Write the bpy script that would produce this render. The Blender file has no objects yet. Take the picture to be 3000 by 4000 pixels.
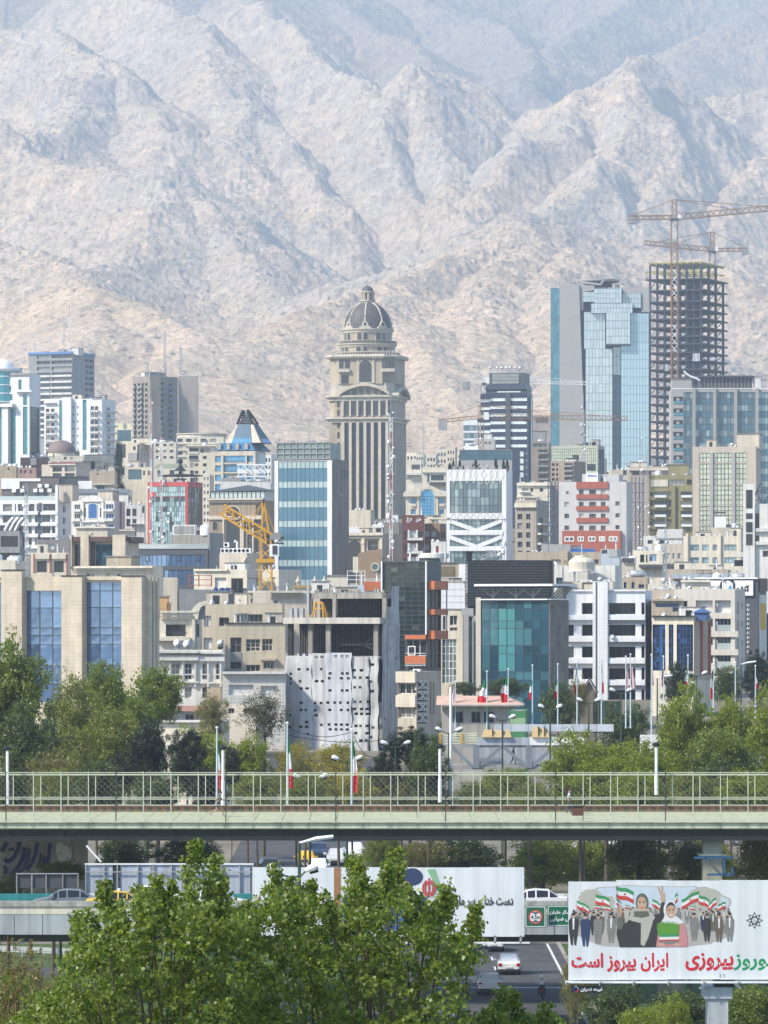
import bpy,math,random,unicodedata
import numpy as np
from mathutils import Vector,Matrix
SC=bpy.context.scene
COL=SC.collection
random.seed(7)
NP=np.random.default_rng(11)
R=math.radians
# camera
F,YH,ZC=19000.0,2450.0,26.0
cam=bpy.data.cameras.new('camera')
cam.sensor_fit='HORIZONTAL'
cam.sensor_width=36.0
cam.lens=36.0*F/3000.0
cam.shift_y=(YH-2000.0)/3000.0
cam.clip_start=1.0
cam.clip_end=30000.0
camo=bpy.data.objects.new('camera',cam)
camo.location=(0,0,ZC)
camo.rotation_euler=(R(90),0,0)
COL.objects.link(camo)
SC.camera=camo
# sky, sun, exposure
SUN_EL,SUN_AZ=42.0,240.0
world=bpy.data.worlds.new('World')
SC.world=world
world.use_nodes=True
wn=world.node_tree
bg=wn.nodes['Background']
sky=wn.nodes.new('ShaderNodeTexSky')
sky.sky_type='NISHITA'
sky.sun_disc=False
sky.sun_elevation=R(SUN_EL)
sky.sun_rotation=R(SUN_AZ)
sky.altitude=1400
sky.dust_density=1.5
wn.links.new(sky.outputs[0],bg.inputs[0])
bg.inputs[1].default_value=0.15
sl=bpy.data.lights.new('sun','SUN')
sl.energy=3.9
sl.angle=R(5)
sl.color=(1.0,0.92,0.79)
so=bpy.data.objects.new('sun',sl)
sd=Vector((math.sin(R(SUN_AZ))*math.cos(R(SUN_EL)),math.cos(R(SUN_AZ))*math.cos(R(SUN_EL)),math.sin(R(SUN_EL))))
so.rotation_euler=sd.to_track_quat('Z','Y').to_euler()
so.location=(0,0,500)
COL.objects.link(so)
SC.view_settings.view_transform='Standard'
SC.view_settings.look='None'
SC.view_settings.gamma=1.0
SC.view_settings.use_curve_mapping=False
SC.view_settings.exposure=0.98
cy=SC.cycles
cy.max_bounces=5
cy.diffuse_bounces=2
cy.glossy_bounces=2
cy.transmission_bounces=4
cy.transparent_max_bounces=6
cy.volume_bounces=0
cy.use_denoising=True
cy.sample_clamp_indirect=4.0
HAZE_DENSITY=1.2e-4
HAZE_COLOR=(0.665,0.81,0.975)
# pixels of the photo -> metres
def P(px,py,D):
 return Vector(((px-1500.0)*D/F,D,ZC+(YH-py)*D/F))
VW={'A':(0,1100,.60277),'B':(1000,1100,.60277),'C':(2000,700,.60277),'D':(2000,1500,.60277),'E':(0,1900,.60277),'F':(1000,1900,.60277),'G':(2000,2200,.60277),'H':(0,2700,.60277),'I':(1000,2700,.60277),'J':(2000,3100,.60277),'K':(0,3300,.60277),'L':(1000,3300,.72333),'a':(0,1600,.36166),'b':(550,1650,.36166),'c':(1300,1700,.36166),'d':(1750,1400,.36166),'e':(2400,2150,.36166),'f':(2000,2050,.36166),'g':(2200,3400,.48222),'h':(1700,2650,.42194),'p':(0,0,1.0)}
VIEW=VW['p']
def V(k):
 global VIEW
 VIEW=VW[k]
def X(x):return VIEW[0]+x*VIEW[2]
def Y(y):return VIEW[1]+y*VIEW[2]
def Q(x,y,D):return P(X(x),Y(y),D)
GP=[(-3500,-1),(-200,0),(405,0),(425,4.6),(500,5.2),(620,11),(800,17),(1000,26),(1300,42),(1700,62),(2200,85),(2800,112),(3400,132),(4300,178)]
def ground(y):
 return float(np.interp(y,[a for a,b in GP],[b for a,b in GP]))
 # object helpers
def put(o,parent=None):
 COL.objects.link(o)
 if parent is not None:
  o.parent=parent
 return o
def tag(o,label=None,cat=None,group=None,kind=None):
 if label:o['label']=label
 if cat:o['category']=cat
 if group:o['group']=group
 if kind:o['kind']=kind
 return o
def empty(name,loc=(0,0,0),rz=0.0,label=None,cat=None,group=None):
 o=bpy.data.objects.new(name,None)
 o.location=loc
 o.rotation_euler=(0,0,rz)
 o.empty_display_size=0.5
 put(o)
 return tag(o,label,cat,group)
class MB:
 def __init__(s):
  s.v,s.f,s.m=[],[],[]
 def face(s,pts,m=0):
  n=len(s.v)
  s.v.extend([tuple(p) for p in pts])
  s.f.append(tuple(range(n,n+len(pts))))
  s.m.append(m)
 def hexa(s,c,m=0):
  n=len(s.v)
  s.v.extend([tuple(p) for p in c])
  for q in((0,3,2,1),(4,5,6,7),(0,1,5,4),(1,2,6,5),(2,3,7,6),(3,0,4,7)):
   s.f.append(tuple(n+i for i in q))
   s.m.append(m)
 def box(s,x0,y0,z0,x1,y1,z1,m=0):
  s.hexa([(x0,y0,z0),(x1,y0,z0),(x1,y1,z0),(x0,y1,z0),(x0,y0,z1),(x1,y0,z1),(x1,y1,z1),(x0,y1,z1)],m)
 def bar(s,a,b,w,h=None,m=0,up=(0,0,1)):
  a,b=Vector(a),Vector(b)
  d=b-a
  if d.length<1e-6:return
  d.normalize()
  u=Vector(up)
  if abs(d.dot(u))>.98:u=Vector((0,1,0))
  r=d.cross(u).normalized()*(w/2)
  t=r.cross(d).normalized()*((h or w)/2)
  s.hexa([a-r-t,a+r-t,a+r+t,a-r+t,b-r-t,b+r-t,b+r+t,b-r+t],m)
 def tube(s,pts,rad,n=8,m=0,cap=True):
  pts=[Vector(p) for p in pts]
  if not hasattr(rad,'__len__'):rad=[rad]*len(pts)
  base=len(s.v)
  for i,p in enumerate(pts):
   d=(pts[min(i+1,len(pts)-1)]-pts[max(i-1,0)]).normalized()
   u=Vector((0,0,1)) if abs(d.z)<.95 else Vector((0,1,0))
   a=d.cross(u).normalized()
   b=a.cross(d)
   for k in range(n):
    t=2*math.pi*k/n
    s.v.append(tuple(p+(a*math.cos(t)+b*math.sin(t))*rad[i]))
  for i in range(len(pts)-1):
   for k in range(n):
    q=base+i*n
    s.f.append((q+k,q+(k+1)%n,q+n+(k+1)%n,q+n+k))
    s.m.append(m)
  if cap:
   s.f.append(tuple(base+k for k in reversed(range(n))));s.m.append(m)
   s.f.append(tuple(base+(len(pts)-1)*n+k for k in range(n)));s.m.append(m)
 def lathe(s,prof,n=24,c=(0,0),m=0,a0=0.0,a1=2*math.pi):
  full=abs(a1-a0-2*math.pi)<1e-6
  k=n if full else n+1
  base=len(s.v)
  for r,z in prof:
   for i in range(k):
    t=a0+(a1-a0)*i/n
    s.v.append((c[0]+r*math.cos(t),c[1]+r*math.sin(t),z))
  for j in range(len(prof)-1):
   for i in range(n):
    i2=(i+1)%k
    q=base+j*k
    s.f.append((q+i,q+i2,q+k+i2,q+k+i));s.m.append(m)
  if full and prof[-1][0]>.01:
   s.f.append(tuple(base+(len(prof)-1)*k+i for i in range(k)));s.m.append(m)
 def prism(s,poly,z0,z1,m=0,top=1.0,c=None):
  if c is None:
   c=(sum(p[0] for p in poly)/len(poly),sum(p[1] for p in poly)/len(poly))
  b=len(s.v);n=len(poly)
  for x,y in poly:s.v.append((x,y,z0))
  for x,y in poly:s.v.append((c[0]+(x-c[0])*top,c[1]+(y-c[1])*top,z1))
  for i in range(n):
   s.f.append((b+i,b+(i+1)%n,b+n+(i+1)%n,b+n+i));s.m.append(m)
  s.f.append(tuple(b+i for i in reversed(range(n))));s.m.append(m)
  s.f.append(tuple(b+n+i for i in range(n)));s.m.append(m)
 def plate(s,poly,y0,y1,m=0):
  b=len(s.v);n=len(poly)
  for x,z in poly:s.v.append((x,y0,z))
  for x,z in poly:s.v.append((x,y1,z))
  for i in range(n):
   s.f.append((b+i,b+(i+1)%n,b+n+(i+1)%n,b+n+i));s.m.append(m)
  s.f.append(tuple(b+i for i in range(n)));s.m.append(m)
  s.f.append(tuple(b+n+i for i in reversed(range(n))));s.m.append(m)
 def sphere(s,c,r,n=12,m=0,sz=1.0):
  prof=[(r*math.cos(t),c[2]+r*sz*math.sin(t)) for t in[(-.5+i/(n//2))*math.pi for i in range(n//2+1)]]
  s.lathe([(max(a,.001),z) for a,z in prof],n,(c[0],c[1]),m)
 def mesh(s,name,mats,smooth=False):
  me=bpy.data.meshes.new(name)
  me.from_pydata(s.v,[],s.f)
  for k in(mats if isinstance(mats,(list,tuple)) else[mats]):me.materials.append(k)
  if len(set(s.m))>1 or(s.m and s.m[0]):
   me.polygons.foreach_set('material_index',s.m)
  if smooth:
   me.polygons.foreach_set('use_smooth',[True]*len(me.polygons))
  me.update()
  return me
 def build(s,name,mats,parent=None,loc=None,rz=None,smooth=False,label=None,cat=None,group=None,kind=None):
  o=bpy.data.objects.new(name,s.mesh(name,mats,smooth))
  if loc is not None:o.location=loc
  if rz is not None:o.rotation_euler=(0,0,rz)
  put(o,parent)
  return tag(o,label,cat,group,kind)
def np_mesh(name,verts,faces,mats,smooth=False):
 me=bpy.data.meshes.new(name)
 verts=np.ascontiguousarray(verts,dtype=np.float32);faces=np.ascontiguousarray(faces,dtype=np.int32)
 n,k=faces.shape
 me.vertices.add(len(verts));me.vertices.foreach_set('co',verts.ravel())
 me.loops.add(n*k);me.loops.foreach_set('vertex_index',faces.ravel())
 me.polygons.add(n)
 me.polygons.foreach_set('loop_start',np.arange(0,n*k,k,dtype=np.int32))
 if smooth:me.polygons.foreach_set('use_smooth',np.ones(n,dtype=bool))
 for m in(mats if isinstance(mats,(list,tuple)) else[mats]):me.materials.append(m)
 me.update(calc_edges=True)
 return me
def copy_tree(o,parent=None):
 c=o.copy()
 COL.objects.link(c)
 c.parent=parent
 for ch in o.children:
  copy_tree(ch,c)
 return c
 # materials
def mat(name,col,rough=.85,var=.12,scale=.6,spec=.3,metal=0.0,bump=0.0,streak=0.0,rnd=0.0,joints=None,jcol=.75,light=None,transl=0.0):
 m=bpy.data.materials.new(name)
 m.use_nodes=True
 nt=m.node_tree;N=nt.nodes;L=nt.links
 b=N['Principled BSDF']
 b.inputs['Roughness'].default_value=rough
 b.inputs['Specular IOR Level'].default_value=spec
 b.inputs['Metallic'].default_value=metal
 tc=N.new('ShaderNodeTexCoord')
 rgb=N.new('ShaderNodeRGB');rgb.outputs[0].default_value=(*col,1)
 cur=rgb.outputs[0]
 def mult(fac_socket,lo,hi,cur):
  mr=N.new('ShaderNodeMapRange')
  mr.inputs[1].default_value,mr.inputs[2].default_value=lo[0],lo[1]
  mr.inputs[3].default_value,mr.inputs[4].default_value=hi[0],hi[1]
  L.new(fac_socket,mr.inputs[0])
  vm=N.new('ShaderNodeVectorMath');vm.operation='SCALE'
  L.new(cur,vm.inputs[0]);L.new(mr.outputs[0],vm.inputs['Scale'])
  return vm.outputs[0]
 if var:
  n=N.new('ShaderNodeTexNoise');n.inputs['Scale'].default_value=scale;n.inputs['Detail'].default_value=6;n.inputs['Roughness'].default_value=.65
  L.new(tc.outputs['Object'],n.inputs['Vector'])
  cur=mult(n.outputs[0],(.3,.7),(1-var,1+var),cur)
 if streak:
  mp=N.new('ShaderNodeMapping');mp.inputs['Scale'].default_value=(1.6,1.6,.08)
  L.new(tc.outputs['Object'],mp.inputs[0])
  n2=N.new('ShaderNodeTexNoise');n2.inputs['Scale'].default_value=1.0;n2.inputs['Detail'].default_value=5
  L.new(mp.outputs[0],n2.inputs['Vector'])
  cur=mult(n2.outputs[0],(.42,.68),(1.03,1-streak),cur)
 if joints:
  sx=N.new('ShaderNodeSeparateXYZ');L.new(tc.outputs['Object'],sx.inputs[0])
  ad=N.new('ShaderNodeMath');ad.operation='ADD';L.new(sx.outputs[0],ad.inputs[0]);L.new(sx.outputs[1],ad.inputs[1])
  outs=[]
  for sock,step in((ad.outputs[0],joints[0]),(sx.outputs[2],joints[1])):
   dv=N.new('ShaderNodeMath');dv.operation='DIVIDE';L.new(sock,dv.inputs[0]);dv.inputs[1].default_value=step
   fr=N.new('ShaderNodeMath');fr.operation='FRACT';L.new(dv.outputs[0],fr.inputs[0])
   lt=N.new('ShaderNodeMath');lt.operation='LESS_THAN';L.new(fr.outputs[0],lt.inputs[0]);lt.inputs[1].default_value=.07/step
   outs.append(lt.outputs[0])
  mx=N.new('ShaderNodeMath');mx.operation='MAXIMUM';L.new(outs[0],mx.inputs[0]);L.new(outs[1],mx.inputs[1])
  cur=mult(mx.outputs[0],(0,1),(1.0,jcol),cur)
 if rnd:
  oi=N.new('ShaderNodeObjectInfo')
  cur=mult(oi.outputs['Random'],(0,1),(1-rnd,1+rnd),cur)
 L.new(cur,b.inputs['Base Color'])
 if bump:
  n3=N.new('ShaderNodeTexNoise');n3.inputs['Scale'].default_value=scale*4;n3.inputs['Detail'].default_value=4
  L.new(tc.outputs['Object'],n3.inputs['Vector'])
  bp=N.new('ShaderNodeBump');bp.inputs['Strength'].default_value=bump;bp.inputs['Distance'].default_value=.1
  L.new(n3.outputs[0],bp.inputs['Height']);L.new(bp.outputs[0],b.inputs['Normal'])
 return m
def glass(name,col,metal=.6,rough=.06,rnd=.25,alt=None,altp=.25,wav=.02,wsc=.5):
 m=bpy.data.materials.new(name)
 m.use_nodes=True
 nt=m.node_tree;N=nt.nodes;L=nt.links
 b=N['Principled BSDF']
 b.inputs['Roughness'].default_value=rough
 b.inputs['Metallic'].default_value=metal
 b.inputs['Specular IOR Level'].default_value=.6
 oi=N.new('ShaderNodeObjectInfo')
 mr=N.new('ShaderNodeMapRange');mr.inputs[3].default_value=1-rnd;mr.inputs[4].default_value=1+rnd
 L.new(oi.outputs['Random'],mr.inputs[0])
 rgb=N.new('ShaderNodeRGB');rgb.outputs[0].default_value=(*col,1)
 cur=rgb.outputs[0]
 if alt:
  ml=N.new('ShaderNodeMath');ml.operation='MULTIPLY';ml.inputs[1].default_value=37.77;L.new(oi.outputs['Random'],ml.inputs[0])
  fr=N.new('ShaderNodeMath');fr.operation='FRACT';L.new(ml.outputs[0],fr.inputs[0])
  lt=N.new('ShaderNodeMath');lt.operation='LESS_THAN';lt.inputs[1].default_value=altp;L.new(fr.outputs[0],lt.inputs[0])
  mx=N.new('ShaderNodeMix');mx.data_type='RGBA'
  L.new(lt.outputs[0],mx.inputs['Factor']);L.new(cur,mx.inputs['A']);mx.inputs['B'].default_value=(*alt,1)
  cur=mx.outputs['Result']
 vm=N.new('ShaderNodeVectorMath');vm.operation='SCALE'
 L.new(cur,vm.inputs[0]);L.new(mr.outputs[0],vm.inputs['Scale'])
 L.new(vm.outputs[0],b.inputs['Base Color'])
 if wav:
  tc=N.new('ShaderNodeTexCoord')
  n3=N.new('ShaderNodeTexNoise');n3.inputs['Scale'].default_value=wsc;n3.inputs['Detail'].default_value=2
  L.new(tc.outputs['Object'],n3.inputs['Vector'])
  bp=N.new('ShaderNodeBump');bp.inputs['Strength'].default_value=.6;bp.inputs['Distance'].default_value=wav
  L.new(n3.outputs[0],bp.inputs['Height']);L.new(bp.outputs[0],b.inputs['Normal'])
 return m
def leafmat(name,c1,c2,transl=.35):
 m=bpy.data.materials.new(name)
 m.use_nodes=True
 nt=m.node_tree;N=nt.nodes;L=nt.links
 out=N['Material Output'];b=N['Principled BSDF']
 b.inputs['Roughness'].default_value=.4
 b.inputs['Specular IOR Level'].default_value=.5
 ge=N.new('ShaderNodeNewGeometry')
 cr=N.new('ShaderNodeMix');cr.data_type='RGBA'
 L.new(ge.outputs['Random Per Island'],cr.inputs['Factor'])
 cr.inputs['A'].default_value=(*c1,1);cr.inputs['B'].default_value=(*c2,1)
 L.new(cr.outputs['Result'],b.inputs['Base Color'])
 t=N.new('ShaderNodeBsdfTranslucent')
 hs=N.new('ShaderNodeHueSaturation');hs.inputs['Value'].default_value=1.3;hs.inputs['Saturation'].default_value=1.15
 L.new(cr.outputs['Result'],hs.inputs['Color']);L.new(hs.outputs[0],t.inputs['Color'])
 mx=N.new('ShaderNodeMixShader');mx.inputs[0].default_value=transl
 L.new(b.outputs[0],mx.inputs[1]);L.new(t.outputs[0],mx.inputs[2]);L.new(mx.outputs[0],out.inputs['Surface'])
 return m
def haze_box(x0,x1,y0,y1,z0,z1):
 m=bpy.data.materials.new('haze')
 m.use_nodes=True
 nt=m.node_tree
 nt.nodes.remove(nt.nodes['Principled BSDF'])
 v=nt.nodes.new('ShaderNodeVolumePrincipled')
 v.inputs['Color'].default_value=(*HAZE_COLOR,1)
 v.inputs['Density'].default_value=HAZE_DENSITY
 v.inputs['Anisotropy'].default_value=0.0
 nt.links.new(v.outputs[0],nt.nodes['Material Output'].inputs['Volume'])
 b=MB();b.box(x0,y0,z0,x1,y1,z1)
 b.build('haze',m,kind='stuff')
 # lettering
ARAB={}
for cp in list(range(0xFB50,0xFDFF))+list(range(0xFE70,0xFEFD)):
 d=unicodedata.decomposition(chr(cp)).split()
 if len(d)==2 and d[0] in('<initial>','<medial>','<final>','<isolated>'):
  ARAB.setdefault(chr(int(d[1],16)),{})[d[0][1:4]]=chr(cp)
def shape(s):
 out=[]
 for i,c in enumerate(s):
  f=ARAB.get(c)
  if not f:
   out.append(c);continue
  pr=i>0 and 'ini' in ARAB.get(s[i-1],{})
  nx='ini' in f and i<len(s)-1 and 'fin' in ARAB.get(s[i+1],{})
  k='med' if pr and nx else 'fin' if pr else 'ini' if nx else 'iso'
  out.append(f.get(k,c))
 return ''.join(reversed(out))
def text_mesh(s,bold=0.0,extrude=0.0):
 c=bpy.data.curves.new('lettering','FONT')
 c.body=s;c.size=1.0;c.offset=bold;c.extrude=extrude;c.resolution_u=4
 o=bpy.data.objects.new('lettering',c)
 COL.objects.link(o)
 dg=bpy.context.evaluated_depsgraph_get()
 me=bpy.data.meshes.new_from_object(o.evaluated_get(dg))
 bpy.data.objects.remove(o)
 bpy.data.curves.remove(c)
 co=np.empty(len(me.vertices)*3,dtype=np.float32)
 me.vertices.foreach_get('co',co)
 return me,co.reshape(-1,3)
def lettering(s,x0,z0,x1,z1,y,m,parent,rz=None,bold=0.02,rot90=False,name='lettering',fa=True):
 me,co=text_mesh(shape(s) if fa else s,bold)
 if rot90:co=np.stack([-co[:,1],co[:,0],co[:,2]],1)
 lo,hi=co.min(0),co.max(0)
 q=np.zeros_like(co)
 q[:,0]=x0+(co[:,0]-lo[0])/max(hi[0]-lo[0],1e-6)*(x1-x0)
 q[:,2]=z0+(co[:,1]-lo[1])/max(hi[1]-lo[1],1e-6)*(z1-z0)
 par=list(range(len(co)))
 def find(i):
  while par[i]!=i:par[i]=par[par[i]];i=par[i]
  return i
 for e in me.edges:par[find(e.vertices[0])]=find(e.vertices[1])
 ids={}
 q[:,1]=[y-.0003*ids.setdefault(find(i),len(ids)) for i in range(len(co))]
 me.vertices.foreach_set('co',q.ravel())
 me.name=name
 me.materials.clear();me.materials.append(m)
 me.update()
 o=bpy.data.objects.new(name,me)
 put(o,parent)
 return o
 # ground and mountain
def pnoise(x,y,seed=0):
 r=np.random.default_rng(seed)
 perm=r.permutation(512)
 ang=r.random(512)*2*np.pi
 gx,gy=np.cos(ang),np.sin(ang)
 xi=np.floor(x).astype(np.int64);yi=np.floor(y).astype(np.int64)
 xf=x-xi;yf=y-yi
 u=xf*xf*xf*(xf*(xf*6-15)+10);v=yf*yf*yf*(yf*(yf*6-15)+10)
 def g(ix,iy,dx,dy):
  h=perm[(perm[ix&511]+iy)&511]
  return gx[h]*dx+gy[h]*dy
 a=g(xi,yi,xf,yf);b=g(xi+1,yi,xf-1,yf)
 c=g(xi,yi+1,xf,yf-1);d=g(xi+1,yi+1,xf-1,yf-1)
 return(a+u*(b-a))*(1-v)+(c+u*(d-c))*v
def fbm(x,y,wl,octs,seed=0,gain=.5,ridged=False):
 s=0;amp=1.0;f=1.0/wl
 w=1.0
 for o in range(octs):
  n=pnoise(x*f+13.7*o,y*f-7.3*o,seed+o)
  if ridged:
   n=(1-np.abs(n)*2.2)
   n=n*n*w
   w=np.clip(n*1.6,0,1)
   s=s+(n-.45)*amp
  else:
   s=s+n*amp
  amp*=gain;f*=2.03
 return s
RIDGES=[([(990,1435,3650),(1090,1335,3800),(1250,1240,3930),(1420,1165,4050),(1560,1090,4180),(1750,985,4350),(1900,895,4500),(2010,835,4650),(2090,845,4700)],.62),([(2090,845,4700),(2230,900,4750),(2400,960,4700),(2620,1000,4600),(2900,1060,4400)],.5),([(2010,835,4650),(1960,1000,4350),(1890,1200,4050),(1860,1420,3750)],.5),([(2090,845,4700),(2150,1040,4320),(2240,1250,3950),(2300,1450,3650)],.5),([(1560,1090,4180),(1600,1300,3850),(1640,1500,3600)],.45),([(2700,1100,4700),(2900,980,4900),(3200,900,5100)],.60),([(1050,1450,3600),(930,1375,3620),(800,1275,3650),(650,1195,3700),(450,1150,3800),(250,1085,3950),(0,955,4100),(-250,880,4200)],.55),([(450,1150,3800),(420,1350,3550),(380,1560,3350)],.4),([(800,1275,3650),(760,1450,3500),(700,1600,3350)],.4),([(1290,1040,5350),(1000,880,5300),(800,770,5300),(640,685,5330),(480,700,5350),(330,640,5450),(100,560,5600),(-200,450,5800)],.62),([(640,685,5330),(560,830,5100),(380,1000,4850),(200,1130,4600)],.5),([(640,685,5330),(830,880,5100),(1000,1060,4900),(1100,1200,4700)],.55),([(1380,960,5450),(1300,850,5550),(1180,690,5680),(1060,520,5800),(950,430,5900),(880,250,6100),(800,120,6400),(650,20,6700),(400,-120,7100)],.9),([(950,430,5900),(800,480,5750),(640,470,5750),(500,330,5950),(370,190,6100),(240,130,6250),(60,110,6400),(-300,60,6500)],.85),([(370,190,6100),(330,350,5900),(240,480,5750),(60,620,5600)],.8),([(1590,980,5450),(1570,850,5550),(1510,680,5680),(1480,540,5780),(1540,400,5900),(1640,215,6050),(1760,330,6250),(1900,440,6400)],1.0),([(1540,400,5900),(1430,360,5950),(1320,300,6100),(1230,190,6350),(1080,60,6700),(900,-100,7100)],.9),([(1640,215,6050),(1680,480,5850),(1720,700,5650),(1760,840,5500)],.95),([(1850,880,5400),(1880,740,5550),(1990,590,5700),(2100,500,5800),(2250,370,5950),(2380,255,6050),(2460,200,6100),(2560,290,6150),(2720,340,6200),(3000,370,6250),(3300,330,6350)],.8),([(2460,200,6100),(2420,420,5850),(2330,610,5630),(2250,780,5400)],.8),([(2720,340,6200),(2640,520,5950),(2560,720,5650),(2480,900,5400)],.7),([(3000,370,6250),(2950,620,5950),(2850,850,5600)],.65),([(1300,20,7900),(1500,130,7700),(1700,240,7500),(1880,380,7250)],.6),([(1200,-60,8300),(1560,-20,8250),(1850,60,8100),(2010,160,7850),(2060,320,7450)],.6),([(2700,-130,8700),(2500,-30,8500),(2300,60,8250),(2150,170,7900),(2090,330,7500)],.6),([(3200,0,8200),(2900,60,7950),(2650,180,7700)],.55),([(-300,-60,7800),(100,-80,7700),(500,-100,7700),(900,-110,7800)],.6),([(900,-110,7800),(1500,-120,8600),(1700,-130,8850),(2400,-130,8900),(3300,-130,8900)],.6),]
KM=1.3
def mountain_height(x,y):
 return 26+KM*(relief(x/KM,y/KM)-26)
def relief(x,y):
 base=np.interp(y,[3000,3400,4000,5000,6000,7000,8000,9000],[125,145,170,240,370,600,850,1230])
 wx=x+45*fbm(x,y,420,3,5);wy=y+80*fbm(x,y,420,3,9)
 wx=wx+16*fbm(x,y,90,3,21);wy=wy+16*fbm(x,y,90,3,25)
 h=base.copy()
 flank=1+.35*fbm(x,y,500,3,33)
 for pts,k in RIDGES:
  w=[P(*p) for p in pts]
  best=np.full(x.shape,-1e9)
  for a,b in zip(w,w[1:]):
   dx,dy=b.x-a.x,b.y-a.y
   l2=dx*dx+dy*dy
   t=np.clip(((wx-a.x)*dx+(wy-a.y)*dy)/l2,0,1)
   d=np.hypot(wx-(a.x+t*dx),wy-(a.y+t*dy))
   hr=a.z+t*(b.z-a.z)
   best=np.maximum(best,hr-k*flank*(np.sqrt(d*d+100)-10))
  s=10.0
  m=np.maximum(h,best)
  h=m+s*np.log1p(np.exp(-np.abs(h-best)/s))-s*.69*np.exp(-np.abs(h-best)/s)
 amt=np.clip((y-3300)/900,.12,1)
 rock=.25+.75*np.clip((y-4750)/600,0,1)
 far=1-.6*np.clip((y-6900)/500,0,1)
 rock=rock*far
 h=h+amt*(17*rock*fbm(wx,wy*.7,300,3,41,.5,True)+5.5*rock*fbm(wx*.9+wy*.35,wy*.6,105,4,51,.55,True)+2.8*fbm(x,y,34,4,61,.6,True)+2.0*fbm(x,y,9,2,71,.6,True))
 return h
def mountain_mat():
 m=bpy.data.materials.new('mountain_rock')
 m.use_nodes=True
 nt=m.node_tree;N=nt.nodes;L=nt.links
 b=N['Principled BSDF'];b.inputs['Roughness'].default_value=.95;b.inputs['Specular IOR Level'].default_value=.1
 tc=N.new('ShaderNodeTexCoord')
 def noise(scale,detail=6,rough=.6,dist=0.0):
  n=N.new('ShaderNodeTexNoise');n.inputs['Scale'].default_value=scale;n.inputs['Detail'].default_value=detail
  n.inputs['Roughness'].default_value=rough;n.inputs['Distortion'].default_value=dist
  L.new(tc.outputs['Object'],n.inputs['Vector']);return n.outputs[0]
 def ramp(sock,stops):
  r=N.new('ShaderNodeValToRGB');L.new(sock,r.inputs[0])
  e=r.color_ramp.elements
  e[0].position,e[0].color=stops[0][0],(*stops[0][1],1)
  e[1].position,e[1].color=stops[-1][0],(*stops[-1][1],1)
  for p,c in stops[1:-1]:
   k=e.new(p);k.color=(*c,1)
  return r.outputs[0]
 def mix(f,a,bb):
  x=N.new('ShaderNodeMix');x.data_type='RGBA';L.new(f,x.inputs['Factor']);L.new(a,x.inputs['A']);L.new(bb,x.inputs['B']);return x.outputs['Result']
 earth=ramp(noise(.006,8,.65,.6),[(.3,(.45,.35,.25)),(.5,(.67,.55,.40)),(.62,(.74,.58,.44)),(.75,(.82,.71,.55))])
 rockc=ramp(noise(.03,8,.7,.3),[(.3,(.30,.25,.20)),(.5,(.54,.46,.37)),(.7,(.68,.58,.48))])
 ge=N.new('ShaderNodeNewGeometry')
 sp=N.new('ShaderNodeSeparateXYZ');L.new(ge.outputs['True Normal'],sp.inputs[0])
 mr=N.new('ShaderNodeMapRange');mr.inputs[1].default_value=.86;mr.inputs[2].default_value=.60
 L.new(sp.outputs[2],mr.inputs[0])
 col=mix(mr.outputs[0],earth,rockc)
 sc=N.new('ShaderNodeMapRange');sc.inputs[1].default_value=.60;sc.inputs[2].default_value=.66;sc.inputs[4].default_value=.75
 L.new(noise(.12,3,.6),sc.inputs[0])
 dark=N.new('ShaderNodeRGB');dark.outputs[0].default_value=(.10,.10,.07,1)
 col=mix(sc.outputs[0],col,dark.outputs[0])
 sp2=N.new('ShaderNodeMapRange');sp2.inputs[1].default_value=.36;sp2.inputs[2].default_value=.62;sp2.inputs[3].default_value=.66;sp2.inputs[4].default_value=1.15
 L.new(noise(.075,5,.75,.8),sp2.inputs[0])
 vm=N.new('ShaderNodeVectorMath');vm.operation='SCALE';L.new(col,vm.inputs[0]);L.new(sp2.outputs[0],vm.inputs['Scale']);col=vm.outputs[0]  # dark speckle puts shadowed boulders into the rock colour
 bd=N.new('ShaderNodeMapRange');bd.inputs[1].default_value=.40;bd.inputs[2].default_value=.60
 L.new(noise(.0022,4,.55,1.2),bd.inputs[0])
 tint=N.new('ShaderNodeMix');tint.data_type='RGBA';L.new(bd.outputs[0],tint.inputs['Factor']);tint.inputs['A'].default_value=(.92,.93,.95,1);tint.inputs['B'].default_value=(1.12,1.04,.95,1)
 v3=N.new('ShaderNodeVectorMath');v3.operation='MULTIPLY';L.new(col,v3.inputs[0]);L.new(tint.outputs['Result'],v3.inputs[1]);col=v3.outputs[0]
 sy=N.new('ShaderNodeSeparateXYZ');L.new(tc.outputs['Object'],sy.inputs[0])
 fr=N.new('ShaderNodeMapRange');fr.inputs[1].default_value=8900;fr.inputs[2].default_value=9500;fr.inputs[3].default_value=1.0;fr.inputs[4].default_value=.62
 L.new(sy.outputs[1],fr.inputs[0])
 v2=N.new('ShaderNodeVectorMath');v2.operation='SCALE';L.new(col,v2.inputs[0]);L.new(fr.outputs[0],v2.inputs['Scale']);col=v2.outputs[0]  # far massif darkened in colour for its shade and darker rock
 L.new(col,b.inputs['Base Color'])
 bp=N.new('ShaderNodeBump');bp.inputs['Strength'].default_value=1.0;bp.inputs['Distance'].default_value=6.5
 L.new(noise(.09,7,.72,.5),bp.inputs['Height']);L.new(bp.outputs[0],b.inputs['Normal'])
 return m
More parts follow.
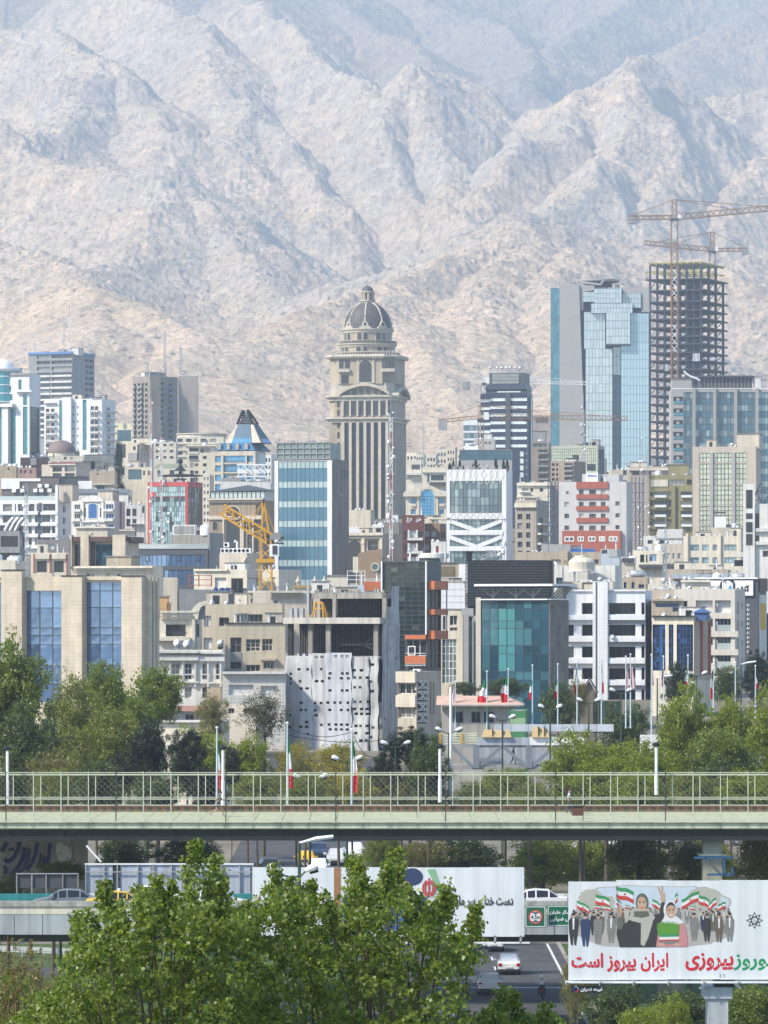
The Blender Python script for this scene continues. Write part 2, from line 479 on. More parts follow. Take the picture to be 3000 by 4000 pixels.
def build_land():
 nu,nd=660,1180
 u=np.linspace(-.102,.102,nu)
 t=np.linspace(0,1,nd)
 d=3250+(9050-3250)*(.35*t+.65*t**1.7)
 U,D=np.meshgrid(u,d)
 D=D*KM;x=U*D;y=D
 h=mountain_height(x,y)
 v=np.stack([x,y,h],-1).reshape(-1,3)
 i=np.arange(nu*nd).reshape(nd,nu)
 f=np.stack([i[:-1,:-1],i[:-1,1:],i[1:,1:],i[1:,:-1]],-1).reshape(-1,4)
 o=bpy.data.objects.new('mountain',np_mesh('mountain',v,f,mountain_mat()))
 put(o);tag(o,kind='structure')
 gm=mat('city_ground',(.17,.155,.12),.95,.35,.05,bump=.3)
 ys=np.concatenate([[-3500,-1500,-200,0],np.arange(100,640,10),np.arange(640,4260,60),[4300]])
 xs=np.concatenate([[-3500,-1500,-700],np.arange(-400,401,25),[700,1500,3500]])
 GX,GY=np.meshgrid(xs,ys)
 gz=np.interp(GY,[a for a,b in GP],[b for a,b in GP])-.05
 gz=gz
 v=np.stack([GX,GY,gz],-1).reshape(-1,3)
 i=np.arange(GX.size).reshape(GX.shape)
 f=np.stack([i[:-1,:-1],i[:-1,1:],i[1:,1:],i[1:,:-1]],-1).reshape(-1,4)
 o=bpy.data.objects.new('ground',np_mesh('ground',v,f,gm,True))
 put(o);tag(o,kind='structure')
 print('mountain top',h.max())
 return h.max()
TOP=build_land()
haze_box(-3700,3700,-3700,12200,-3,max(TOP,600)+20)
# materials of the city
STONE=mat('travertine',(.56,.49,.38),.8,.16,.5,joints=(1.1,.45),jcol=.88,streak=.12)
BEIGE=mat('beige_stone',(.55,.49,.40),.85,.14,.25,streak=.16,joints=(1.2,.6),jcol=.9)
CREAM=mat('cream_stone',(.64,.59,.48),.85,.12,.25,streak=.16)
TAN=mat('tan_plaster',(.44,.37,.28),.9,.14,.3,streak=.22)
OLIVE=mat('olive_plaster',(.28,.25,.13),.9,.12,.3,streak=.2)
WHITE=mat('white_cladding',(.70,.71,.72),.6,.06,.3,streak=.12,joints=(1.4,1.1),jcol=.88)
WPLAST=mat('white_plaster',(.66,.65,.61),.85,.1,.3,streak=.22)
GREYW=mat('grey_concrete',(.30,.30,.30),.9,.14,.3,streak=.25)
GREYP=mat('grey_panel',(.36,.35,.34),.6,.06,.2,joints=(3.2,3.2),jcol=.85)
BROWNG=mat('brown_grey_render',(.28,.25,.22),.9,.12,.2,streak=.22)
DARKG=mat('dark_grey_cladding',(.075,.08,.09),.5,.1,.3)
BLACK=mat('black_metal',(.02,.021,.024),.45,.1,1)
BROWN=mat('brown_panel',(.10,.06,.05),.6,.15,.5)
BRICKR=mat('dark_red_brick',(.15,.065,.055),.85,.2,1.5,joints=(.8,.3),jcol=.8)
BRICKB=mat('brown_brick',(.27,.17,.115),.85,.18,1.5,joints=(.8,.3),jcol=.85)
REDP=mat('red_panel',(.42,.075,.07),.5,.1,.4,rnd=.1)
TERRA=mat('terracotta_cladding',(.36,.11,.075),.8,.1,.5,streak=.12)
ORANGE=mat('orange_panel',(.50,.15,.06),.55,.1,.4,joints=(1.3,1.5),jcol=.8)
TOWER=mat('tower_limestone',(.40,.345,.26),.85,.13,.2,streak=.2,joints=(1.5,.8),jcol=.9)
TOWERD=mat('tower_limestone_trim',(.48,.44,.36),.85,.13,.3,streak=.2)
DOMEM=mat('dome_lead',(.10,.095,.095),.6,.15,.5,streak=.2)
CONC=mat('raw_concrete',(.33,.31,.28),.95,.22,.4,streak=.35,bump=.2)
ROOFM=mat('roof_felt',(.22,.21,.19),.95,.3,.4)
METAL=mat('galvanised_metal',(.45,.46,.47),.4,.15,1,metal=.5)
WMETAL=mat('white_metal',(.75,.76,.76),.45,.06,1,streak=.08)
YEL=mat('yellow_crane_paint',(.58,.31,.03),.5,.15,2)
RUSTY=mat('faded_crane_paint',(.26,.15,.08),.7,.15,1)
FRM=mat('window_frame_grey',(.20,.20,.20),.5,.1,1)
FRW=mat('window_frame_white',(.68,.68,.66),.5,.06,1)
FRD=mat('window_frame_dark',(.05,.05,.055),.5,.1,1)
MULL=mat('mullion_dark',(.06,.075,.085),.5,.1,1)
MULLB=mat('mullion_blue',(.10,.16,.20),.5,.1,1)
GWIN=glass('window_glass',(.05,.06,.07),.15,.08,.5,(.34,.33,.30),.3)
GDRK=glass('dark_glass',(.028,.032,.038),.25,.08,.35,wav=.02)
GBLU=glass('blue_glass',(.085,.185,.27),.5,.1,.10)
GBLP=glass('pale_spandrel_glass',(.40,.50,.50),.25,.2,.10)
GTEA=glass('teal_glass',(.03,.105,.15),.4,.08,.35,(.07,.20,.24),.3)
GTEL=glass('teal_strip_glass',(.07,.26,.30),.4,.12,.25)
GSKY=glass('sky_mirror_glass',(.15,.25,.44),.6,.05,.2,wav=.05,wsc=.25)
GGRN=glass('pale_green_mirror',(.30,.42,.45),.4,.1,.35,(.14,.20,.22),.2,wav=.01)
GCYN=glass('bright_blue_glass',(.10,.31,.53),.3,.1,.15)
GTOW=glass('tower_bronze_glass',(.055,.052,.052),.25,.15,.3)
GCUR=glass('silver_teal_glass',(.50,.57,.58),.3,.07,.10,wav=.03,wsc=.2)
GCU2=glass('light_blue_curtain_glass',(.40,.53,.60),.3,.07,.14,wav=.03,wsc=.2)
GSTR=glass('side_blue_glass',(.10,.25,.31),.5,.1,.22)
GSLT=glass('slate_blue_glass',(.08,.16,.21),.3,.09,.2)
GGRY=glass('grey_blue_glass',(.13,.18,.20),.3,.1,.22,(.26,.34,.36),.3)
GBLK=glass('black_green_glass',(.022,.035,.038),.35,.07,.4,(.07,.09,.08),.12)
GNAV=glass('navy_glass',(.015,.05,.16),.4,.08,.3,(.04,.14,.4),.1)
GLEM=glass('pale_yellow_green_glass',(.52,.54,.43),.4,.12,.12)
GCLR=glass('clear_balustrade',(.45,.52,.52),.3,.1,.1)
CURT=mat('white_curtain',(.62,.62,.60),.9,.1,1)
MESHES={}
# building kit
def u_of(px):return(X(px)-1500.0)/F
class Bld:
 def __init__(s,name,label,x0,xk,x1,yt,D,wall,th=16,left=False,dep=13,group=None,nick=None,cat='building',rec=.28,parapet=.7,roof=None,S=None,base=2.0,H=None,par_mat=None):
  s.D,s.wall_m,s.rec,s.par,s.roof_m=D,wall,rec,parapet,roof or ROOFM
  s.nick=nick or label
  s.left=left
  if xk==x1 and not left:th=0 if th==16 else th
  if xk==x0 and left:th=0 if th==16 else th
  u0,uk,u1=u_of(x0),u_of(xk),u_of(x1)
  t=R(th)
  if not left and x1>xk:
   w_=(u1-uk)*D
   d_=math.sin(t)-u1*math.cos(t)
   if d_<=0 or not 4<w_/d_<34:t=math.atan(u1)+math.asin(min(.9,w_/12))
  kx,ky=uk*D,D
  if not left:
   s.t=t
   s.L=(kx-u0*D)/(math.cos(t)+u0*math.sin(t))
   s.S=(u1*D-kx)/(math.sin(t)-u1*math.cos(t)) if x1>xk else dep
   s.ox,s.oy=kx-s.L*math.cos(t),D+s.L*math.sin(t)
  else:
   s.t=-t
   s.L=(u1*D-kx)/(math.cos(t)-u1*math.sin(t))
   s.S=(kx-u0*D)/(math.sin(t)+u0*math.cos(t)) if xk>x0 else dep
   s.ox,s.oy=kx,ky
  if S:s.S=S
  s.ca,s.sa=math.cos(s.t),math.sin(s.t)
  s.z0=ground(D)-base
  s.H=s.fz(yt)
  s.o=empty(name,(s.ox,s.oy,s.z0),-s.t,label,cat,group)
  s.hf,s.hs=[],[]
  s.nwin=0
 def fx(s,px):
  u=u_of(px)
  return(u*s.oy-s.ox)/(s.ca+u*s.sa)
 def fz(s,py):return ZC+(YH-Y(py))*s.D/F-s.z0
 def sx(s,px):
  u=u_of(px)
  rx,ry=(s.ox+s.L*s.ca,s.oy-s.L*s.sa) if not s.left else(s.ox,s.oy)
  return(u*ry-rx)/(s.sa-u*s.ca)
 def ax(s,px,face):return s.fx(px) if face=='f' else s.sx(px)
 def pt(s,face,a,z,out):
  if face=='f':return(a,-out,z)
  return(s.L+out,a,z) if not s.left else(-out,a,z)
 def w(s,x,y,z):
  return Vector((s.ox+x*s.ca+y*s.sa,s.oy-x*s.sa+y*s.ca,s.z0+z))
 def rect(s,x0,y0,x1,y1,face):
  a0,a1=s.ax(x0,face),s.ax(x1,face)
  if a0>a1:a0,a1=a1,a0
  z0,z1=s.fz(y1),s.fz(y0)
  return a0,z0,a1,z1
 def lim(s,r,face):
  W=s.L if face=='f' else s.S
  return(max(r[0],.05),max(r[1],.05),min(r[2],W-.05),min(r[3],s.H-.1))
 def hole(s,r,face):
  (s.hf if face=='f' else s.hs).append(r)
 def place(s,o,face,a0,a1,z,out):
  if face=='f':o.location=(a0,-out,z)
  elif not s.left:
   o.location=(s.L+out,a0,z);o.rotation_euler=(0,0,R(90))
  else:
   o.location=(-out,a1,z);o.rotation_euler=(0,0,R(-90))
  put(o,s.o)
 def win(s,x0,y0,x1,y1,nx=2,nz=1,face='f',g=None,fr=None,fw=.08,hole=True,name='window',out=0.0):
  g=g or GWIN;fr=fr or FRM
  r=s.rect(x0,y0,x1,y1,face)
  if hole:r=s.lim(r,face)
  w,h=round((r[2]-r[0])*10)/10,round((r[3]-r[1])*10)/10
  if w<.2 or h<.2:return
  r=(r[0],r[1],r[0]+w,r[1]+h)
  if hole:s.hole(r,face)
  key=(w,h,nx,nz,g.name,fr.name,fw)
  if key not in MESHES:
   b=MB()
   t=.07
   b.box(0,0,0,w,t,fw);b.box(0,0,h-fw,w,t,h)
   b.box(0,0,fw,fw,t,h-fw);b.box(w-fw,0,fw,w,t,h-fw)
   for i in range(1,nx):
    x=w*i/nx
    b.box(x-fw/2,.002,fw,x+fw/2,t-.002,h-fw)
   for i in range(1,nz):
    z=h*i/nz
    b.box(fw,.004,z-fw/2,w-fw,t-.004,z+fw/2)
   p=MB()
   p.box(fw*.5,.025,fw*.5,w-fw*.5,.045,h-fw*.5)
   MESHES[key]=(b.mesh(name,fr),p.mesh('pane',g))
  bm,pm=MESHES[key]
  o=bpy.data.objects.new(name,bm)
  s.place(o,face,r[0],r[2],r[1],out if not hole else-(s.rec-.08))
  po=bpy.data.objects.new('pane',pm)
  put(po,o)
  s.nwin+=1
  return o
 def wins(s,xs,ys,**k):
  for(a,b) in xs:
   for(c,d) in ys:
    s.win(a,c,b,d,**k)
 def curtain(s,x0,y0,x1,y1,nx,nz,g,fr=None,face='f',gap=.09,hole=True,rows=None,out=0.0,cols=None,sub=.05,skip=None):
  fr=fr or MULL
  r=s.lim(s.rect(x0,y0,x1,y1,face),face)
  if hole:s.hole(r,face)
  W,H=r[2]-r[0],r[3]-r[1]
  rows=rows or[1]*nz;cols=cols or[1]*nx
  nz,nx=len(rows),len(cols)
  base=-(s.rec-.17) if hole else out
  fb=MB()
  sr,scl=sum(rows),sum(cols)
  zs=[H-H*sum(rows[:j])/sr for j in range(nz+1)]
  xs=[W*sum(cols[:i])/scl for i in range(nx+1)]
  fb.box(0,.10,0,W,.14,H)
  for z in zs:fb.box(0,0,max(z-gap/2,0),W,.1,min(z+gap/2,H))
  for x in xs:fb.box(max(x-gap/2,0),-.012,0.002,min(x+gap/2,W),.098,H-.002)
  o=bpy.data.objects.new('mullion_frame',fb.mesh('mullion_frame',fr))
  s.place(o,face,r[0],r[2],r[1],base)
  total=nx*nz
  extra={}
  for j in range(nz):
   for i in range(nx):
    m=g(i,j) if callable(g) and not isinstance(g,bpy.types.Material) else g
    if m is None:continue
    w,h=xs[i+1]-xs[i]-gap*.8,zs[j]-zs[j+1]-gap*.8
    px,pz=xs[i]+gap*.4,zs[j+1]+gap*.4
    s.npane=getattr(s,'npane',0)+1
    if s.npane>290:
     mb,ms=extra.setdefault('x',(MB(),[]))
     if m not in ms:ms.append(m)
     mb.box(px,sub,pz,px+w,sub+.03,pz+h,ms.index(m))
     continue
    key=('pane',round(w,2),round(h,2),sub,m.name)
    if key not in MESHES:
     b=MB();b.box(0,sub,0,round(w,2),sub+.03,round(h,2));MESHES[key]=b.mesh('pane',m)
    p=bpy.data.objects.new('pane',MESHES[key])
    p.location=(px,0,pz)
    put(p,o)
  for mb,ms in extra.values():
   mb.build('panes',ms,o,kind='stuff')
  return o
 def box(s,name,m,x0,y0,x1,y1,o0,o1,face='f',label=None):
  r=s.rect(x0,y0,x1,y1,face)
  b=MB()
  c=[s.pt(face,r[0],r[1],o1),s.pt(face,r[2],r[1],o1),s.pt(face,r[2],r[1],o0),s.pt(face,r[0],r[1],o0)]
  c2=[(p[0],p[1],r[3]) for p in c]
  b.hexa(c+c2)
  return b.build(name,m,s.o,label=label)
 def arch(s,x0,y0,x1,y1,g,fr=None,out=.12,flat=.5,nx=2,nz=3,face='f',name='arched_window'):
  fr=fr or FRD
  r=s.rect(x0,y0,x1,y1,face)
  w,h=r[2]-r[0],r[3]-r[1]
  rise=min(w/2,h*.6) if flat==.5 else h*flat
  def outline(e):
   pts=[(-e,-e),(w+e,-e),(w+e,h-rise)]
   for k in range(1,12):
    t=math.pi*k/12
    pts.append((w/2+(w/2+e)*math.cos(t),h-rise+(rise+e)*math.sin(t)))
   pts.append((-e,h-rise))
   return pts
  b=MB()
  e=max(.12,w*.07)
  b.plate(outline(e),-.05,.2)
  fo=bpy.data.objects.new(name,b.mesh(name,fr))
  s.place(fo,face,r[0],r[2],r[1],out)
  p=MB();p.plate(outline(0),-.075,-.052);p.build('pane',g,fo)
  mb=MB()
  for i in range(1,nx):mb.box(w*i/nx-.04,-.10,0,w*i/nx+.04,-.077,h-rise*.35)
  for j in range(1,nz):mb.box(0,-.098,(h-rise)*j/(nz-1)-.04,w,-.0772,(h-rise)*j/(nz-1)+.04)
  mb.build('glazing_bars',FRD,fo)
  return fo
 def finish(s,walls=None):
  b=MB()
  hs={'f':s.hf,'s':s.hs}
  for face,W,holes in(('f',s.L,s.hf),('s',s.S,s.hs)):
   xs=sorted({0,W}|{round(v,4) for h in holes for v in(h[0],h[2])})
   zs=sorted({0,s.H}|{round(v,4) for h in holes for v in(h[1],h[3])})
   xs=[v for v in xs if 0<=v<=W];zs=[v for v in zs if 0<=v<=s.H]
   HR=np.zeros((len(xs)-1,len(zs)-1),bool)
   for h in holes:
    for i in range(len(xs)-1):
     if xs[i]>=h[0]-1e-3 and xs[i+1]<=h[2]+1e-3:
      for j in range(len(zs)-1):
       if zs[j]>=h[1]-1e-3 and zs[j+1]<=h[3]+1e-3:HR[i,j]=True
   for i in range(len(xs)-1):
    j=0
    while j<len(zs)-1:
     if HR[i,j]:j+=1;continue
     k=j
     while k<len(zs)-1 and not HR[i,k]:k+=1
     b.face([s.pt(face,xs[i],zs[j],0),s.pt(face,xs[i+1],zs[j],0),s.pt(face,xs[i+1],zs[k],0),s.pt(face,xs[i],zs[k],0)])
     j=k
   for(x0,z0,x1,z1) in holes:
    r=-s.rec
    for(p,q) in(((x0,z0),(x1,z0)),((x1,z0),(x1,z1)),((x1,z1),(x0,z1)),((x0,z1),(x0,z0))):
     b.face([s.pt(face,p[0],p[1],0),s.pt(face,q[0],q[1],0),s.pt(face,q[0],q[1],r),s.pt(face,p[0],p[1],r)])
    b.face([s.pt(face,x0,z0,r),s.pt(face,x1,z0,r),s.pt(face,x1,z1,r),s.pt(face,x0,z1,r)])
  L,S,H=s.L,s.S,s.H
  if not s.left:b.face([(0,S,0),(0,0,0),(0,0,H),(0,S,H)])
  else:b.face([(L,0,0),(L,S,0),(L,S,H),(L,0,H)])
  b.face([(L,S,0),(0,S,0),(0,S,H),(L,S,H)])
  t,zr=.28,H-s.par
  out=[(0,0),(L,0),(L,S),(0,S)];inn=[(t,t),(L-t,t),(L-t,S-t),(t,S-t)]
  for k in range(4):
   k2=(k+1)%4
   b.face([(*out[k],H),(*out[k2],H),(*inn[k2],H),(*inn[k],H)])
   b.face([(*inn[k],H),(*inn[k2],H),(*inn[k2],zr),(*inn[k],zr)])
  b.face([(*p,zr) for p in inn],1)
  b.build('wall',[s.wall_m,s.roof_m],s.o)
  return s
  # things standing on the roof
 def roof_pt(s,px,back=2.0):return s.fx(px),back,s.H-s.par
 def dish(s,px,back=1.5,r=.6,h=1.0,col=None,z=None):
  x,y,zz=s.roof_pt(px,back)
  return dish(s.w(x,y,zz if z is None else z),s.t,r,h,f'white satellite dish on {s.nick}',f'satellite dishes on the roof of {s.nick}')
 def ac(s,px,back=1.5,n=1,z=None):
  x,y,zz=s.roof_pt(px,back)
  for k in range(n):
   ac_unit(s.w(x+k*1.15,y,zz if z is None else z),s.t,f'white air conditioning unit on {s.nick}',f'air conditioners on the roof of {s.nick}')
 def tank(s,px,back=2.5,r=.8,h=1.6,lab='white',kind='v'):
  x,y,zz=s.roof_pt(px,back)
  water_tank(s.w(x,y,zz),s.t,r,h,kind,f'{lab} water tank on {s.nick}',f'water tanks on the roof of {s.nick}')
 def hut(s,x0,y0,x1,back=3.0,dep=4.0,m=None,nm='roof_hut',win=False):
  a0,a1=s.fx(x0),s.fx(x1)
  b=MB()
  z1=s.fz(y0)
  b.box(a0,back,s.H-s.par,a1,back+dep,z1)
  b.box(a0-.15,back-.15,z1,a1+.15,back+dep+.15,z1+.18,1)
  b.build(nm,[m or s.wall_m,ROOFM],s.o)
  if win:
   w=(a1-a0)
   b=MB();b.box(a0+w*.3,back-.06,s.H-s.par+.6,a0+w*.6,back-.01,z1-.5);b.build('roof_hut_window',GDRK,s.o)
 def mast(s,px,ytop,back=3.0,wd=.35,red=False,disc=0,lab=''):
  x,y,zz=s.roof_pt(px,back)
  lattice_mast(s.w(x,y,zz),s.fz(ytop)-zz,wd,s.t,f'{lab} {"red and white" if red else "grey"} lattice mast on {s.nick}'.strip(),f'antenna masts on {s.nick}',red,disc)
 def clutter(s,n,seed=1,kinds='dath'):
  rr=random.Random(seed)
  for k in range(min(2,int(s.L/6)) if s.D>640 and s.S>9 else 0):
   w,h=rr.uniform(1.8,3.6),rr.uniform(1.2,2.6);x=rr.uniform(.3,max(.4,s.L-w-.3));y=rr.uniform(4,5.5);m=rr.choice((CREAM,WPLAST,GREYP,BEIGE));z=s.H-s.par
   c=MB();c.box(x,y,z,x+w,y+2.6,z+h);c.box(x-.12,y-.12,z+h,x+w+.12,y+2.7,z+h+.14,1);c.box(x+w*.3,y-.04,z+h*.3,x+w*.6,y-.005,z+h*.8,2);c.build('roof_room',[m,ROOFM,GDRK],s.o)
  for i in range(n):
   x=rr.uniform(.06,.94)*s.L;k=rr.choice(kinds);y=rr.uniform(.8,min(4,s.S*.6));z=s.H-s.par
   if k=='d':dish(s.w(x,y,z),s.t+rr.uniform(-.4,.4),rr.uniform(.26,.46),rr.uniform(.7,1.6),f'white satellite dish on {s.nick}',f'satellite dishes on the roof of {s.nick}')
   elif k=='a':ac_unit(s.w(x,y,z),s.t,f'white air conditioning unit on {s.nick}',f'air conditioners on the roof of {s.nick}')
   elif k=='t':water_tank(s.w(x,y,z),s.t,rr.uniform(.5,.8),rr.uniform(1.2,1.8),rr.choice('vh'),f'pale water tank on {s.nick}',f'water tanks on the roof of {s.nick}')
   elif k=='h':chimney(s.w(x,y,z),s.t,rr.uniform(1.0,2.2),f'thin metal flue pipe on {s.nick}',f'flue pipes on the roof of {s.nick}')
PROTO={}
def proto(key,fn,loc,rz,label,group,sc=1.0):
 if key not in PROTO:
  o=fn()
  PROTO[key]=o
 else:
  o=copy_tree(PROTO[key])
 o.location=loc;o.rotation_euler=(0,0,-rz);o.scale=(sc,sc,sc)
 tag(o,label,None,group)
 return o
def dish(loc,rz,r,h,label,group):
 hb=round(h*2)/2
 def mk():
  o=empty('satellite_dish',cat='satellite dish')
  b=MB();b.tube([(0,0,0),(0,0,hb)],.05,6);b.tube([(0,0,.04),(.4,.3,.04)],.04,5);b.tube([(0,0,.04),(-.4,.3,.04)],.04,5);b.build('mast',METAL,o)
  d=MB()
  pr=[(max(.01,.6*k/5),.16*(k/5)**2) for k in range(6)]
  d.lathe(pr,16);d.lathe([(a,z+.02) for a,z in pr],16)
  me=d.mesh('reflector',WMETAL,True)
  me.transform(Matrix.Translation((0,-.05,hb+.1))@Matrix.Rotation(R(68),4,'X'))
  q=bpy.data.objects.new('reflector',me);put(q,o)
  f=MB();f.tube([(0,-.1,hb-.42),(0,-.62,hb+.25)],.025,5);f.box(-.06,-.7,hb+.2,.06,-.58,hb+.32);f.build('feed_arm',METAL,o)
  return o
 return proto(('dish',hb),mk,loc,rz,label,group,r/.6)
def ac_unit(loc,rz,label,group):
 def mk():
  o=empty('air_conditioner',cat='air conditioner')
  b=MB();b.box(-.5,0,.15,.5,.42,1.0);b.box(-.45,.05,0,-.35,.37,.15);b.box(.35,.05,0,.45,.37,.15);b.build('casing',WMETAL,o)
  g=MB();g.lathe([(.34,0),(.34,.03),(.29,.03),(.29,0)],16);g.lathe([(.001,.01),(.29,.01)],16,m=1)
  me=g.mesh('fan_grille',[METAL,BLACK]);me.transform(Matrix.Translation((-.08,0,.57))@Matrix.Rotation(R(90),4,'X'))
  q=bpy.data.objects.new('fan_grille',me);put(q,o)
  return o
 return proto('ac',mk,loc,rz,label,group,1.0)
def water_tank(loc,rz,r,h,kind,label,group):
 def mk():
  o=empty('water_tank',cat='water tank')
  b=MB()
  if kind=='v':
   b.lathe([(.7,.25),(.72,.5),(.70,.55),(.72,.9),(.70,.95),(.72,1.35),(.55,1.55),(.2,1.62),(.18,1.72),(.001,1.72)],18)
   b.build('tank_shell',WMETAL,o,smooth=True)
  else:
   pr=[(.001,-1),(.35,-1),(.55,-.88),(.6,-.8),(.6,.8),(.55,.88),(.35,1),(.001,1)]
   b.lathe(pr,16);me=b.mesh('tank_shell',METAL,True);me.transform(Matrix.Translation((0,0,.95))@Matrix.Rotation(R(90),4,'Y'))
   q=bpy.data.objects.new('tank_shell',me);put(q,o)
  f=MB()
  for sx in(-.5,.5):
   for sy in(-.4,.4):f.box(sx-.05,sy-.05,0,sx+.05,sy+.05,.45)
  f.build('tank_legs',METAL,o)
  return o
 return proto(('tank',kind),mk,loc,rz,label,group,r/.7)
def chimney(loc,rz,h,label,group):
 def mk():
  o=empty('flue_pipe',cat='flue pipe')
  b=MB();b.tube([(0,0,0),(0,0,1.5)],.1,8);b.build('pipe',WMETAL,o)
  b=MB();b.lathe([(.2,1.5),(.2,1.58),(.02,1.75)],8);b.build('cowl',METAL,o)
  return o
 return proto('flue',mk,loc,rz,label,group,h/1.5)
def lattice_mb(b,p0,p1,w,bay,t,m=0,tri=False,m2=None):
 p0,p1=Vector(p0),Vector(p1)
 d=(p1-p0);Ln=d.length;d.normalize()
 u=Vector((0,0,1)) if abs(d.z)<.7 else Vector((0,1,0))
 r=d.cross(u).normalized();q=r.cross(d)
 cs=[r*(w/2)+q*(w/2),-r*(w/2)+q*(w/2),-r*(w/2)-q*(w/2),r*(w/2)-q*(w/2)] if not tri else[r*(w/2)-q*(w/2),-r*(w/2)-q*(w/2),q*(w/2)]
 for c in cs:b.bar(p0+c,p1+c,t,m=m)
 n=max(2,int(Ln/bay))
 for k in range(n):
  a=p0+d*(Ln*k/n);e=p0+d*(Ln*(k+1)/n)
  mm=m2 if(m2 is not None and(k//4)%2) else m
  for i in range(len(cs)):
   j=(i+1)%len(cs)
   if k%2:b.bar(a+cs[i],e+cs[j],t*.7,m=mm)
   else:b.bar(a+cs[j],e+cs[i],t*.7,m=mm)
def lattice_mast(loc,h,w,rz,label,group,red=False,disc=0):
 o=empty('antenna_mast',loc,-rz,label,'antenna',group)
 b=MB()
 lattice_mb(b,(0,0,0),(0,0,h*.9),w,w*1.6,w*.14,0,True,1 if red else None)
 b.build('lattice_shaft',[METAL if not red else WMETAL,REDP],o)
 b=MB();b.tube([(0,0,h*.88),(0,0,h)],.05,6);b.build('whip_aerial',METAL,o)
 rr=random.Random(int(h*100))
 for k in range(disc):
  z=h*rr.uniform(.1,.92);s=rr.choice((-1,1));rd=rr.uniform(.2,.45)
  d=MB();d.lathe([(.001,0),(rd,0),(rd,.25),(rd*.7,.35),(.001,.38)],12)
  me=d.mesh('drum_antenna',WMETAL if rr.random()<.6 else METAL,True)
  me.transform(Matrix.Translation((s*(w/2+rd*.5),-.1,z))@Matrix.Rotation(rr.uniform(-1,1),4,'Z')@Matrix.Rotation(R(90),4,'X'))
  q=bpy.data.objects.new('drum_antenna',me);put(q,o)
 return o
def floors(y0,dy,n,h):
 return[(y0+dy*k,y0+dy*k+h) for k in range(n)]
def cols(x0,dx,n,w):
 return[(x0+dx*k,x0+dx*k+w) for k in range(n)]
 # far towers and the upper city, back to front
def windows_dark(i,j):return GWIN
# white curved tower with teal glass at the left edge (view A)
V('A')
b=Bld('apartment_tower','white stepped tower with teal glass strips and round columns at left edge',-60,190,262,592,1500,WHITE,th=18,nick='the white tower with teal glass strips',rec=.5)
b.curtain(-40,812,22,1180,3,16,GTEL,MULLB,gap=.12)
b.curtain(68,820,102,1180,2,16,GTEL,MULLB,gap=.12)
b.curtain(149,810,178,1120,2,13,GTEL,MULLB,gap=.12)
b.curtain(150,728,176,800,2,3,GTEL,MULLB,gap=.12)
b.curtain(50,728,82,768,2,2,GTEL,MULLB,gap=.12)
b.curtain(56,676,72,712,1,2,GTEL,MULLB,gap=.12)
b.curtain(119,634,140,700,2,3,GTEL,MULLB,gap=.12)
b.box('balcony',WHITE,-60,790,96,812,0,2.2)
b.box('balcony',WHITE,108,704,212,716,0,1.2)
b.box('roof_parapet',GREYW,48,590,190,606,0,.5)
b.curtain(206,700,222,1120,1,16,GSLT,MULL,face='s',gap=.15) if False else None
b.curtain(196,810,258,1120,4,12,GDRK,MULL,face='s',gap=.2)
b.box('round_column',WHITE,24,812,64,1200,.3,1.6)
c=MB();cx=b.fx(-10);zz=b.fz(780)
c.lathe([(4.6,zz),(4.6,b.fz(572))],24,(cx,2.6),0)
c.build('glass_drum',[GTEL],b.o)
c=MB()
for k in range(5):c.lathe([(4.72,zz+k*2.6),(4.72,zz+k*2.6+.35)],24,(cx,2.6))
c.lathe([(4.9,b.fz(580)),(5.3,b.fz(566)),(5.3,b.fz(560)),(3.8,b.fz(556))],24,(cx,2.6));c.build('drum_bands',WMETAL,b.o)
c=MB();c.lathe([(3.9*math.cos(t),b.fz(556)+2.9*math.sin(t)) for t in[k*math.pi/16 for k in range(8)]]+[(.02,b.fz(556)+2.9)],24,(cx,2.6));c.build('dome',WMETAL,b.o,smooth=True)
b.finish();b.clutter(4,3,'dh')
# tall slab with blue roof band
b=Bld('apartment_tower','tall pale concrete apartment slab with blue roof band and long balconies',185,468,612,466,2550,GREYW,th=24,nick='the slab with the blue roof band',rec=1.2)
blueb=mat('blue_roof_band',(.10,.22,.46),.6,.1,.3)
for k in range(14):
 y=470+k*38.5
 for(x0,x1) in((238,326),(334,466)):
  b.win(x0,y,x1,y+24,nx=4,nz=1,g=GWIN,fr=FRM,fw=.2)
  if k>2:b.box('balcony',WPLAST,x0-2,y+17,x1,y+30,-.2,.8)
for k in range(14):
 y=492+k*38
 for(x0,x1) in((552,574),(580,606)):
  b.win(x0,y,x1,y+20,nx=2,nz=1,face='s',g=GDRK,fr=FRM,fw=.2)
b.box('roof_band',blueb,183,453,468,467,-1,.6);b.box('roof_band',blueb,490,453,612,470,-1,.6,face='s')
b.hut(430,428,490,3,6,WPLAST);b.hut(360,436,385,3,5,GREYW)
b.finish()
for px,yt,red,lb in((212,375,0,'short left'),(399,190,0,'tall'),(437,108,1,'tallest'),(560,395,0,'short right')):b.mast(px,yt,3,1.0,bool(red),6,lb)
b.clutter(9,5,'dha')
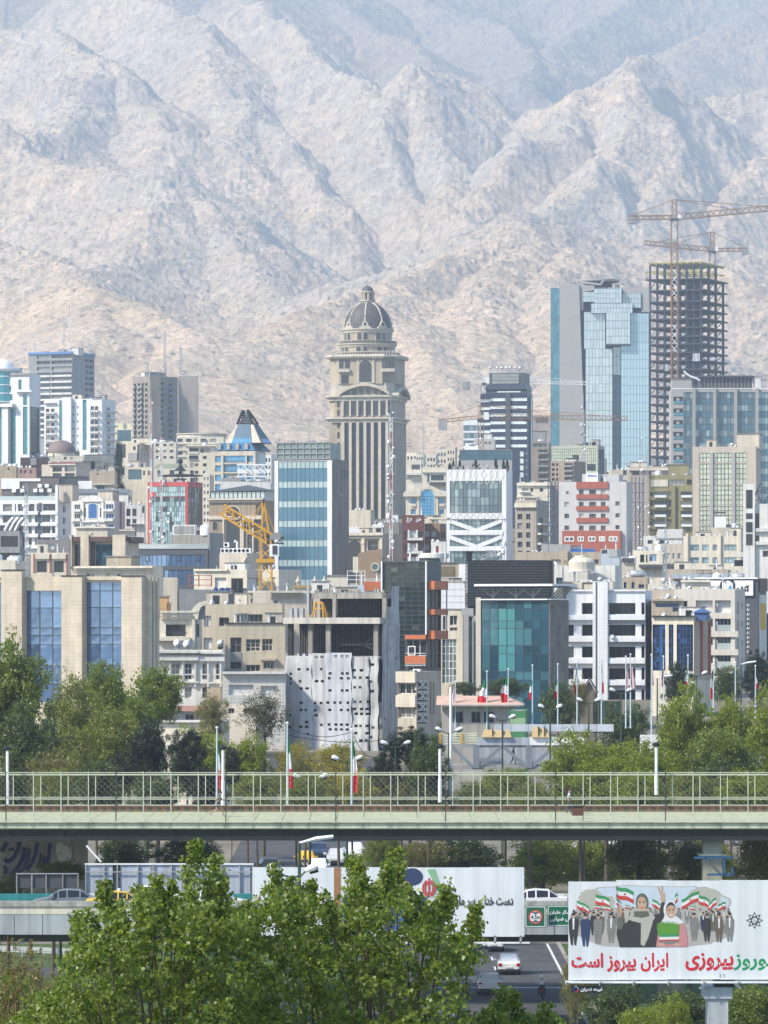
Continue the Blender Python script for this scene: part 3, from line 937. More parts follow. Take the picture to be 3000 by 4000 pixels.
# white apartment block with teal strips
b=Bld('apartment_tower','white apartment block with two teal glass strips and curved balconies',287,660,745,758,1620,WHITE,th=17,nick='the white block with two teal strips',rec=.4)
b.curtain(384,764,410,1090,2,14,GTEL,MULLB,gap=.14);b.curtain(536,764,561,1090,2,14,GTEL,MULLB,gap=.14)
for k in range(8):
 y=803+k*46.5
 for x in(471,501):b.win(x,y,x+8,y+17,1,1,g=GDRK)
 y=806+k*46
 for x0 in(297,330):b.win(x0,y+12,x0+24,y+40,2,1,g=GWIN)
 b.box('balcony',WPLAST,294,y+36,366,y+46,0,1.4)
 for x0 in(586,614):b.win(x0,y,x0+24,y+30,2,1,g=GWIN)
 b.box('balcony',WPLAST,583,y+28,645,y+38,0,1.4)
 b.win(690,y+4,712,y+28,2,1,face='s',g=GWIN);b.box('balcony',WPLAST,684,y+26,742,y+38,0,1.2,face='s')
b.box('stair_bay',WHITE,412,748,470,1200,0,1.5);b.box('roof_cornice',WPLAST,287,778,366,784,0,1)
b.box('roof_pergola',DARKG,590,748,645,752,-2,.6)
b.finish();b.clutter(7,6,'dha')
# block with a dark glass panel, its patch of sun painted as bright cream
b=Bld('office_building','cream white block with one big dark glass panel between the towers',735,870,870,918,2150,mat('sunlit_cream_render',(.80,.72,.48),.8,.05,.2),nick='the cream block with the glass panel')
b.curtain(760,962,850,1034,4,5,GSLT,MULL,gap=.2);b.box('gable_notch',GREYW,798,918,814,950,0,.3)
for k in range(2):b.box('wall_slot',GREYW,858,950+k*48,866,972+k*48,0,.3)
b.finish()
# twin brown grey slab
b=Bld('apartment_tower','brown grey twin tower with one blank wall and stacked balconies',860,958,1152,612,2050,BROWNG,th=38,left=True,nick='the brown grey twin tower',rec=.8)
for k in range(11):
 y=655+k*35
 for x0 in(868,893,918,940):
  b.win(x0,y,x0+14,y+22,2,1,face='s',g=GDRK,fr=FRM,fw=.2)
 b.box('balcony',GREYW,864,y+20,886,y+30,0,1.1,face='s');b.box('balcony',GREYW,905,y+20,930,y+30,0,1.1,face='s')
 y=678+k*38
 b.win(1036,y-30,1060,y-16,2,1,g=GDRK,fr=FRM)
 b.win(1090,y-22,1116,y,2,1,g=GDRK,fr=FRM);b.box('balcony',mat('blue_grey_balcony',(.20,.24,.30),.8) if k==0 else bpy.data.materials['blue_grey_balcony'],1086,y-6,1120,y+6,0,1.2)
b.box('lift_shaft',TAN,962,604,1034,1100,0,.8)
b.finish();b.hut(1010,584,1112,4,8,GREYW)
for px,yt,d,lb in((980,510,3,'short left'),(1092,285,8,'tallest'),(1196,390,8,'right')):b.mast(px,yt,3,.9,False,d,lb)
b.clutter(6,8,'dh')
b=Bld('apartment_tower','blank grey brown tower wall beside the balconied slab',1156,1283,1286,612,2060,mat('blank_grey_render',(.34,.31,.28),.9,.08,.2,streak=.2,joints=(60,3.2),jcol=.95),th=6,nick='the blank grey brown tower')
b.finish();b.clutter(9,9,'ddh')
# beige houses between (view A)
b=Bld('apartment_building','beige block with dark glass strip and grey panel under the cream block',752,905,992,1043,1500,BEIGE,th=20,nick='the beige block with the dark strip')
b.curtain(756,1052,815,1140,4,6,GDRK,MULL);b.curtain(890,1054,908,1162,1,8,GDRK,MULL);b.box('wall_panel',GREYW,832,1110,888,1165,0,.2);b.win(862,1066,880,1092,1,1,g=GDRK)
for k in range(5):b.win(920+k*13,1080+k%2*30,926+k*13,1096+k%2*30,1,1,face='s',g=GWIN)
b.hut(880,1012,960,3,5,BEIGE);b.finish();b.clutter(4,12,'dh')
b=Bld('apartment_building','long pale apartment house with rounded roof terrace before the blank tower',1142,1450,1450,1006,1600,CREAM,nick='the long pale house with the round terrace')
for k in range(3):
 y=1018+k*42
 for x0,w in((1150,34),(1206,36),(1258,20),(1300,40),(1360,40)):b.win(x0,y,x0+w,y+22,2,1)
 b.box('string_course',CREAM,1142,y+30,1450,y+36,0,.4)
c=MB();c.lathe([(8.2,b.fz(1006)),(8.2,b.fz(988)),(8.6,b.fz(986)),(8.6,b.fz(981)),(5,b.fz(980))],24,(b.fx(1300),9));c.build('round_terrace',CREAM,b.o)
b.finish();b.clutter(6,13,'dtd')
b=Bld('apartment_building','beige apartment house with two dark balconies left of the blue roof block',1213,1395,1400,1062,1420,CREAM,th=8,nick='the beige house with two dark balconies',rec=.6)
for k in range(6):
 y=1078+k*48
 if k<2:b.win(1226,y,1285,y+34,3,1,g=GDRK);b.box('balcony',FRM if k else WPLAST,1226,y+24,1286,y+36,-.3,.2)
 else:b.win(1232,y+2,1256,y+32,1,1)
 if k==0:b.wins([(1298,1324),(1330,1362)],[(y+4,y+30)])
 else:b.wins([(1262,1286),(1315,1340)] if k>1 else[(1315,1340)],[(y+4,y+24)])
b.box('roof_slab',CREAM,1210,1058,1404,1068,0,.9);b.finish();b.clutter(6,14,'dat')
b=Bld('apartment_building','small pale house between antenna masts below the balconied slab',995,1140,1140,1040,1480,CREAM,nick='the small pale house below the slab')
b.wins([(1010,1030),(1058,1080),(1100,1124)],[(1050,1068),(1090,1108),(1130,1148)]);b.finish();b.clutter(6,15,'ddt')
b=Bld('apartment_building','house with green tiled mansard roof behind the red framed block',1000,1215,1215,1212,1460,CREAM,nick='the green roofed house')
c=MB();c.prism([(0,0),(b.L,0),(b.L,12),(0,12)],b.H,b.fz(1180),top=.86);c.build('mansard_roof',mat('green_roof_tiles',(.24,.27,.19),.8,.2,1),b.o)
b.wins([(1020,1050),(1100,1130),(1160,1190)],[(1222,1250)]);b.finish()
# block with a blue glass pyramid
V('A')
b=Bld('office_building','beige block with blue glass pyramid roof and dark pointed cap',1378,1655,1722,1098,1400,BEIGE,th=16,nick='the block with the glass pyramid',rec=.5,parapet=.4)
for k in range(5):
 y=1128+k*61
 b.wins([(1394,1433),(1598,1640)],[(y,y+40)],nx=3,g=GCYN,fr=FRD)
 b.win(1452,y,1592,y+44,nx=6,nz=1,g=GCYN,fr=FRD);b.box('balcony_rail',FRM,1450,y+26,1594,y+30,-.1,.2)
 b.box('balcony_slab',BEIGE,1445,y+44,1598,y+52,-.3,.3)
 b.box('pier',BEIGE,1440,y-6,1450,y+52,0,.5);b.box('pier',BEIGE,1594,y-6,1602,y+52,0,.5)
b.box('flank_cladding',mat('pale_blue_panel',(.52,.60,.64),.4,.06,.2,joints=(2.2,2.2),jcol=.85),1672,1112,1718,1390,0,.15,face='s')
zA,zB,zC=b.fz(1098),b.fz(1042),b.fz(914)
Lc=b.L;Sd=max(b.S,16)
def ringp(z0,z1,in0,in1,nm,m,n=10,mats=None):
 c=MB()
 o0=[(in0,in0),(Lc-in0,in0),(Lc-in0,Sd-in0),(in0,Sd-in0)]
 o1=[(in1,in1),(Lc-in1,in1),(Lc-in1,Sd-in1),(in1,Sd-in1)]
 for k in range(4):
  k2=(k+1)%4
  c.face([(*o0[k],z0),(*o0[k2],z0),(*o1[k2],z1),(*o1[k],z1)])
 c.face([(*p,z1) for p in o1])
 return c.build(nm,m,b.o)
ringp(zA+.3,zB,.3,2.2,'blue_mansard',GCYN)
c=MB()
for k in range(15):
 x0=.4+(Lc-.8)*k/14;x1=2.2+(Lc-4.4)*k/14
 c.bar((x0,.22,zA+.3),(x1,2.1,zB),.12,.1)
for k in range(9):
 y0=.4+(Sd-.8)*k/8;y1=2.2+(Sd-4.4)*k/8
 c.bar((Lc-.22,y0,zA+.3),(Lc-2.1,y1,zB),.12,.1)
c.build('mansard_ribs',MULLB,b.o)
for k in range(4):
 x=b.fx(1420+k*58);c=MB();c.plate([(x-.45,zA+.5),(x+.45,zA+.5),(x+.45,zA+2),(x,zA+2.5),(x-.45,zA+2)],.1,1.2);c.build('dormer',GREYP,b.o)
PYRG=mat('pyramid_slate_glass',(.05,.12,.19),.35,.1,.3)
xa,xb,xt0,xt1=b.fx(1440),b.fx(1672),b.fx(1500),b.fx(1600)
yb0,yb1,yt0,yt1=2.6,14,5.6,10.5
def quadp(pts,nm,m):
 c=MB();c.face(pts);return c.build(nm,m,b.o)
B4=[(xa,yb0,zB),(xb,yb0,zB),(xb,yb1,zB),(xa,yb1,zB)];T4=[(xt0,yt0,zC),(xt1,yt0,zC),(xt1,yt1,zC),(xt0,yt1,zC)]
def lerp(p,q,t):return tuple(p[i]+(q[i]-p[i])*t for i in range(3))
for k in range(4):
 k2=(k+1)%4
 quadp([B4[k],B4[k2],T4[k2],T4[k]],'pyramid_face',BEIGE)
for(f0,f1,k) in((.20,.74,0),(.15,.85,1)):
 k2=(k+1)%4
 off=(0,-.12,.05) if k==0 else(.12,0,.05)
 p=[lerp(B4[k],B4[k2],f0),lerp(B4[k],B4[k2],f1),lerp(T4[k],T4[k2],f1 if k else .82),lerp(T4[k],T4[k2],f0-.12)]
 p=[tuple(v[i]+off[i] for i in range(3)) for v in p]
 quadp(p,'pyramid_glass',PYRG)
 c=MB()
 for j in range(7):
  t=j/6
  c.bar(lerp(p[0],p[1],t),lerp(p[3],p[2],t),.12,.12)
 c.build('pyramid_glazing_bars',MULLB,b.o)
 b2=lerp(p[0],p[3],.22),lerp(p[1],p[2],.22)
 c=MB();q=[p[0],p[1],b2[1],b2[0]];c.face([(v[0]+off[0]*.4,v[1]+off[1]*.4,v[2]) for v in q]);c.build('lower_glass_band',GCYN,b.o)
c=MB()
zT=b.fz(826);tp=((xt0+xt1)/2-.8,(yt0+yt1)/2,zT)
for k in range(4):
 p=T4[k];q=(tp[0]+(.9 if k in(1,2) else-.5),tp[1]+(.6 if k>1 else-.6),zT)
 c.bar(p,q,.55,.55)
 for j in range(1,5):
  t=j/5;k2=(k+1)%4
  c.bar(lerp(p,q,t),lerp(T4[k2],(tp[0]+(.9 if k2 in(1,2) else-.5),tp[1]+(.6 if k2>1 else-.6),zT),t),.2,.2)
c.bar(T4[0],T4[1],.5);c.bar(T4[1],T4[2],.5);c.bar(T4[2],T4[3],.5);c.bar(T4[3],T4[0],.5)
c.build('pointed_cap_frame',BLACK,b.o)
c=MB()
c.prism([(T4[k][0]*.7+tp[0]*.3,T4[k][1]*.7+tp[1]*.3) for k in range(4)],zC+.1,zT-1.2,top=.35);c.build('cap_core',DARKG,b.o)
b.finish()
# low villas and brown blocks at left (view a)
V('a')
b=Bld('villa','low villa with wide brown dome before the white teal-striped block',545,905,905,500,1540,CREAM,nick='the brown domed villa')
c=MB();c.lathe([(4.4,b.fz(500)),(4.4,b.fz(462)),(4.7,b.fz(460))],24,(b.fx(655),5));c.build('drum',CREAM,b.o)
c=MB();c.lathe([(4.5*math.cos(t),b.fz(460)+4.0*math.sin(t)) for t in[k*math.pi/16 for k in range(8)]]+[(.02,b.fz(460)+4.0)],24,(b.fx(655),5));c.build('dome',mat('brown_dome',(.20,.15,.14),.7,.15,.4),b.o,smooth=True)
b.wins([(690,720),(760,790),(930,978)],[(510,540)]);b.finish();b.clutter(4,20,'dh')
b=Bld('villa','cream two storey villa with arched window and tiled eaves',900,1100,1190,552,1520,CREAM,th=18,nick='the cream villa with the arched window')
b.arch(988,562,1022,640,GDRK);b.box('cornice',CREAM,895,546,1104,556,0,.8);b.win(1068,618,1096,648,2,1);b.hut(880,488,1150,2.5,6,CREAM)
b.wins([(1120,1140),(1155,1175)],[(600,640)],face='s');b.finish()
b=Bld('house','dark brown roof garden block with small black conifers on top',220,515,520,518,1500,mat('dark_brown_plaster',(.085,.06,.055),.9,.15,.3),th=5,nick='the dark brown block')
b.box('grey_stripe',GREYW,330,524,395,600,0,.25);b.win(348,580,384,624,1,1,g=GDRK);b.finish();b.clutter(8,21,'ddt')
b=Bld('house','flat brown block with one small square window at left edge',-40,175,195,608,1480,TAN,th=12,nick='the flat brown block')
b.win(82,628,104,655,1,1,g=GDRK);b.finish();b.clutter(6,22,'dat')
b=Bld('villa','beige villa with paired dark balconies and white flues',450,820,918,590,1460,BEIGE,th=18,nick='the beige villa with paired balconies',rec=.9)
b.wins([(568,668),(700,808)],[(606,668)],nx=4,nz=1,g=GWIN,fr=FRD);b.box('balcony_rail',FRD,566,648,672,652,-.1,.05);b.box('balcony_rail',FRD,696,648,812,652,-.1,.05)
b.box('cornice',WPLAST,530,586,826,596,0,.7);b.box('brown_eaves',TERRA,530,574,826,582,-2,.6);b.hut(520,565,830,1.5,6,BEIGE)
b.wins([(568,664),(700,806)],[(684,720)],nx=3,g=GWIN);b.finish();b.clutter(5,23,'hhd')
b=Bld('house','long low black pavilion roof behind the beige stair tower',395,945,945,720,1450,DARKG,nick='the low black pavilion')
b.curtain(410,726,930,745,16,1,GDRK,MULL);b.finish()
b=Bld('house','red tiled low house beside an antenna cluster',195,390,395,628,1470,mat('pink_plaster',(.42,.27,.22),.9,.15,.3),th=6,nick='the low pink house')
b.wins([(215,240),(260,285),(320,345)],[(650,690)]);b.finish();b.clutter(7,24,'dd')
b=Bld('apartment_building','cream block with long flat terrace right of the stair tower',1170,1640,1640,622,1490,CREAM,nick='the cream terrace block')
b.wins(cols(1190,60,3,34)+cols(1545,52,2,26),[(660,710)]);b.win(1385,645,1530,755,3,2,g=GSLT);b.finish();b.clutter(9,25,'ddaht')
# the domed tower, the glass towers and the skeleton frame
V('B')
b=Bld('domed_tower','tall beige stone tower with grey dome, lantern and stepped round tiers',472,886,976,905,1780,TOWER,th=11.9,nick='the domed tower',rec=.7,parapet=.2,base=4)
S0=b.S=b.L
L0=b.L;CX,CY=L0/2,S0/2
def gt(i,j):return GTOW
for k in range(6):
 x=575+k*47.5
 b.curtain(x,912,x+30,1800,1,22,GTOW,MULL,gap=.35)
for k in range(13):
 b.win(527,905+k*67,542,947+k*67,1,2,g=GTOW,fr=MULL);b.win(872,905+k*67,886,947+k*67,1,2,g=GTOW,fr=MULL)
for k in range(7):b.box('stone_rib',TOWERD,604+(k-1)*47.5,905,622+(k-1)*47.5,1800,0,.7)
for k in range(6):
 b.box('flank_rib',TOWERD,898+k*13,905,902+k*13,1800,0,.4,face='s')
def ring(z0,z1,e,ch,name,m,e1=None,ch1=None,parent=None):
 def pl(e,c):
  a0,a1,c0,c1=-e,L0+e,-e,S0+e
  return[(a0+c,c0),(a1-c,c0),(a1,c0+c),(a1,c1-c),(a1-c,c1),(a0+c,c1),(a0,c1-c),(a0,c0+c)]
 p0,p1=pl(e,ch),pl(e if e1 is None else e1,ch if ch1 is None else ch1)
 c=MB()
 for k in range(8):
  k2=(k+1)%8
  c.face([(*p0[k],z0),(*p0[k2],z0),(*p1[k2],z1),(*p1[k],z1)])
 c.face([(*p,z1) for p in p1]);c.face([(*p,z0) for p in reversed(p0)])
 return c.build(name,m,b.o)
def cornice(y0,y1,e,ch=2.0):
 z0,z1=b.fz(y1),b.fz(y0);h=z1-z0
 ring(z0,z0+h*.4,e*.45,ch,'cornice_bed',TOWERD)
 ring(z0+h*.4,z0+h*.72,e*.45,ch,'cornice_swell',TOWERD,e,ch)
 ring(z0+h*.72,z1,e,ch,'cornice_top',TOWERD,e*.95,ch)
z=b.fz
cornice(878,912,1.6)
ring(z(878),z(770),.2,2.2,'arcade_storey',TOWER)
for k in range(6):
 x=577+k*47.5
 b.arch(x,768,x+27,866,GTOW,TOWERD,out=.35,nx=1,nz=4)
for k in range(7):b.box('half_column',TOWERD,607+(k-1)*47.5,772,619+(k-1)*47.5,872,.2,1.1)
for x in(527,862):
 for y in(770,828):b.win(x,y,x+16,y+40,1,2,g=GTOW,fr=MULL,hole=False,out=.3)
cornice(736,770,1.5)
ring(z(736),z(655),-.2,2.2,'attic_storey',TOWERD)
c=MB();pts=[]
xa,xb=b.fx(545),b.fx(868)
n=14
for k in range(n+1):
 t=k/n;pts.append((xa+(xb-xa)*t,z(718)+(z(656)-z(718))*math.sin(math.pi*t)**.8))
inn=[(x,zz-1.1) for x,zz in pts]
for k in range(n):
 c.hexa([(pts[k][0],-1.9,inn[k][1]),(pts[k+1][0],-1.9,inn[k+1][1]),(pts[k+1][0],1,inn[k+1][1]),(pts[k][0],1,inn[k][1]),(pts[k][0],-1.9,pts[k][1]),(pts[k+1][0],-1.9,pts[k+1][1]),(pts[k+1][0],1,pts[k+1][1]),(pts[k][0],1,pts[k][1])])
c.build('curved_pediment',TOWERD,b.o)
for k,(x,h) in enumerate(((577,22),(622,34),(668,40),(714,40),(762,34),(808,22))):
 b.win(x,730-h,x+30,730,1,1,g=GTOW,fr=TOWERD,hole=False,out=.25)
c=MB();ya,yb=1.0,S0-1.0
for k in range(10):
 t0,t1=k/10,(k+1)/10
 q=[(ya+(yb-ya)*t,z(730)+(z(668)-z(730))*math.sin(math.pi*t)**.8) for t in(t0,t1)]
 c.hexa([(L0-1,q[0][0],q[0][1]-1.2),(L0+2,q[0][0],q[0][1]-1.2),(L0+2,q[1][0],q[1][1]-1.2),(L0-1,q[1][0],q[1][1]-1.2),(L0-1,q[0][0],q[0][1]),(L0+2,q[0][0],q[0][1]),(L0+2,q[1][0],q[1][1]),(L0-1,q[1][0],q[1][1])])
c.build('flank_pediment',TOWERD,b.o)
w3=L0/2-(b.fx(945)-b.fx(518))/2
ring(z(660),z(495),-w3,4.2,'upper_storey',TOWER)
sh=w3
b.arch(671,506,752,650,GTOW,TOWERD,out=-sh+.3,nx=3,nz=3)
b.box('window_surround',TOWERD,655,496,668,655,-sh,-sh+.35);b.box('window_surround',TOWERD,755,496,770,655,-sh,-sh+.35)
for x0,x1 in((540,566),(578,607),(818,850),(864,901)):b.win(x0,503,x1,558,2,2,g=GTOW,fr=MULL,hole=False,out=-sh+.25)
for x0,x1 in((553,600),(825,874)):b.win(x0,602,x1,655,3,2,g=GTOW,fr=MULL,hole=False,out=-sh+.25)
for x0,x1 in((536,612),(814,905)):b.box('balcony',TOWERD,x0,563,x1,584,-sh,-sh+1.0)
zz0,zz1=z(495),z(470)
hh=zz1-zz0
ring(zz0,zz0+hh*.5,-w3+1.0,4.6,'cornice_bed',TOWERD,-w3+1.4,4.6);ring(zz0+hh*.5,zz1,-w3+1.4,4.6,'cornice_top',TOWERD,-w3+1.0,4.6)
c=MB()
for k in range(26):
 t=k/25;x=w3-.8+(L0-2*w3+1.6)*t;c.box(x-.14,w3-.9,zz1,x+.14,w3-.6,zz1+1.0)
c.box(w3-1,w3-.95,zz1+1.0,L0-w3+1,w3-.5,zz1+1.2);c.build('balustrade',TOWERD,b.o)
def drum(yb,yt,xl,xr,nw,wh,nm):
 r=(b.fx(xr)-b.fx(xl))/2*.99
 c=MB();c.lathe([(r,z(yb)),(r,z(yt))],48,(CX,CY));c.build(nm,TOWER,b.o)
 for k in range(nw):
  a=R(-90)+R(360)*(k+.5)/nw+(R(4) if k%2 else R(-4))
  q=MB()
  wd=.85;ol=[(-wd,0),(wd,0),(wd,wh-wd)]+[(wd*math.cos(t),wh-wd+wd*math.sin(t)) for t in[math.pi*j/8 for j in range(1,8)]]+[(-wd,wh-wd)]
  q.plate([(x*1.3,zz*1.06) for x,zz in ol],-.16,.3)
  o=bpy.data.objects.new('arched_window',q.mesh('arched_window',TOWERD));o.location=(CX+r*math.cos(a),CY+r*math.sin(a),z(yb)+.7);o.rotation_euler=(0,0,a+R(90));put(o,b.o)
  g=MB();g.plate(ol,-.2,-.162);g.build('pane',GTOW,o)
 return r
def rcorn(y0,y1,r,e):
 c=MB();z0,z1=z(y1),z(y0);h=z1-z0
 c.lathe([(r,z0-.1),(r+e*.4,z0),(r+e*.5,z0+h*.45),(r+e,z0+h*.7),(r+e,z1),(r-.5,z1+.05)],48,(CX,CY));c.build('round_cornice',TOWERD,b.o)
r1=drum(470,414,553,903,16,2.5,'lower_round_tier');rcorn(393,416,r1,.9)
r2=drum(394,320,575,886,16,3.3,'upper_round_tier');rcorn(296,322,r2,.9)
for rr_,yy in((r1+.6,393),(r1+1.7,470)):
 c=MB()
 for k in range(64):
  a=2*math.pi*k/64
  c.box(CX+rr_*math.cos(a)-.12,CY+rr_*math.sin(a)-.12,z(yy),CX+rr_*math.cos(a)+.12,CY+rr_*math.sin(a)+.12,z(yy)+.9)
 c.lathe([(rr_-.15,z(yy)+.9),(rr_+.2,z(yy)+.9),(rr_+.2,z(yy)+1.1),(rr_-.15,z(yy)+1.1)],48,(CX,CY));c.build('balustrade',TOWERD,b.o)
rd=(b.fx(880)-b.fx(580))/2
zd0,zd1=z(296),z(122)
prof=[]
for k in range(15):
 t=k/14*R(80)
 prof.append((rd*math.cos(t)**.82,zd0+(zd1-zd0)*math.sin(t)/math.sin(R(80))))
c=MB();c.lathe(prof,48,(CX,CY));c.build('dome',DOMEM,b.o,smooth=True)
for k in range(8):
 a=R(-90)+R(45)*k+R(6)
 c=MB();c.tube([(CX+(p[0]+.05)*math.cos(a),CY+(p[0]+.05)*math.sin(a),p[1]) for p in prof],.33,6);c.build('dome_rib',TOWERD,b.o)
 a+=R(0)
 q=MB();q.plate([(-2.3,0),(2.3,0),(2.2,.5),(1.3,1.0),(1.1,1.9),(.55,2.6),(0,2.85),(-.55,2.6),(-1.1,1.9),(-1.3,1.0),(-2.2,.5)],-.35,.8)
 q.lathe([(.45,-.1),(.45,.1)],10)
 o=bpy.data.objects.new('dome_dormer',q.mesh('dome_dormer',TOWERD));o.location=(CX+(rd+.1)*math.cos(a),CY+(rd+.1)*math.sin(a),zd0);o.rotation_euler=(0,0,a+R(90));put(o,b.o)
 g=MB();g.plate([(.45*math.cos(t),1.55+.45*math.sin(t)) for t in[j*math.pi/6 for j in range(12)]],-.42,-.36);g.build('round_window',BLACK,o)
rt=prof[-1][0]
rl=(b.fx(768)-b.fx(690))/2
c=MB();c.lathe([(rt+.3,zd1-.3),(rt+.5,zd1+.4),(rl+.6,zd1+.6),(rl+.6,z(104)),(rl*.6,z(103))],24,(CX,CY));c.build('lantern_base',TOWERD,b.o)
for k in range(8):
 a=R(45)*k+R(22.5)+R(-90)
 c=MB();c.tube([(CX+rl*.86*math.cos(a),CY+rl*.86*math.sin(a),z(105)),(CX+rl*.86*math.cos(a),CY+rl*.86*math.sin(a),z(56))],.52,8);c.build('lantern_column',TOWER,b.o)
c=MB();c.lathe([(rl*.9,z(58)),(rl*1.12,z(54)),(rl*1.12,z(46)),(rl*.95,z(45))],24,(CX,CY));c.build('lantern_cornice',TOWERD,b.o)
c=MB();c.lathe([(rl*.95*math.cos(t),z(46)+(z(10)-z(46))*math.sin(t)) for t in[k*math.pi/16 for k in range(8)]]+[(.3,z(9)),(.02,z(3))],24,(CX,CY));c.build('lantern_dome',DOMEM,b.o,smooth=True)
b.finish()
V('F')
lm=Q(874,470,1000);gz=ground(1000)
lattice_mast((lm.x,lm.y,gz),Q(874,-220,1000).z-gz+12,.62,0,'tall red and white dish mast standing before the domed tower',None,True,26)
V('A')
for(px,yt,D,lb) in((978,640,1300,'slim red and white mast before the brown grey twin tower'),(1045,900,1200,'slim grey mast with dishes left of the red framed block'),(664,560,1900,'thin pale mast right of the white block')):
 p=Q(px,yt,D);g0=ground(D)
 lattice_mast((p.x,D,g0),p.z-g0,.5,0,lb,None,'red' in lb,8)
V('B')
for(px,yt,D,lb) in((345,840,1900,'thin mast standing left of the domed tower'),(1086,880,1700,'thin mast standing right of the domed tower'),(150,950,1900,'short thin mast above the blue glass tower')):
 p=Q(px,yt,D);g0=ground(D)
 lattice_mast((p.x,D,g0),p.z-g0,.45,0,lb,None,False,3)
V('a')
p=Q(285,690,1050);lattice_mast((p.x,1050,ground(1050)),p.z-ground(1050),.7,0,'dark lattice mast hung with dishes before the white tile block',None,False,12)
V('D')
for px,yt,lb in((833,260,'slim dish mast before the blue curtain wall tower'),(877,330,'second slim dish mast beside the skeleton frame')):
 p=Q(px,yt,1250);lattice_mast((p.x,1250,ground(1250)),p.z-ground(1250),.45,0,lb,None,False,9)
p=Q(462,60,1400);lattice_mast((p.x,1400,ground(1400)),p.z-ground(1400),.6,0,'pale mast stacked with dishes on the grey tower edge',None,False,14)
p=Q(995,850,900);lattice_mast((p.x,900,ground(900)),p.z-ground(900),.5,0,'dark antenna pole before the cream block with blue windows',None,False,5)
# tall grey and glass tower on the right (view C)
V('C')
b=Bld('glass_tower','tall tower of grey panels and stepped pale glass with roof disc',250,888,893,700,2050,GREYP,th=4,nick='the tall grey and glass tower',rec=.3,parapet=.5)
zt=b.fz
b.curtain(252,704,308,1900,3,34,GSTR,MULLB,gap=.12,rows=[1]*34)
def leanplate(poly,o0,o1,nm,m):
 c=MB();c.plate([(b.fx(x),zt(y)) for x,y in poly],-o1,-o0);return c.build(nm,m,b.o)
leanplate([(310,684),(436,684),(480,1900),(310,1900)],0,3.0,'grey_slab',GREYP)
leanplate([(436,852),(466,850),(520,1900),(480,1900)],.2,1.6,'dark_slot',DARKG)
leanplate([(436,684),(535,690),(535,720),(462,730),(462,852),(440,852)],.1,2.2,'upper_grey_panel',GREYP)
leanplate([(716,702),(886,702),(889,862),(838,862),(838,742),(716,742)],.1,1.4,'right_grey_panel',GREYP)
def gcol(x0,y0,x1,y1,nx,dy,out0,out1,m,tilt=0):
 r=b.rect(x0,y0,x1,y1,'f')
 c=MB();c.box(r[0],-out1+.12,r[1],r[2],-out0,r[3]);core=c.build('glass_volume',MULL,b.o)
 n=max(1,round((y1-y0)/dy))
 b.curtain(x0,y0,x1,y1,nx,n,m,MULLB,hole=False,out=out1+.05,gap=.12)
gcol(534,712,712,806,9,31,0,4.6,GCUR)
gcol(515,808,782,872,13,32,0,5.2,GCUR)
gcol(612,870,768,1072,8,50,0,6.0,GCUR)
gcol(468,862,606,1100,7,56,0,3.4,GCUR);gcol(478,1100,652,1900,8,57,0,3.4,GCUR)
gcol(770,872,893,1060,6,57,0,3.8,GCU2);gcol(708,1060,893,1900,9,57,0,3.8,GCU2)
gcol(655,1088,704,1270,2,60,-1,1.2,GCUR);gcol(655,1274,704,1900,2,57,-1,.6,GSLT)
gcol(462,730,534,796,4,33,0,2.5,GCUR);gcol(716,742,836,836,6,31,0,2.0,GCUR)
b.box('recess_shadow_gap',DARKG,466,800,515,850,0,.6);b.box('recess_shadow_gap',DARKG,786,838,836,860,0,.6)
b.box('overhang',DARKG,608,1072,772,1082,0,6.1)
cxx,czz=b.fx(556),zt(648)
c=MB();rr_=(b.fx(696)-b.fx(416))/2
c.lathe([(rr_*.62,zt(700)),(rr_*.66,zt(672))],36,(cxx,rr_));c.build('roof_drum',DARKG,b.o)
c=MB();c.lathe([(rr_*.68,zt(664)),(rr_*.98,zt(656)),(rr_,zt(650)),(rr_,zt(642)),(.1,zt(641))],36,(cxx,rr_));c.build('roof_disc',GREYP,b.o)
c=MB();c.bar((b.fx(575),-1,zt(682)),(b.fx(594),-1,zt(650)),.8);c.bar((b.fx(440),-.5,zt(664)),(b.fx(575),-1,zt(682)),.8);c.build('roof_strut',GREYP,b.o)
b.finish();b.clutter(5,31,'hd')
# steel skeleton tower
D=2250
b=Bld('skeleton_tower','unfinished steel frame tower of dark columns and floors under yellow formwork',895,1225,1368,640,D,DARKG,th=22,nick='the steel skeleton tower',base=3)
H=b.H;Ls,Ss=b.L,b.S
steel=mat('dark_steel_primer',(.03,.032,.055),.6,.15,.5);slab=mat('floor_deck',(.05,.045,.05),.9,.2,.4);formw=mat('yellow_formwork',(.30,.27,.10),.8,.2,.8)
ys=[640,712,786,842,898,954,1012,1062,1116,1168,1226,1282,1338,1394,1450,1506,1562,1618,1674,1730,1790,1850]
zs=[b.fz(y) for y in ys]
for zq in zs:
 if zq<2:continue
 c=MB();c.box(-1.8,-1.6,zq-.65,Ls+1.8,Ss+1.6,zq);c.build('floor_slab',slab,b.o)
nx_,ny_=8,4
for i in range(nx_):
 for j in range(ny_):
  x,y=Ls*i/(nx_-1),Ss*j/(ny_-1)
  wdt=.95 if i%3 else .7
  c=MB();c.box(x-wdt/2,y-wdt/2,0,x+wdt/2,y+wdt/2,b.fz(548) if j<3 else H);c.build('column',steel,b.o)
c=MB()
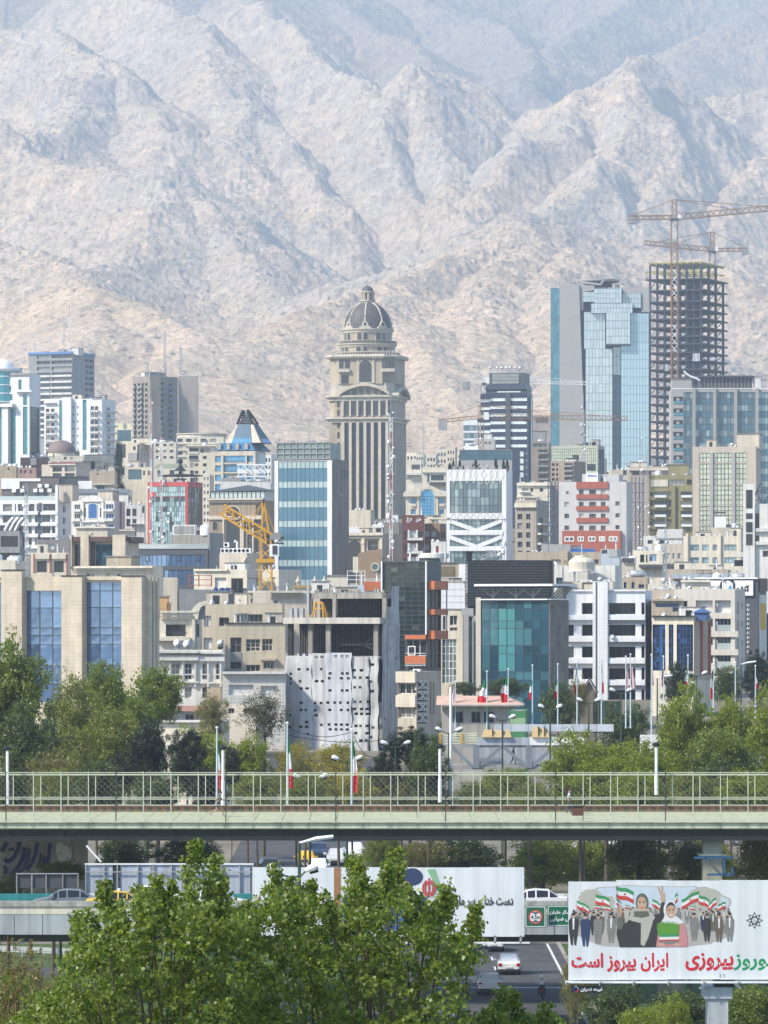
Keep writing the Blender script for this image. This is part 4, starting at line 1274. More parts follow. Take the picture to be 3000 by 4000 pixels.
for k in range(len(zs)-1):
 if zs[k+1]<1:break
 for i in range(nx_-1):
  x0,x1=Ls*i/(nx_-1),Ls*(i+1)/(nx_-1)
  if(i+k)%3==0 or i in(1,5):c.bar((x0,0,zs[k+1]),(x1,0,zs[k]),.3)
  if i in(2,3):c.bar((x0,Ss*.5,zs[k+1]),(x1,Ss*.5,zs[k]),.5);c.bar((x1,Ss*.5,zs[k+1]),(x0,Ss*.5,zs[k]),.5)
 for j in range(ny_-1):
  c.bar((Ls,Ss*j/3,zs[k+1]),(Ls,Ss*(j+1)/3,zs[k]),.3)
c.build('diagonal_bracing',steel,b.o)
c=MB();c.box(Ls*.56,Ss*.35,0,Ls*.66,Ss*.8,H-1);c.build('lift_core',steel,b.o)
for i in range(9):
 x=Ls*i/8
 c=MB();c.box(x-.3,-.5,b.fz(550),x+.3,Ss,b.fz(536));c.build('formwork_beam',formw,b.o)
for j in range(4):
 c=MB();c.box(-1,Ss*j/3-.25,b.fz(541),Ls+1.4,Ss*j/3+.25,b.fz(533));c.build('formwork_beam',formw,b.o)
 c=MB();c.box(-2.4,Ss*j/3-.2,b.fz(598),Ls+1,Ss*j/3+.2,b.fz(588));c.build('formwork_beam',formw,b.o)
tarp=mat('white_tarpaulin',(.42,.44,.50),.8,.2,.5)
for x0,y0,x1,y1 in((1000,1196,1026,1240),(1180,1130,1225,1180),(1300,1158,1325,1178),(1330,1160,1375,1176)):
 c=MB();a0,a1=b.fx(min(x0,1290)),b.fx(min(x1,1330));n=6
 for k in range(n):c.hexa([(a0+(a1-a0)*t,-2.0-.3*math.sin(k*2+e),zz) for e,t,zz in((0,k/n,b.fz(y1)),(2,(k+1)/n,b.fz(y1)))]+[(a0+(a1-a0)*t,-1.7,zz) for t,zz in(((k+1)/n,b.fz(y1)),(k/n,b.fz(y1)))]+[(a0+(a1-a0)*t,-2.0-.3*math.sin(k*2+e+1),b.fz(y0)) for e,t in((0,k/n),(2,(k+1)/n))]+[(a0+(a1-a0)*t,-1.7,b.fz(y0)) for t in((k+1)/n,k/n)])
 c.build('hanging_tarpaulin',tarp,b.o)
def tower_crane(label,px,D,ybase,yslew,yapex,jib,cjib,m,w=1.9,rot=0.0,yjib=None,bands=True,t=.22):
 base=Q(px,ybase,D)
 o=empty('tower_crane',(base.x,D,base.z),0,label,'crane')
 zs_,za=Q(px,yslew,D).z-base.z,Q(px,yapex,D).z-base.z
 red=REDP if bands else m
 c=MB();lattice_mb(c,(0,0,0),(0,0,zs_),w,w*1.1,t,0,False,1 if bands else None);c.build('mast',[m,WMETAL if bands else m],o)
 c=MB();lattice_mb(c,(0,0,zs_),(0,0,za),w*.75,w,t*.9);c.build('tower_head',m,o)
 c=MB();c.box(-w*.7,-w*.7,zs_-.4,w*.7,w*.7,zs_+.5);c.build('slewing_ring',DARKG,o)
 jb=Q(jib[0],jib[1],D)-base;jc=Q(cjib[0],cjib[1],D)-base
 a0=Vector((w*.3*(1 if jb.x>0 else-1),0,zs_+1.2))
 je=Vector((jb.x,0,jb.z));ce=Vector((jc.x,0,jc.z))
 c=MB();lattice_mb(c,a0,je,w*.85,w*.9,t*.8,0,True);c.build('jib',m,o)
 c=MB();lattice_mb(c,Vector((-a0.x,0,zs_+1.0)),ce,w*.6,w,t*.9);c.build('counter_jib',m,o)
 s=1 if ce.x>0 else-1
 c=MB();c.box(min(ce.x,ce.x-s*2.6),-1,ce.z-2.6,max(ce.x,ce.x-s*2.6),1,ce.z+.4);c.build('counterweight',GREYW,o)
 c=MB();c.box(w*.5,-1.4,zs_+.2,w*.5+1.5,.3,zs_+2.4);c.build('cab',WMETAL,o)
 c=MB()
 for f in(.55,.85):c.tube([(0,0,za),tuple(a0+(je-a0)*f+Vector((0,0,.6)))],t*.35,5)
 c.tube([(0,0,za),tuple(ce+Vector((0,0,.4)))],t*.35,5);c.build('tie_rods',m,o)
 tp=a0+(je-a0)*.3
 c=MB();c.box(tp.x-.8,-.5,tp.z-1.3,tp.x+.8,.5,tp.z-.7);c.tube([(tp.x,0,tp.z-1),(tp.x,0,tp.z-2.6)],.06,5);c.build('trolley',DARKG,o)
 return o
V('C')
tower_crane('tall faded crane with level jib rising before the skeleton tower',1052,2200,1300,262,132,(1780,178),(752,250),RUSTY,w=2.8,t=.45)
tower_crane('shorter faded crane behind the right side of the skeleton tower',1298,2310,1300,472,342,(852,410),(1528,456),RUSTY,w=2.4,t=.42)
V('B')
tower_crane('thin orange crane with long level jib before the dark banded tower',1458,1450,1100,900,800,(2410,886),(1182,905),RUSTY,w=1.6,t=.2)
tower_crane('small pale crane on the mountain side left of the dark banded tower',1478,1750,800,664,585,(2250,662),(1340,654),WMETAL,w=1.2,t=.16,bands=False)
# dark banded office tower (view d)
V('d')
b=Bld('office_tower','dark blue office tower with white window bands and louvred crown',352,855,915,375,1650,mat('dark_blue_cladding',(.035,.045,.075),.4,.1,.3),th=12,nick='the dark banded tower',rec=.3)
pale=glass('white_band_glass',(.72,.76,.74),.25,.15,.12)
for k in range(7):
 y=424+k*83.5
 b.curtain(354,y+12,455,y+44,3,1,pale,WMETAL,gap=.1);b.curtain(455,y,624,y+34,6,1,pale,WMETAL,gap=.1)
 b.curtain(676,y,852,y+34,6,1,pale,WMETAL,gap=.1)
b.box('vertical_band',DARKG,622,375,676,1300,0,.5);b.box('left_bay',bpy.data.materials['dark_blue_cladding'],352,400,458,434,0,.6)
for k in range(4):
 b.win(772,1000+k*75,815,1060+k*75,3,1,g=pale);b.win(840,1010+k*75,858,1040+k*75,1,1,g=pale)
b.box('flank_rail',GSLT,880,400,890,1320,0,.5,face='s')
c=MB();c.box(b.fx(404),.6,b.H,b.fx(848),b.S-1,b.fz(330));c.build('setback_storey',DARKG,b.o)
c=MB();c.box(b.fx(530),.5,b.fz(364),b.fx(780),.6,b.fz(350));c.build('pale_window_band',pale,b.o)  # strip of pale glass in one even colour
zc0,zc1=b.fz(332),b.fz(276)
c=MB();c.prism([(b.fx(396),0),(b.fx(850),0),(b.fx(850),b.S),(b.fx(396),b.S)],zc0,zc1,top=.92);c.build('sloping_crown',bpy.data.materials['dark_blue_cladding'],b.o)
c=MB();c.box(b.fx(440),1.2,zc1,b.fx(826),b.S-1,b.fz(152));c.build('plant_box',DARKG,b.o)
for k in range(3):
 c=MB();c.box(b.fx(470),1.0,b.fz(195+k*37),b.fx(760),1.19,b.fz(162+k*37));c.build('louvre_panel',mat('louvre_grey',(.25,.27,.26),.5) if k==0 else bpy.data.materials['louvre_grey'],b.o)
b.finish()
for k,px in enumerate((445,520,570,620,660,715,770)):
 p=b.w(b.fx(px),2,b.fz(152));dish(p,0,.5,2.0,('leftmost','second from left','third from left','middle','third from right','second from right','rightmost')[k]+' small dish on the louvred crown of the dark banded tower','dishes on the dark banded tower')
b=Bld('office_building','white banded block half hidden by the thin orange crane',162,350,352,650,1750,WMETAL,nick='the white banded block')
for k in range(4):b.curtain(166,722+k*82,345,782+k*82,8,1,GGRY,MULLB,gap=.12)
b.finish()
b=Bld('house','small tiled grey house standing under the thin orange crane',275,505,515,872,1500,mat('pale_tile',(.45,.43,.40),.8,.1,.4,joints=(1,1)),nick='the tiled grey house')
b.wins([(400,420),(440,460)],[(900,925)]);b.hut(385,810,470,3,4,WPLAST);b.finish();b.clutter(5,33,'dh')
b=Bld('office_building','low slate glass pavilion above the roof garden with conifers',122,690,695,985,1250,GREYP,th=4,nick='the slate glass pavilion')
b.curtain(124,990,688,1100,26,2,GSLT,MULL,gap=.1);b.finish()
c=MB();c.prism([(-2,0),(2,0),(2,3),(-2,3)],0,3,top=.85);o=c.build('cooling_tower',WMETAL,None,tuple(b.w(b.fx(250),2,b.fz(1060))),-b.t,label='white box cooling tower above the slate glass pavilion',cat='cooling tower')
c=MB();c.lathe([(1.5,3.0),(1.7,3.4),(1.5,3.5),(.2,3.4)],16,(0,1.5));c.build('fan_cowl',WMETAL,o)
b=Bld('apartment_building','pinkish grey block with five hanging slots on its upper wall',905,1110,1112,620,1700,mat('pinkish_render',(.40,.35,.32),.9,.1,.2,streak=.2),nick='the pinkish block with slots')
for k in range(5):b.box('wall_slot',DARKG,946+k*28,630,954+k*28,692-(k%2)*6,0,.3)
b.hut(915,785,1050,-1.5,1.2,GREYW) if False else None
b.finish()
b=Bld('apartment_building','brown apartment block with round glazed roof terrace and balconies',900,1092,1112,902,1480,mat('brown_grey_stone',(.30,.25,.20),.9,.12,.3,streak=.2),th=14,nick='the brown block with the round terrace',rec=.7)
b.curtain(912,918,1070,955,10,1,GGRY,MULLB)
for k in range(5):
 y=985+k*70
 b.win(975,y,1075,y+38,5,1,g=GWIN);b.box('balcony',GREYW,972,y+30,1078,y+48,0,.8)
b.finish();b.clutter(3,35,'dht');b.hut(915,782,1050,3,5,GREYW)
V('D')
b=Bld('office_building','pale yellow green mirror glass block before the grey tower',255,556,600,398,1450,mat('pale_grey_band',(.42,.42,.36),.7),th=14,nick='the pale mirror glass block')
b.curtain(258,418,554,600,22,9,lambda i,j:GDRK if(7<=i<=10 and j in(3,4)) or(10<=i<=12 and 2<=j<=4) or(17<=i<=20 and j in(5,6)) else GLEM,MULL,gap=.1)
b.curtain(562,420,598,600,6,9,GGRY,MULL,face='s',gap=.12);b.finish();b.hut(440,378,500,3,4,DARKG);b.clutter(4,36,'dh')
b=Bld('apartment_building','grey brown flats with dark balconies below the mirror glass block',250,400,478,500,1350,bpy.data.materials['brown_grey_stone'],th=24,nick='the grey brown flats',rec=.6)
for k in range(4):
 y=512+k*32
 b.wins([(258,278),(286,300)],[(y,y+18)],g=GDRK);b.win(340,y,392,y+16,3,1,g=GDRK);b.box('balcony',GREYW,338,y+14,394,y+24,0,.7)
b.finish();b.clutter(6,37,'dda')
b=Bld('office_building','wide blue grey glass office block with vertical stone fins at right edge',1032,1720,1730,1505-1500+30,1560,GREYP,th=3,nick='the wide blue grey office block',rec=.5) if False else None
V('C')
b=Bld('office_building','wide slate blue glass office block with stone fins at right edge',1032,1725,1725,1362,1560,GREYP,th=0,nick='the wide slate blue office block',rec=.5)
for k,(x0,x1) in enumerate(((1112,1170),(1188,1304),(1324,1440),(1460,1578),(1596,1700))):
 b.curtain(x0,1380,x1,2200,3 if k==0 else 5,20,(lambda i,j:GSLT if j%2 else GGRY),MULL,gap=.12)
for x in(1170,1304,1440,1578):b.box('stone_fin',GREYP,x,1352,x+18,2200,0,.8)
for k in range(9):
 y=1410+k*76
 b.win(1046,y,1108,y+50,2,1,g=GDRK,fr=FRD);b.box('loggia_frame',GREYP,1066,y+8,1084,y+32,-.2,.1);b.box('glass_balustrade',GSTR,1046,y+28,1108,y+46,-.1,.1)
 b.win(1012+24,y,1040,y+40,1,1,g=GSTR) if False else None
b.finish()
z0=b.H-b.par
c=MB();c.box(b.fx(1222),3,z0,b.fx(1560),14,b.fz(1276));c.build('plant_room',DARKG,b.o)
b.box('roof_slab',DARKG,1205,1270,1575,1282,-14,-2)
c=MB()
for k in range(14):x=b.fx(1226+k*24);c.box(x-.08,2.85,z0,x+.08,2.99,b.fz(1282))
c.build('plant_room_fins',GREYP,b.o)
b.hut(1040,1296,1168,2,8,GREYP)
c=MB();pp=[Vector((b.fx(x),2.4,b.fz(y))) for x,y in((1116,1240),(1130,1256),(1160,1276),(1200,1290),(1220,1302))]
c.tube([tuple(p) for p in pp],.35,8);c.build('roof_duct',WMETAL,b.o)
c=MB();c.bar((b.fx(1035),.5,b.fz(1356)),(b.fx(1720),.5,b.fz(1356)),.25);c.build('parapet_rail',WMETAL,b.o)
c=MB();lattice_mb(c,(b.fx(1540),4,b.fz(1300)),(b.fx(1680),4,b.fz(1276)),1.6,1.8,.25);c.build('roof_gantry',GREYW,b.o)
b.box('lift_head',WPLAST,1578,1290,1614,1375,-6,-1)
V('A');D=5720*1.3
p,q=Q(1512,352,D),Q(1578,306,D);o=empty('mountain_house',(p.x,D,p.z),-.2,'tiny white house with reddish roof high in the mountain valley','house');W,H=q.x-p.x,q.z-p.z
c=MB();c.box(0,0,-14,W,11,H);c.build('wall',WPLAST,o)
c=MB();c.prism([(-.8,-.8),(W+.8,-.8),(W+.8,11.8),(-.8,11.8)],H,H+2.6,top=.45);c.build('roof',mat('faded_red_roof',(.42,.24,.18),.9),o)
for k in range(4):c=MB();c.box(1.5+k*W*.23,-.12,H*.45,3.2+k*W*.23,-.01,H*.75);c.build('window',GDRK,o)
V('p');rr=random.Random(12)
for k,px in enumerate(list(range(1020,1300,40))+list(range(1585,1790,40))+[395,440,500,2060,2105,2150,2330,2375]):
 D=rr.uniform(1900,2350);w=rr.uniform(34,58);yt=rr.uniform(1728,1800) if px<2000 else rr.uniform(1760,1800)
 b=Bld('far_house','small pale house in the low far row at the foot of the mountain',px,px+w*.8,px+w,yt,D,rr.choice((CREAM,WPLAST,BEIGE,GREYW,CREAM)),th=rr.uniform(10,20),group='small far houses at the foot of the mountain',nick='a far house',cat='house')
 for j in range(4):b.wins([(px+w*(.1+.24*i),px+w*(.24+.24*i)) for i in range(3)],[(yt+14+j*27,yt+28+j*27)],nx=1,g=GDRK)
 b.finish()
 # middle rows (about 1 - 1.5 km)
 # white tile block with black vertical band (view a)
V('a')
b=Bld('apartment_building','white apartment block with wide balconies and one black vertical band',-20,628,762,975,1400,WHITE,th=14,nick='the white balcony block',rec=.6)
for k in range(4):
 y=1012+k*122
 if k==0:xs=[(30,130),(158,172),(192,254),(308,372),(394,416)]
 else:xs=[(30,130),(214,250),(308,342),(376,416)]
 for(x0,x1) in xs:b.win(x0,y+(6 if k else 4),x1,y+84,nx=2 if x1-x0>40 else 1,nz=1,g=GWIN,fr=FRM)
 for(x0,x1) in(((462,602),) if k==0 else((454,545),(560,602))):b.win(x0,y+4,x1,y+80,nx=3 if x1-x0>100 else 2,nz=1)
 b.box('balcony_band',WHITE,212 if k else-20,y+92,418,y+122,0,1.0);b.box('balcony_band',WHITE,448,y+92,630,y+122,0,1.0)
b.box('black_band',DARKG,418,1006,448,1500,0,.3)
for k in range(4):b.win(680,895-870+1015+k*122-122,708,1000+k*122-15,2,1,face='s',g=GDRK)
b.box('end_pier',WHITE,606,815,632,1500,-.5,.8)
c=MB();c.box(b.fx(-20),3,b.H-b.par,b.fx(600),9,b.fz(735));c.build('penthouse',mat('brown_grey_cladding',(.13,.115,.11),.8,.15,.5),b.o)
c=MB();c.box(b.fx(-20),2.6,b.fz(850),b.fx(180),2.98,b.fz(735));c.build('tiled_screen',WHITE,b.o)
c=MB();c.box(b.fx(130),2.7,b.fz(768),b.fx(405),2.95,b.fz(738));c.build('roof_canopy',WMETAL,b.o)
for k in range(4):
 x=b.fx(140+k*120);c=MB();c.box(x,2.8,b.fz(968),x+2.0+k%2,2.96,b.fz(892));c.build('penthouse_window',GWIN,b.o)
for k,(x,y) in enumerate(((385,800),(460,800),(105,850),(195,850),(335,850),(400,850),(490,850))):
 c=MB();c.box(b.fx(x),2.0,b.fz(y+38),b.fx(x+42),2.75,b.fz(y));c.build('planter_box',WMETAL,b.o)
c=MB();c.box(b.fx(-20),.05,b.H,b.fx(626),.1,b.fz(932));c.build('glass_balustrade',GCLR,b.o)
b.finish();b.hut(606,812,760,2,6,BEIGE)
b=Bld('house','square beige brick stair tower above a white roof storey',965,1240,1268,662,1440,TAN,th=12,nick='the beige brick stair tower')
b.win(1046,685,1068,705,1,1,g=GDRK);b.win(1044,818,1130,860,3,1,g=GDRK);b.box('ledge',BEIGE,1000,800,1215,814,0,.5);b.finish();b.clutter(3,41,'ha')
b=Bld('apartment_building','white block with wide grey roof band behind the arched white house',765,1382,1430,862,1420,WPLAST,th=10,nick='the white block with grey roof band')
b.box('grey_roof_band',mat('blue_grey_band',(.20,.23,.27),.7,.08,.3),762,856,1390,902,0,.5);b.box('white_panel_row',WHITE,820,765,970,850,-3,-2.6)
b.wins([(1390,1405),(1412,1424)],[(930,980),(1020,1080)],face='s');b.finish();b.clutter(8,42,'dda')
b=Bld('apartment_building','pale grey flats with bay windows left of the red framed block',1405,1525,1570,800,1500,mat('pale_grey_plaster',(.46,.46,.45),.85,.1,.3,streak=.2),th=14,nick='the pale grey bay window flats')
b.wins([(1420,1460),(1475,1515)],floors(920,120,4,70));b.finish();b.clutter(4,43,'dh')
b=Bld('apartment_building','low white flats with small loggias between the arched house and the red frame',1360,1560,1575,1030,1330,WPLAST,th=6,nick='the low white loggia flats',rec=.5)
b.wins([(1365,1408),(1430,1475)],floors(1070,110,3,80),g=GDRK);b.win(1535,1040,1568,1118,1,1,g=GDRK);b.box('ledge',WPLAST,1400,1230,1575,1240,0,1.2);b.finish();b.clutter(5,44,'aad')
# white house with arched centre window
b=Bld('villa','white ornate house with tall blue arched window and curved gable',775,1235,1352,985,1300,WPLAST,th=17,nick='the white house with the arched window',rec=.4)
for(y0,y1) in((1022,1074),(1125,1176),(1232,1270)):
 for(x0,x1) in((803,866),(1142,1226)):
  b.win(x0,y0,x1,y1,3,1,g=GNAV if x0>1000 else GDRK,fr=FRW)
for(y0,y1) in((1074,1100),(1176,1205)):
 for(x0,x1) in((795,880),(1132,1236)):b.box('balcony',WPLAST,x0,y0,x1,y1,0,1.2)
b.arch(957,1012,1048,1172,GNAV,FRW,out=.1,nx=2,nz=5,flat=.14)
for x in(908,1078):b.win(x,1058,x+18,1162,1,3,g=GDRK);b.win(x+2,1022,x+14,1040,1,1,g=GDRK)
for x in(885,1100):b.box('pilaster',WPLAST,x,1000,x+22,1200,0,.4)
c=MB();x0,x1=b.fx(885),b.fx(1125);n=12
pts=[(x0,b.H-.2)]+[(x0+(x1-x0)*k/n,b.H+(b.fz(925)-b.H)*math.sin(math.pi*k/n)**.7) for k in range(n+1)]+[(x1,b.H-.2)]
c.plate(pts,-.5,.4);c.build('curved_gable',WPLAST,b.o)
b.box('cornice',WPLAST,778,1198,1240,1216,0,.7);b.box('flank_downpipe',FRM,1292,1000,1308,1300,0,.3,face='s')
b.finish();b.clutter(3,45,'a');b.hut(1000,880,1160,4,5,BEIGE)
b=Bld('house','beige flat roofed house with a blue window under the arched white house',822,1160,1460,1275,1150,BEIGE,th=10,nick='the beige house with blue window',S=12)
b.win(1100,1322,1220,1368,3,1,g=GNAV) if False else None
b.box('cornice',CREAM,818,1262,1168,1280,0,.5);b.win(985,1336,1002,1354,1,1,g=GDRK);b.finish();b.clutter(3,46,'ha')
b=Bld('house','low cream wing with cornice and dark glass beside the beige house',1095,1455,1460,1300,1180,CREAM,th=6,nick='the low cream wing')
b.win(1100,1318,1222,1370,3,1,g=GNAV,fr=FRD);b.box('cornice',CREAM,1225,1296,1460,1312,0,.7);b.finish()
# red framed glass block (view b)
V('b')
b=Bld('office_building','red framed mirror glass block with rooftop dishes and many open windows',75,508,668,640,1300,REDP,th=21,nick='the red framed block',rec=.25)
import itertools
rg=random.Random(4)
def redg(i,j):return GDRK if rg.random()<.06 or(j==0 and 1<i<14 and rg.random()<.8) else GGRN
b.curtain(94,690,478,748,15,1,GGRN,MULLB,gap=.08)
b.curtain(158,750,478,796,12,1,GGRN,MULLB,gap=.08)
b.curtain(112,800,482,1340,15,10,redg,MULLB,gap=.08)
b.curtain(518,700,655,1320,8,11,lambda i,j:GDRK if rg.random()<.7 else GGRY,MULL,face='s',gap=.1)
b.box('corner_column',REDP,482,690,510,1340,0,.2);b.box('left_column',REDP,78,790,108,1340,0,.2)
b.box('stone_edge',BEIGE,52,640,76,1340,-.5,.1)
for x,y in((98,838),(290,1060),(100,1162),(250,1160),(232,1284),(295,968)):
 c=MB();c.box(b.fx(x),-.55,b.fz(y+24),b.fx(x+26),-.02,b.fz(y));c.build('window_air_conditioner',WMETAL,b.o)
b.finish();b.clutter(12,50,'ddad')
c=MB();zz=b.H-.5;cx,cy_=b.fx(330),6
for k in range(6):
 a=2*math.pi*k/6;c.tube([(cx+4.8*math.cos(a),cy_+4.8*math.sin(a),zz),(cx+4.8*math.cos(a),cy_+4.8*math.sin(a),b.fz(572))],.15,6)
c.lathe([(6.2,b.fz(572)),(6.0,b.fz(562)),(3,b.fz(552)),(.5,b.fz(545)),(.35,b.fz(520))],24,(cx,cy_));c.build('round_roof_canopy',BLACK,b.o)
c=MB();c.lathe([(1.7,b.fz(515)),(1.5,b.fz(505)),(.8,b.fz(480)),(.35,b.fz(440)),(.25,b.fz(425))],16,(cx,cy_));c.sphere((cx,cy_,b.fz(412)),.75);c.build('ball_finial',BLACK,b.o)
b=Bld('apartment_building','cream house front with bay windows behind the red framed block',668,745,790,560,1380,CREAM,th=16,nick='the cream bay house')
b.wins([(680,700),(715,735)],floors(590,75,9,34));b.finish();b.clutter(5,51,'dha')
# brown arched block (view b)
b=Bld('office_building','brown stone block with one great arched window and glass roof pavilion',735,1318,1440,820,1130,mat('brown_stone',(.33,.26,.19),.85,.12,.3,streak=.22,joints=(1,.5)),th=15,nick='the brown arched block',rec=.3)
zz=b.fz
b.arch(920,905,1072,1360,GDRK,BEIGE,out=.15,nx=3,nz=7)
b.box('spandrel_band',BEIGE,735,1008,1318,1046,0,.5);b.box('cornice',BEIGE,728,818,1325,838,0,.9);b.box('cornice',BEIGE,735,846,1318,862,0,.5)
for x in(775,1148):b.arch(x,1062,x+54,1160,GDRK,BEIGE,out=.1,nx=2,nz=3)
for x in(890,1082,1100,1208):b.box('pilaster',BEIGE,x,1046,x+16,1400,0,.5)
b.win(1242,885,1300,1002,2,3,g=GDRK);b.win(1242,1052,1300,1180,2,3,g=GDRK);b.win(1150,1210,1205,1400,2,3,g=GDRK);b.win(1242,1210,1300,1400,2,3,g=GDRK)
c=MB();c.box(b.fx(742),.8,b.H-.5,b.fx(1330),8,zz(744));c.build('glass_pavilion',GCLR,b.o)
c=MB()
for k in range(13):x=b.fx(742)+(b.fx(1330)-b.fx(742))*k/12;c.box(x-.07,.68,b.H-.5,x+.07,.79,zz(744))
c.box(b.fx(742),.66,zz(748),b.fx(1330),.78,zz(740));c.build('pavilion_mullions',FRD,b.o)
c=MB();x0,x1,xm=b.fx(738),b.fx(1385),b.fx(1090)
for q in range(2):
 pass
c.face([(x0,.3,zz(742)),(x1,.3,zz(735)),(xm,5,zz(668))]);c.face([(x1,.3,zz(735)),(x1,9,zz(735)),(xm,5,zz(668))]);c.face([(x0,.3,zz(742)),(xm,5,zz(668)),(x0,9,zz(742))])
c.face([(x0,9,zz(742)),(xm,5,zz(668)),(x1,9,zz(735))])
c.build('hipped_roof',DARKG,b.o)
b.finish()
b=Bld('house','flat roof with long white lattice screen and grey shed above the brown block',860,1400,1410,640,1230,WPLAST,th=5,nick='the roof with the white screen')
c=MB();x0,x1=b.fx(1040),b.fx(1390)
lattice_mb(c,(x0,1,b.fz(520)),(x1,1,b.fz(520)),3.0,1.6,.3);c.box(x0,1.5,b.fz(548),x1,1.6,b.fz(502));c.build('lattice_screen',WMETAL,b.o)
c=MB();c.box(b.fx(868),1,b.H-.6,b.fx(1080),4,b.fz(598));c.build('roof_shed',GREYW,b.o)
for k in range(4):c=MB();c.box(b.fx(1140),.4,b.fz(634+k*1),b.fx(1372),2.4,b.fz(612));c.build('canopy',WMETAL,b.o);break
b.finish();b.clutter(9,52,'dda')
# grey block with air conditioners and the dark banded long house (view E)
V('E')
b=Bld('house','grey block with three tall air coolers on its parapet',1108,1362,1445,312,1180,mat('grey_brown_plaster',(.30,.28,.25),.9,.12,.3,streak=.25),th=16,nick='the grey block with air coolers')
for k in range(3):
 c=MB();x=b.fx(1118+k*44);c.box(x,.3,b.H,x+2.2,1.8,b.H+2.4);c.box(x+.25,.2,b.H+.3,x+1.95,.29,b.H+2.1,1)
 c.build('air_cooler',[WPLAST,GREYW],None,tuple(b.w(0,0,0)),-b.t,label=('left','middle','right')[k]+' tall pale air cooler on the parapet of the grey block',cat='air cooler',group='air coolers on the grey block')
b.hut(1240,286,1300,3,4,DARKG);b.finish();b.clutter(3,53,'hh')
b.tank(1325,1.0,1.35,2.4,'big round white')
b=Bld('office_building','long low office with dark roof band and blue ribbon windows',715,1348,1445,402,1010,DARKG,th=17,nick='the long office with ribbon windows',rec=.3)
b.curtain(830,442,1326,516,16,1,lambda i,j:GSKY,MULL,gap=.12);b.curtain(1062,540,1326,640,9,1,GSKY,MULL,gap=.12);b.curtain(725,442,826,516,4,1,GSLT,MULL)
for x in(938,1140,1265):b.box('casement',MULL,x,442,x+30,486,-.2,-.02) if False else b.win(x,444,x+30,486,1,1,g=GSKY,fr=FRD,hole=False,out=-.05,fw=.16)
c=MB();c.box(b.fx(730),.2,b.H,b.fx(1345),.26,b.fz(374));c.build('glass_balustrade',GCLR,b.o)
c=MB();c.bar((b.fx(730),.23,b.fz(373)),(b.fx(1345),.23,b.fz(373)),.09);c.bar((b.fx(715),-.1,b.H+.05),(b.fx(1350),-.1,b.H+.05),.2);c.build('balustrade_rail',METAL,b.o)
b.box('flank_wall',GREYW,1352,300,1443,640,0,.2,face='s')
b.finish()
# modern house with travertine piers
b=Bld('office_building','modern house with travertine piers and wide brown flat roof',450,830,900,352,980,STONE,th=15,nick='the house with the brown roof',rec=.5)
b.curtain(482,372,535,520,3,3,GDRK,MULL);b.curtain(618,368,728,520,5,3,GTEA,MULL);b.box('brown_fin',BROWN,590,362,616,520,0,.5)
b.box('roof_fascia',BROWN,443,326,832,356,0,1.4);b.box('roof_fascia',BROWN,832,326,902,366,0,1.0,face='s')
for x0,x1 in((452,480),(538,590),(745,828)):b.box('travertine_pier',STONE,x0,314,x1,520,0,1.6)
b.finish();b.clutter(3,54,'da')
b=Bld('house','grey gabled house with two small white windows',252,452,458,345,960,mat('grey_roughcast',(.27,.25,.24),.95,.15,.5),th=6,nick='the grey gabled house')
b.win(282,376,310,408,1,1,fr=FRW,fw=.3);b.win(318,376,350,408,2,1,fr=FRW,fw=.3)
c=MB();c.plate([(b.fx(390),b.H-.1),(b.fx(455),b.H-.1),(b.fx(440),b.fz(312))],0,6);c.build('gable',GREYW,b.o);b.finish()
b=Bld('house','beige house with two square windows and red brown downpipes',200,440,455,430,900,CREAM,th=8,nick='the beige house with two windows',rec=.35)
b.wins([(240,304),(350,412)],[(482,556)],nx=3,nz=2,fr=FRD)
for x in(216,322,430):b.box('downpipe',TERRA,x,438,x+10,600,0,.25)
for x0,x1 in((228,320),(336,428)):b.box('window_bay',CREAM,x0,438,x1,470,0,.4)
b.finish();b.clutter(2,55,'h')
b=Bld('house','grey concrete house with dark corner glazing and roof clutter',-40,128,160,288,940,GREYW,th=16,nick='the grey concrete house')
b.curtain(5,322,116,392,4,1,GDRK,MULL);b.box('balcony_band',GREYW,-40,396,130,430,0,.8);b.win(135,322,158,392,1,1,face='s',g=GDRK);b.curtain(-30,436,120,474,4,1,GDRK,MULL)
c=MB();c.box(b.fx(-40),2,b.H-.5,b.fx(130),8,b.fz(250));c.build('roof_enclosure',DARKG,b.o)
for k,x in enumerate((30,62,95)):
 c=MB();p0=b.fx(x);c.tube([(p0,1.2,b.H),(p0+.8,1.2,b.fz(235)),(p0+1.6,1.2,b.fz(205))],.45,8);c.build('roof_duct',METAL,b.o)
b.finish()
b=Bld('house','low pale roof with propane tanks at the foot of the lattice mast',-30,100,160,478,700,CREAM,th=20,nick='the low pale roof')
b.finish();b.tank(108-10,1.5,.5,1.3);b.clutter(3,56,'th')
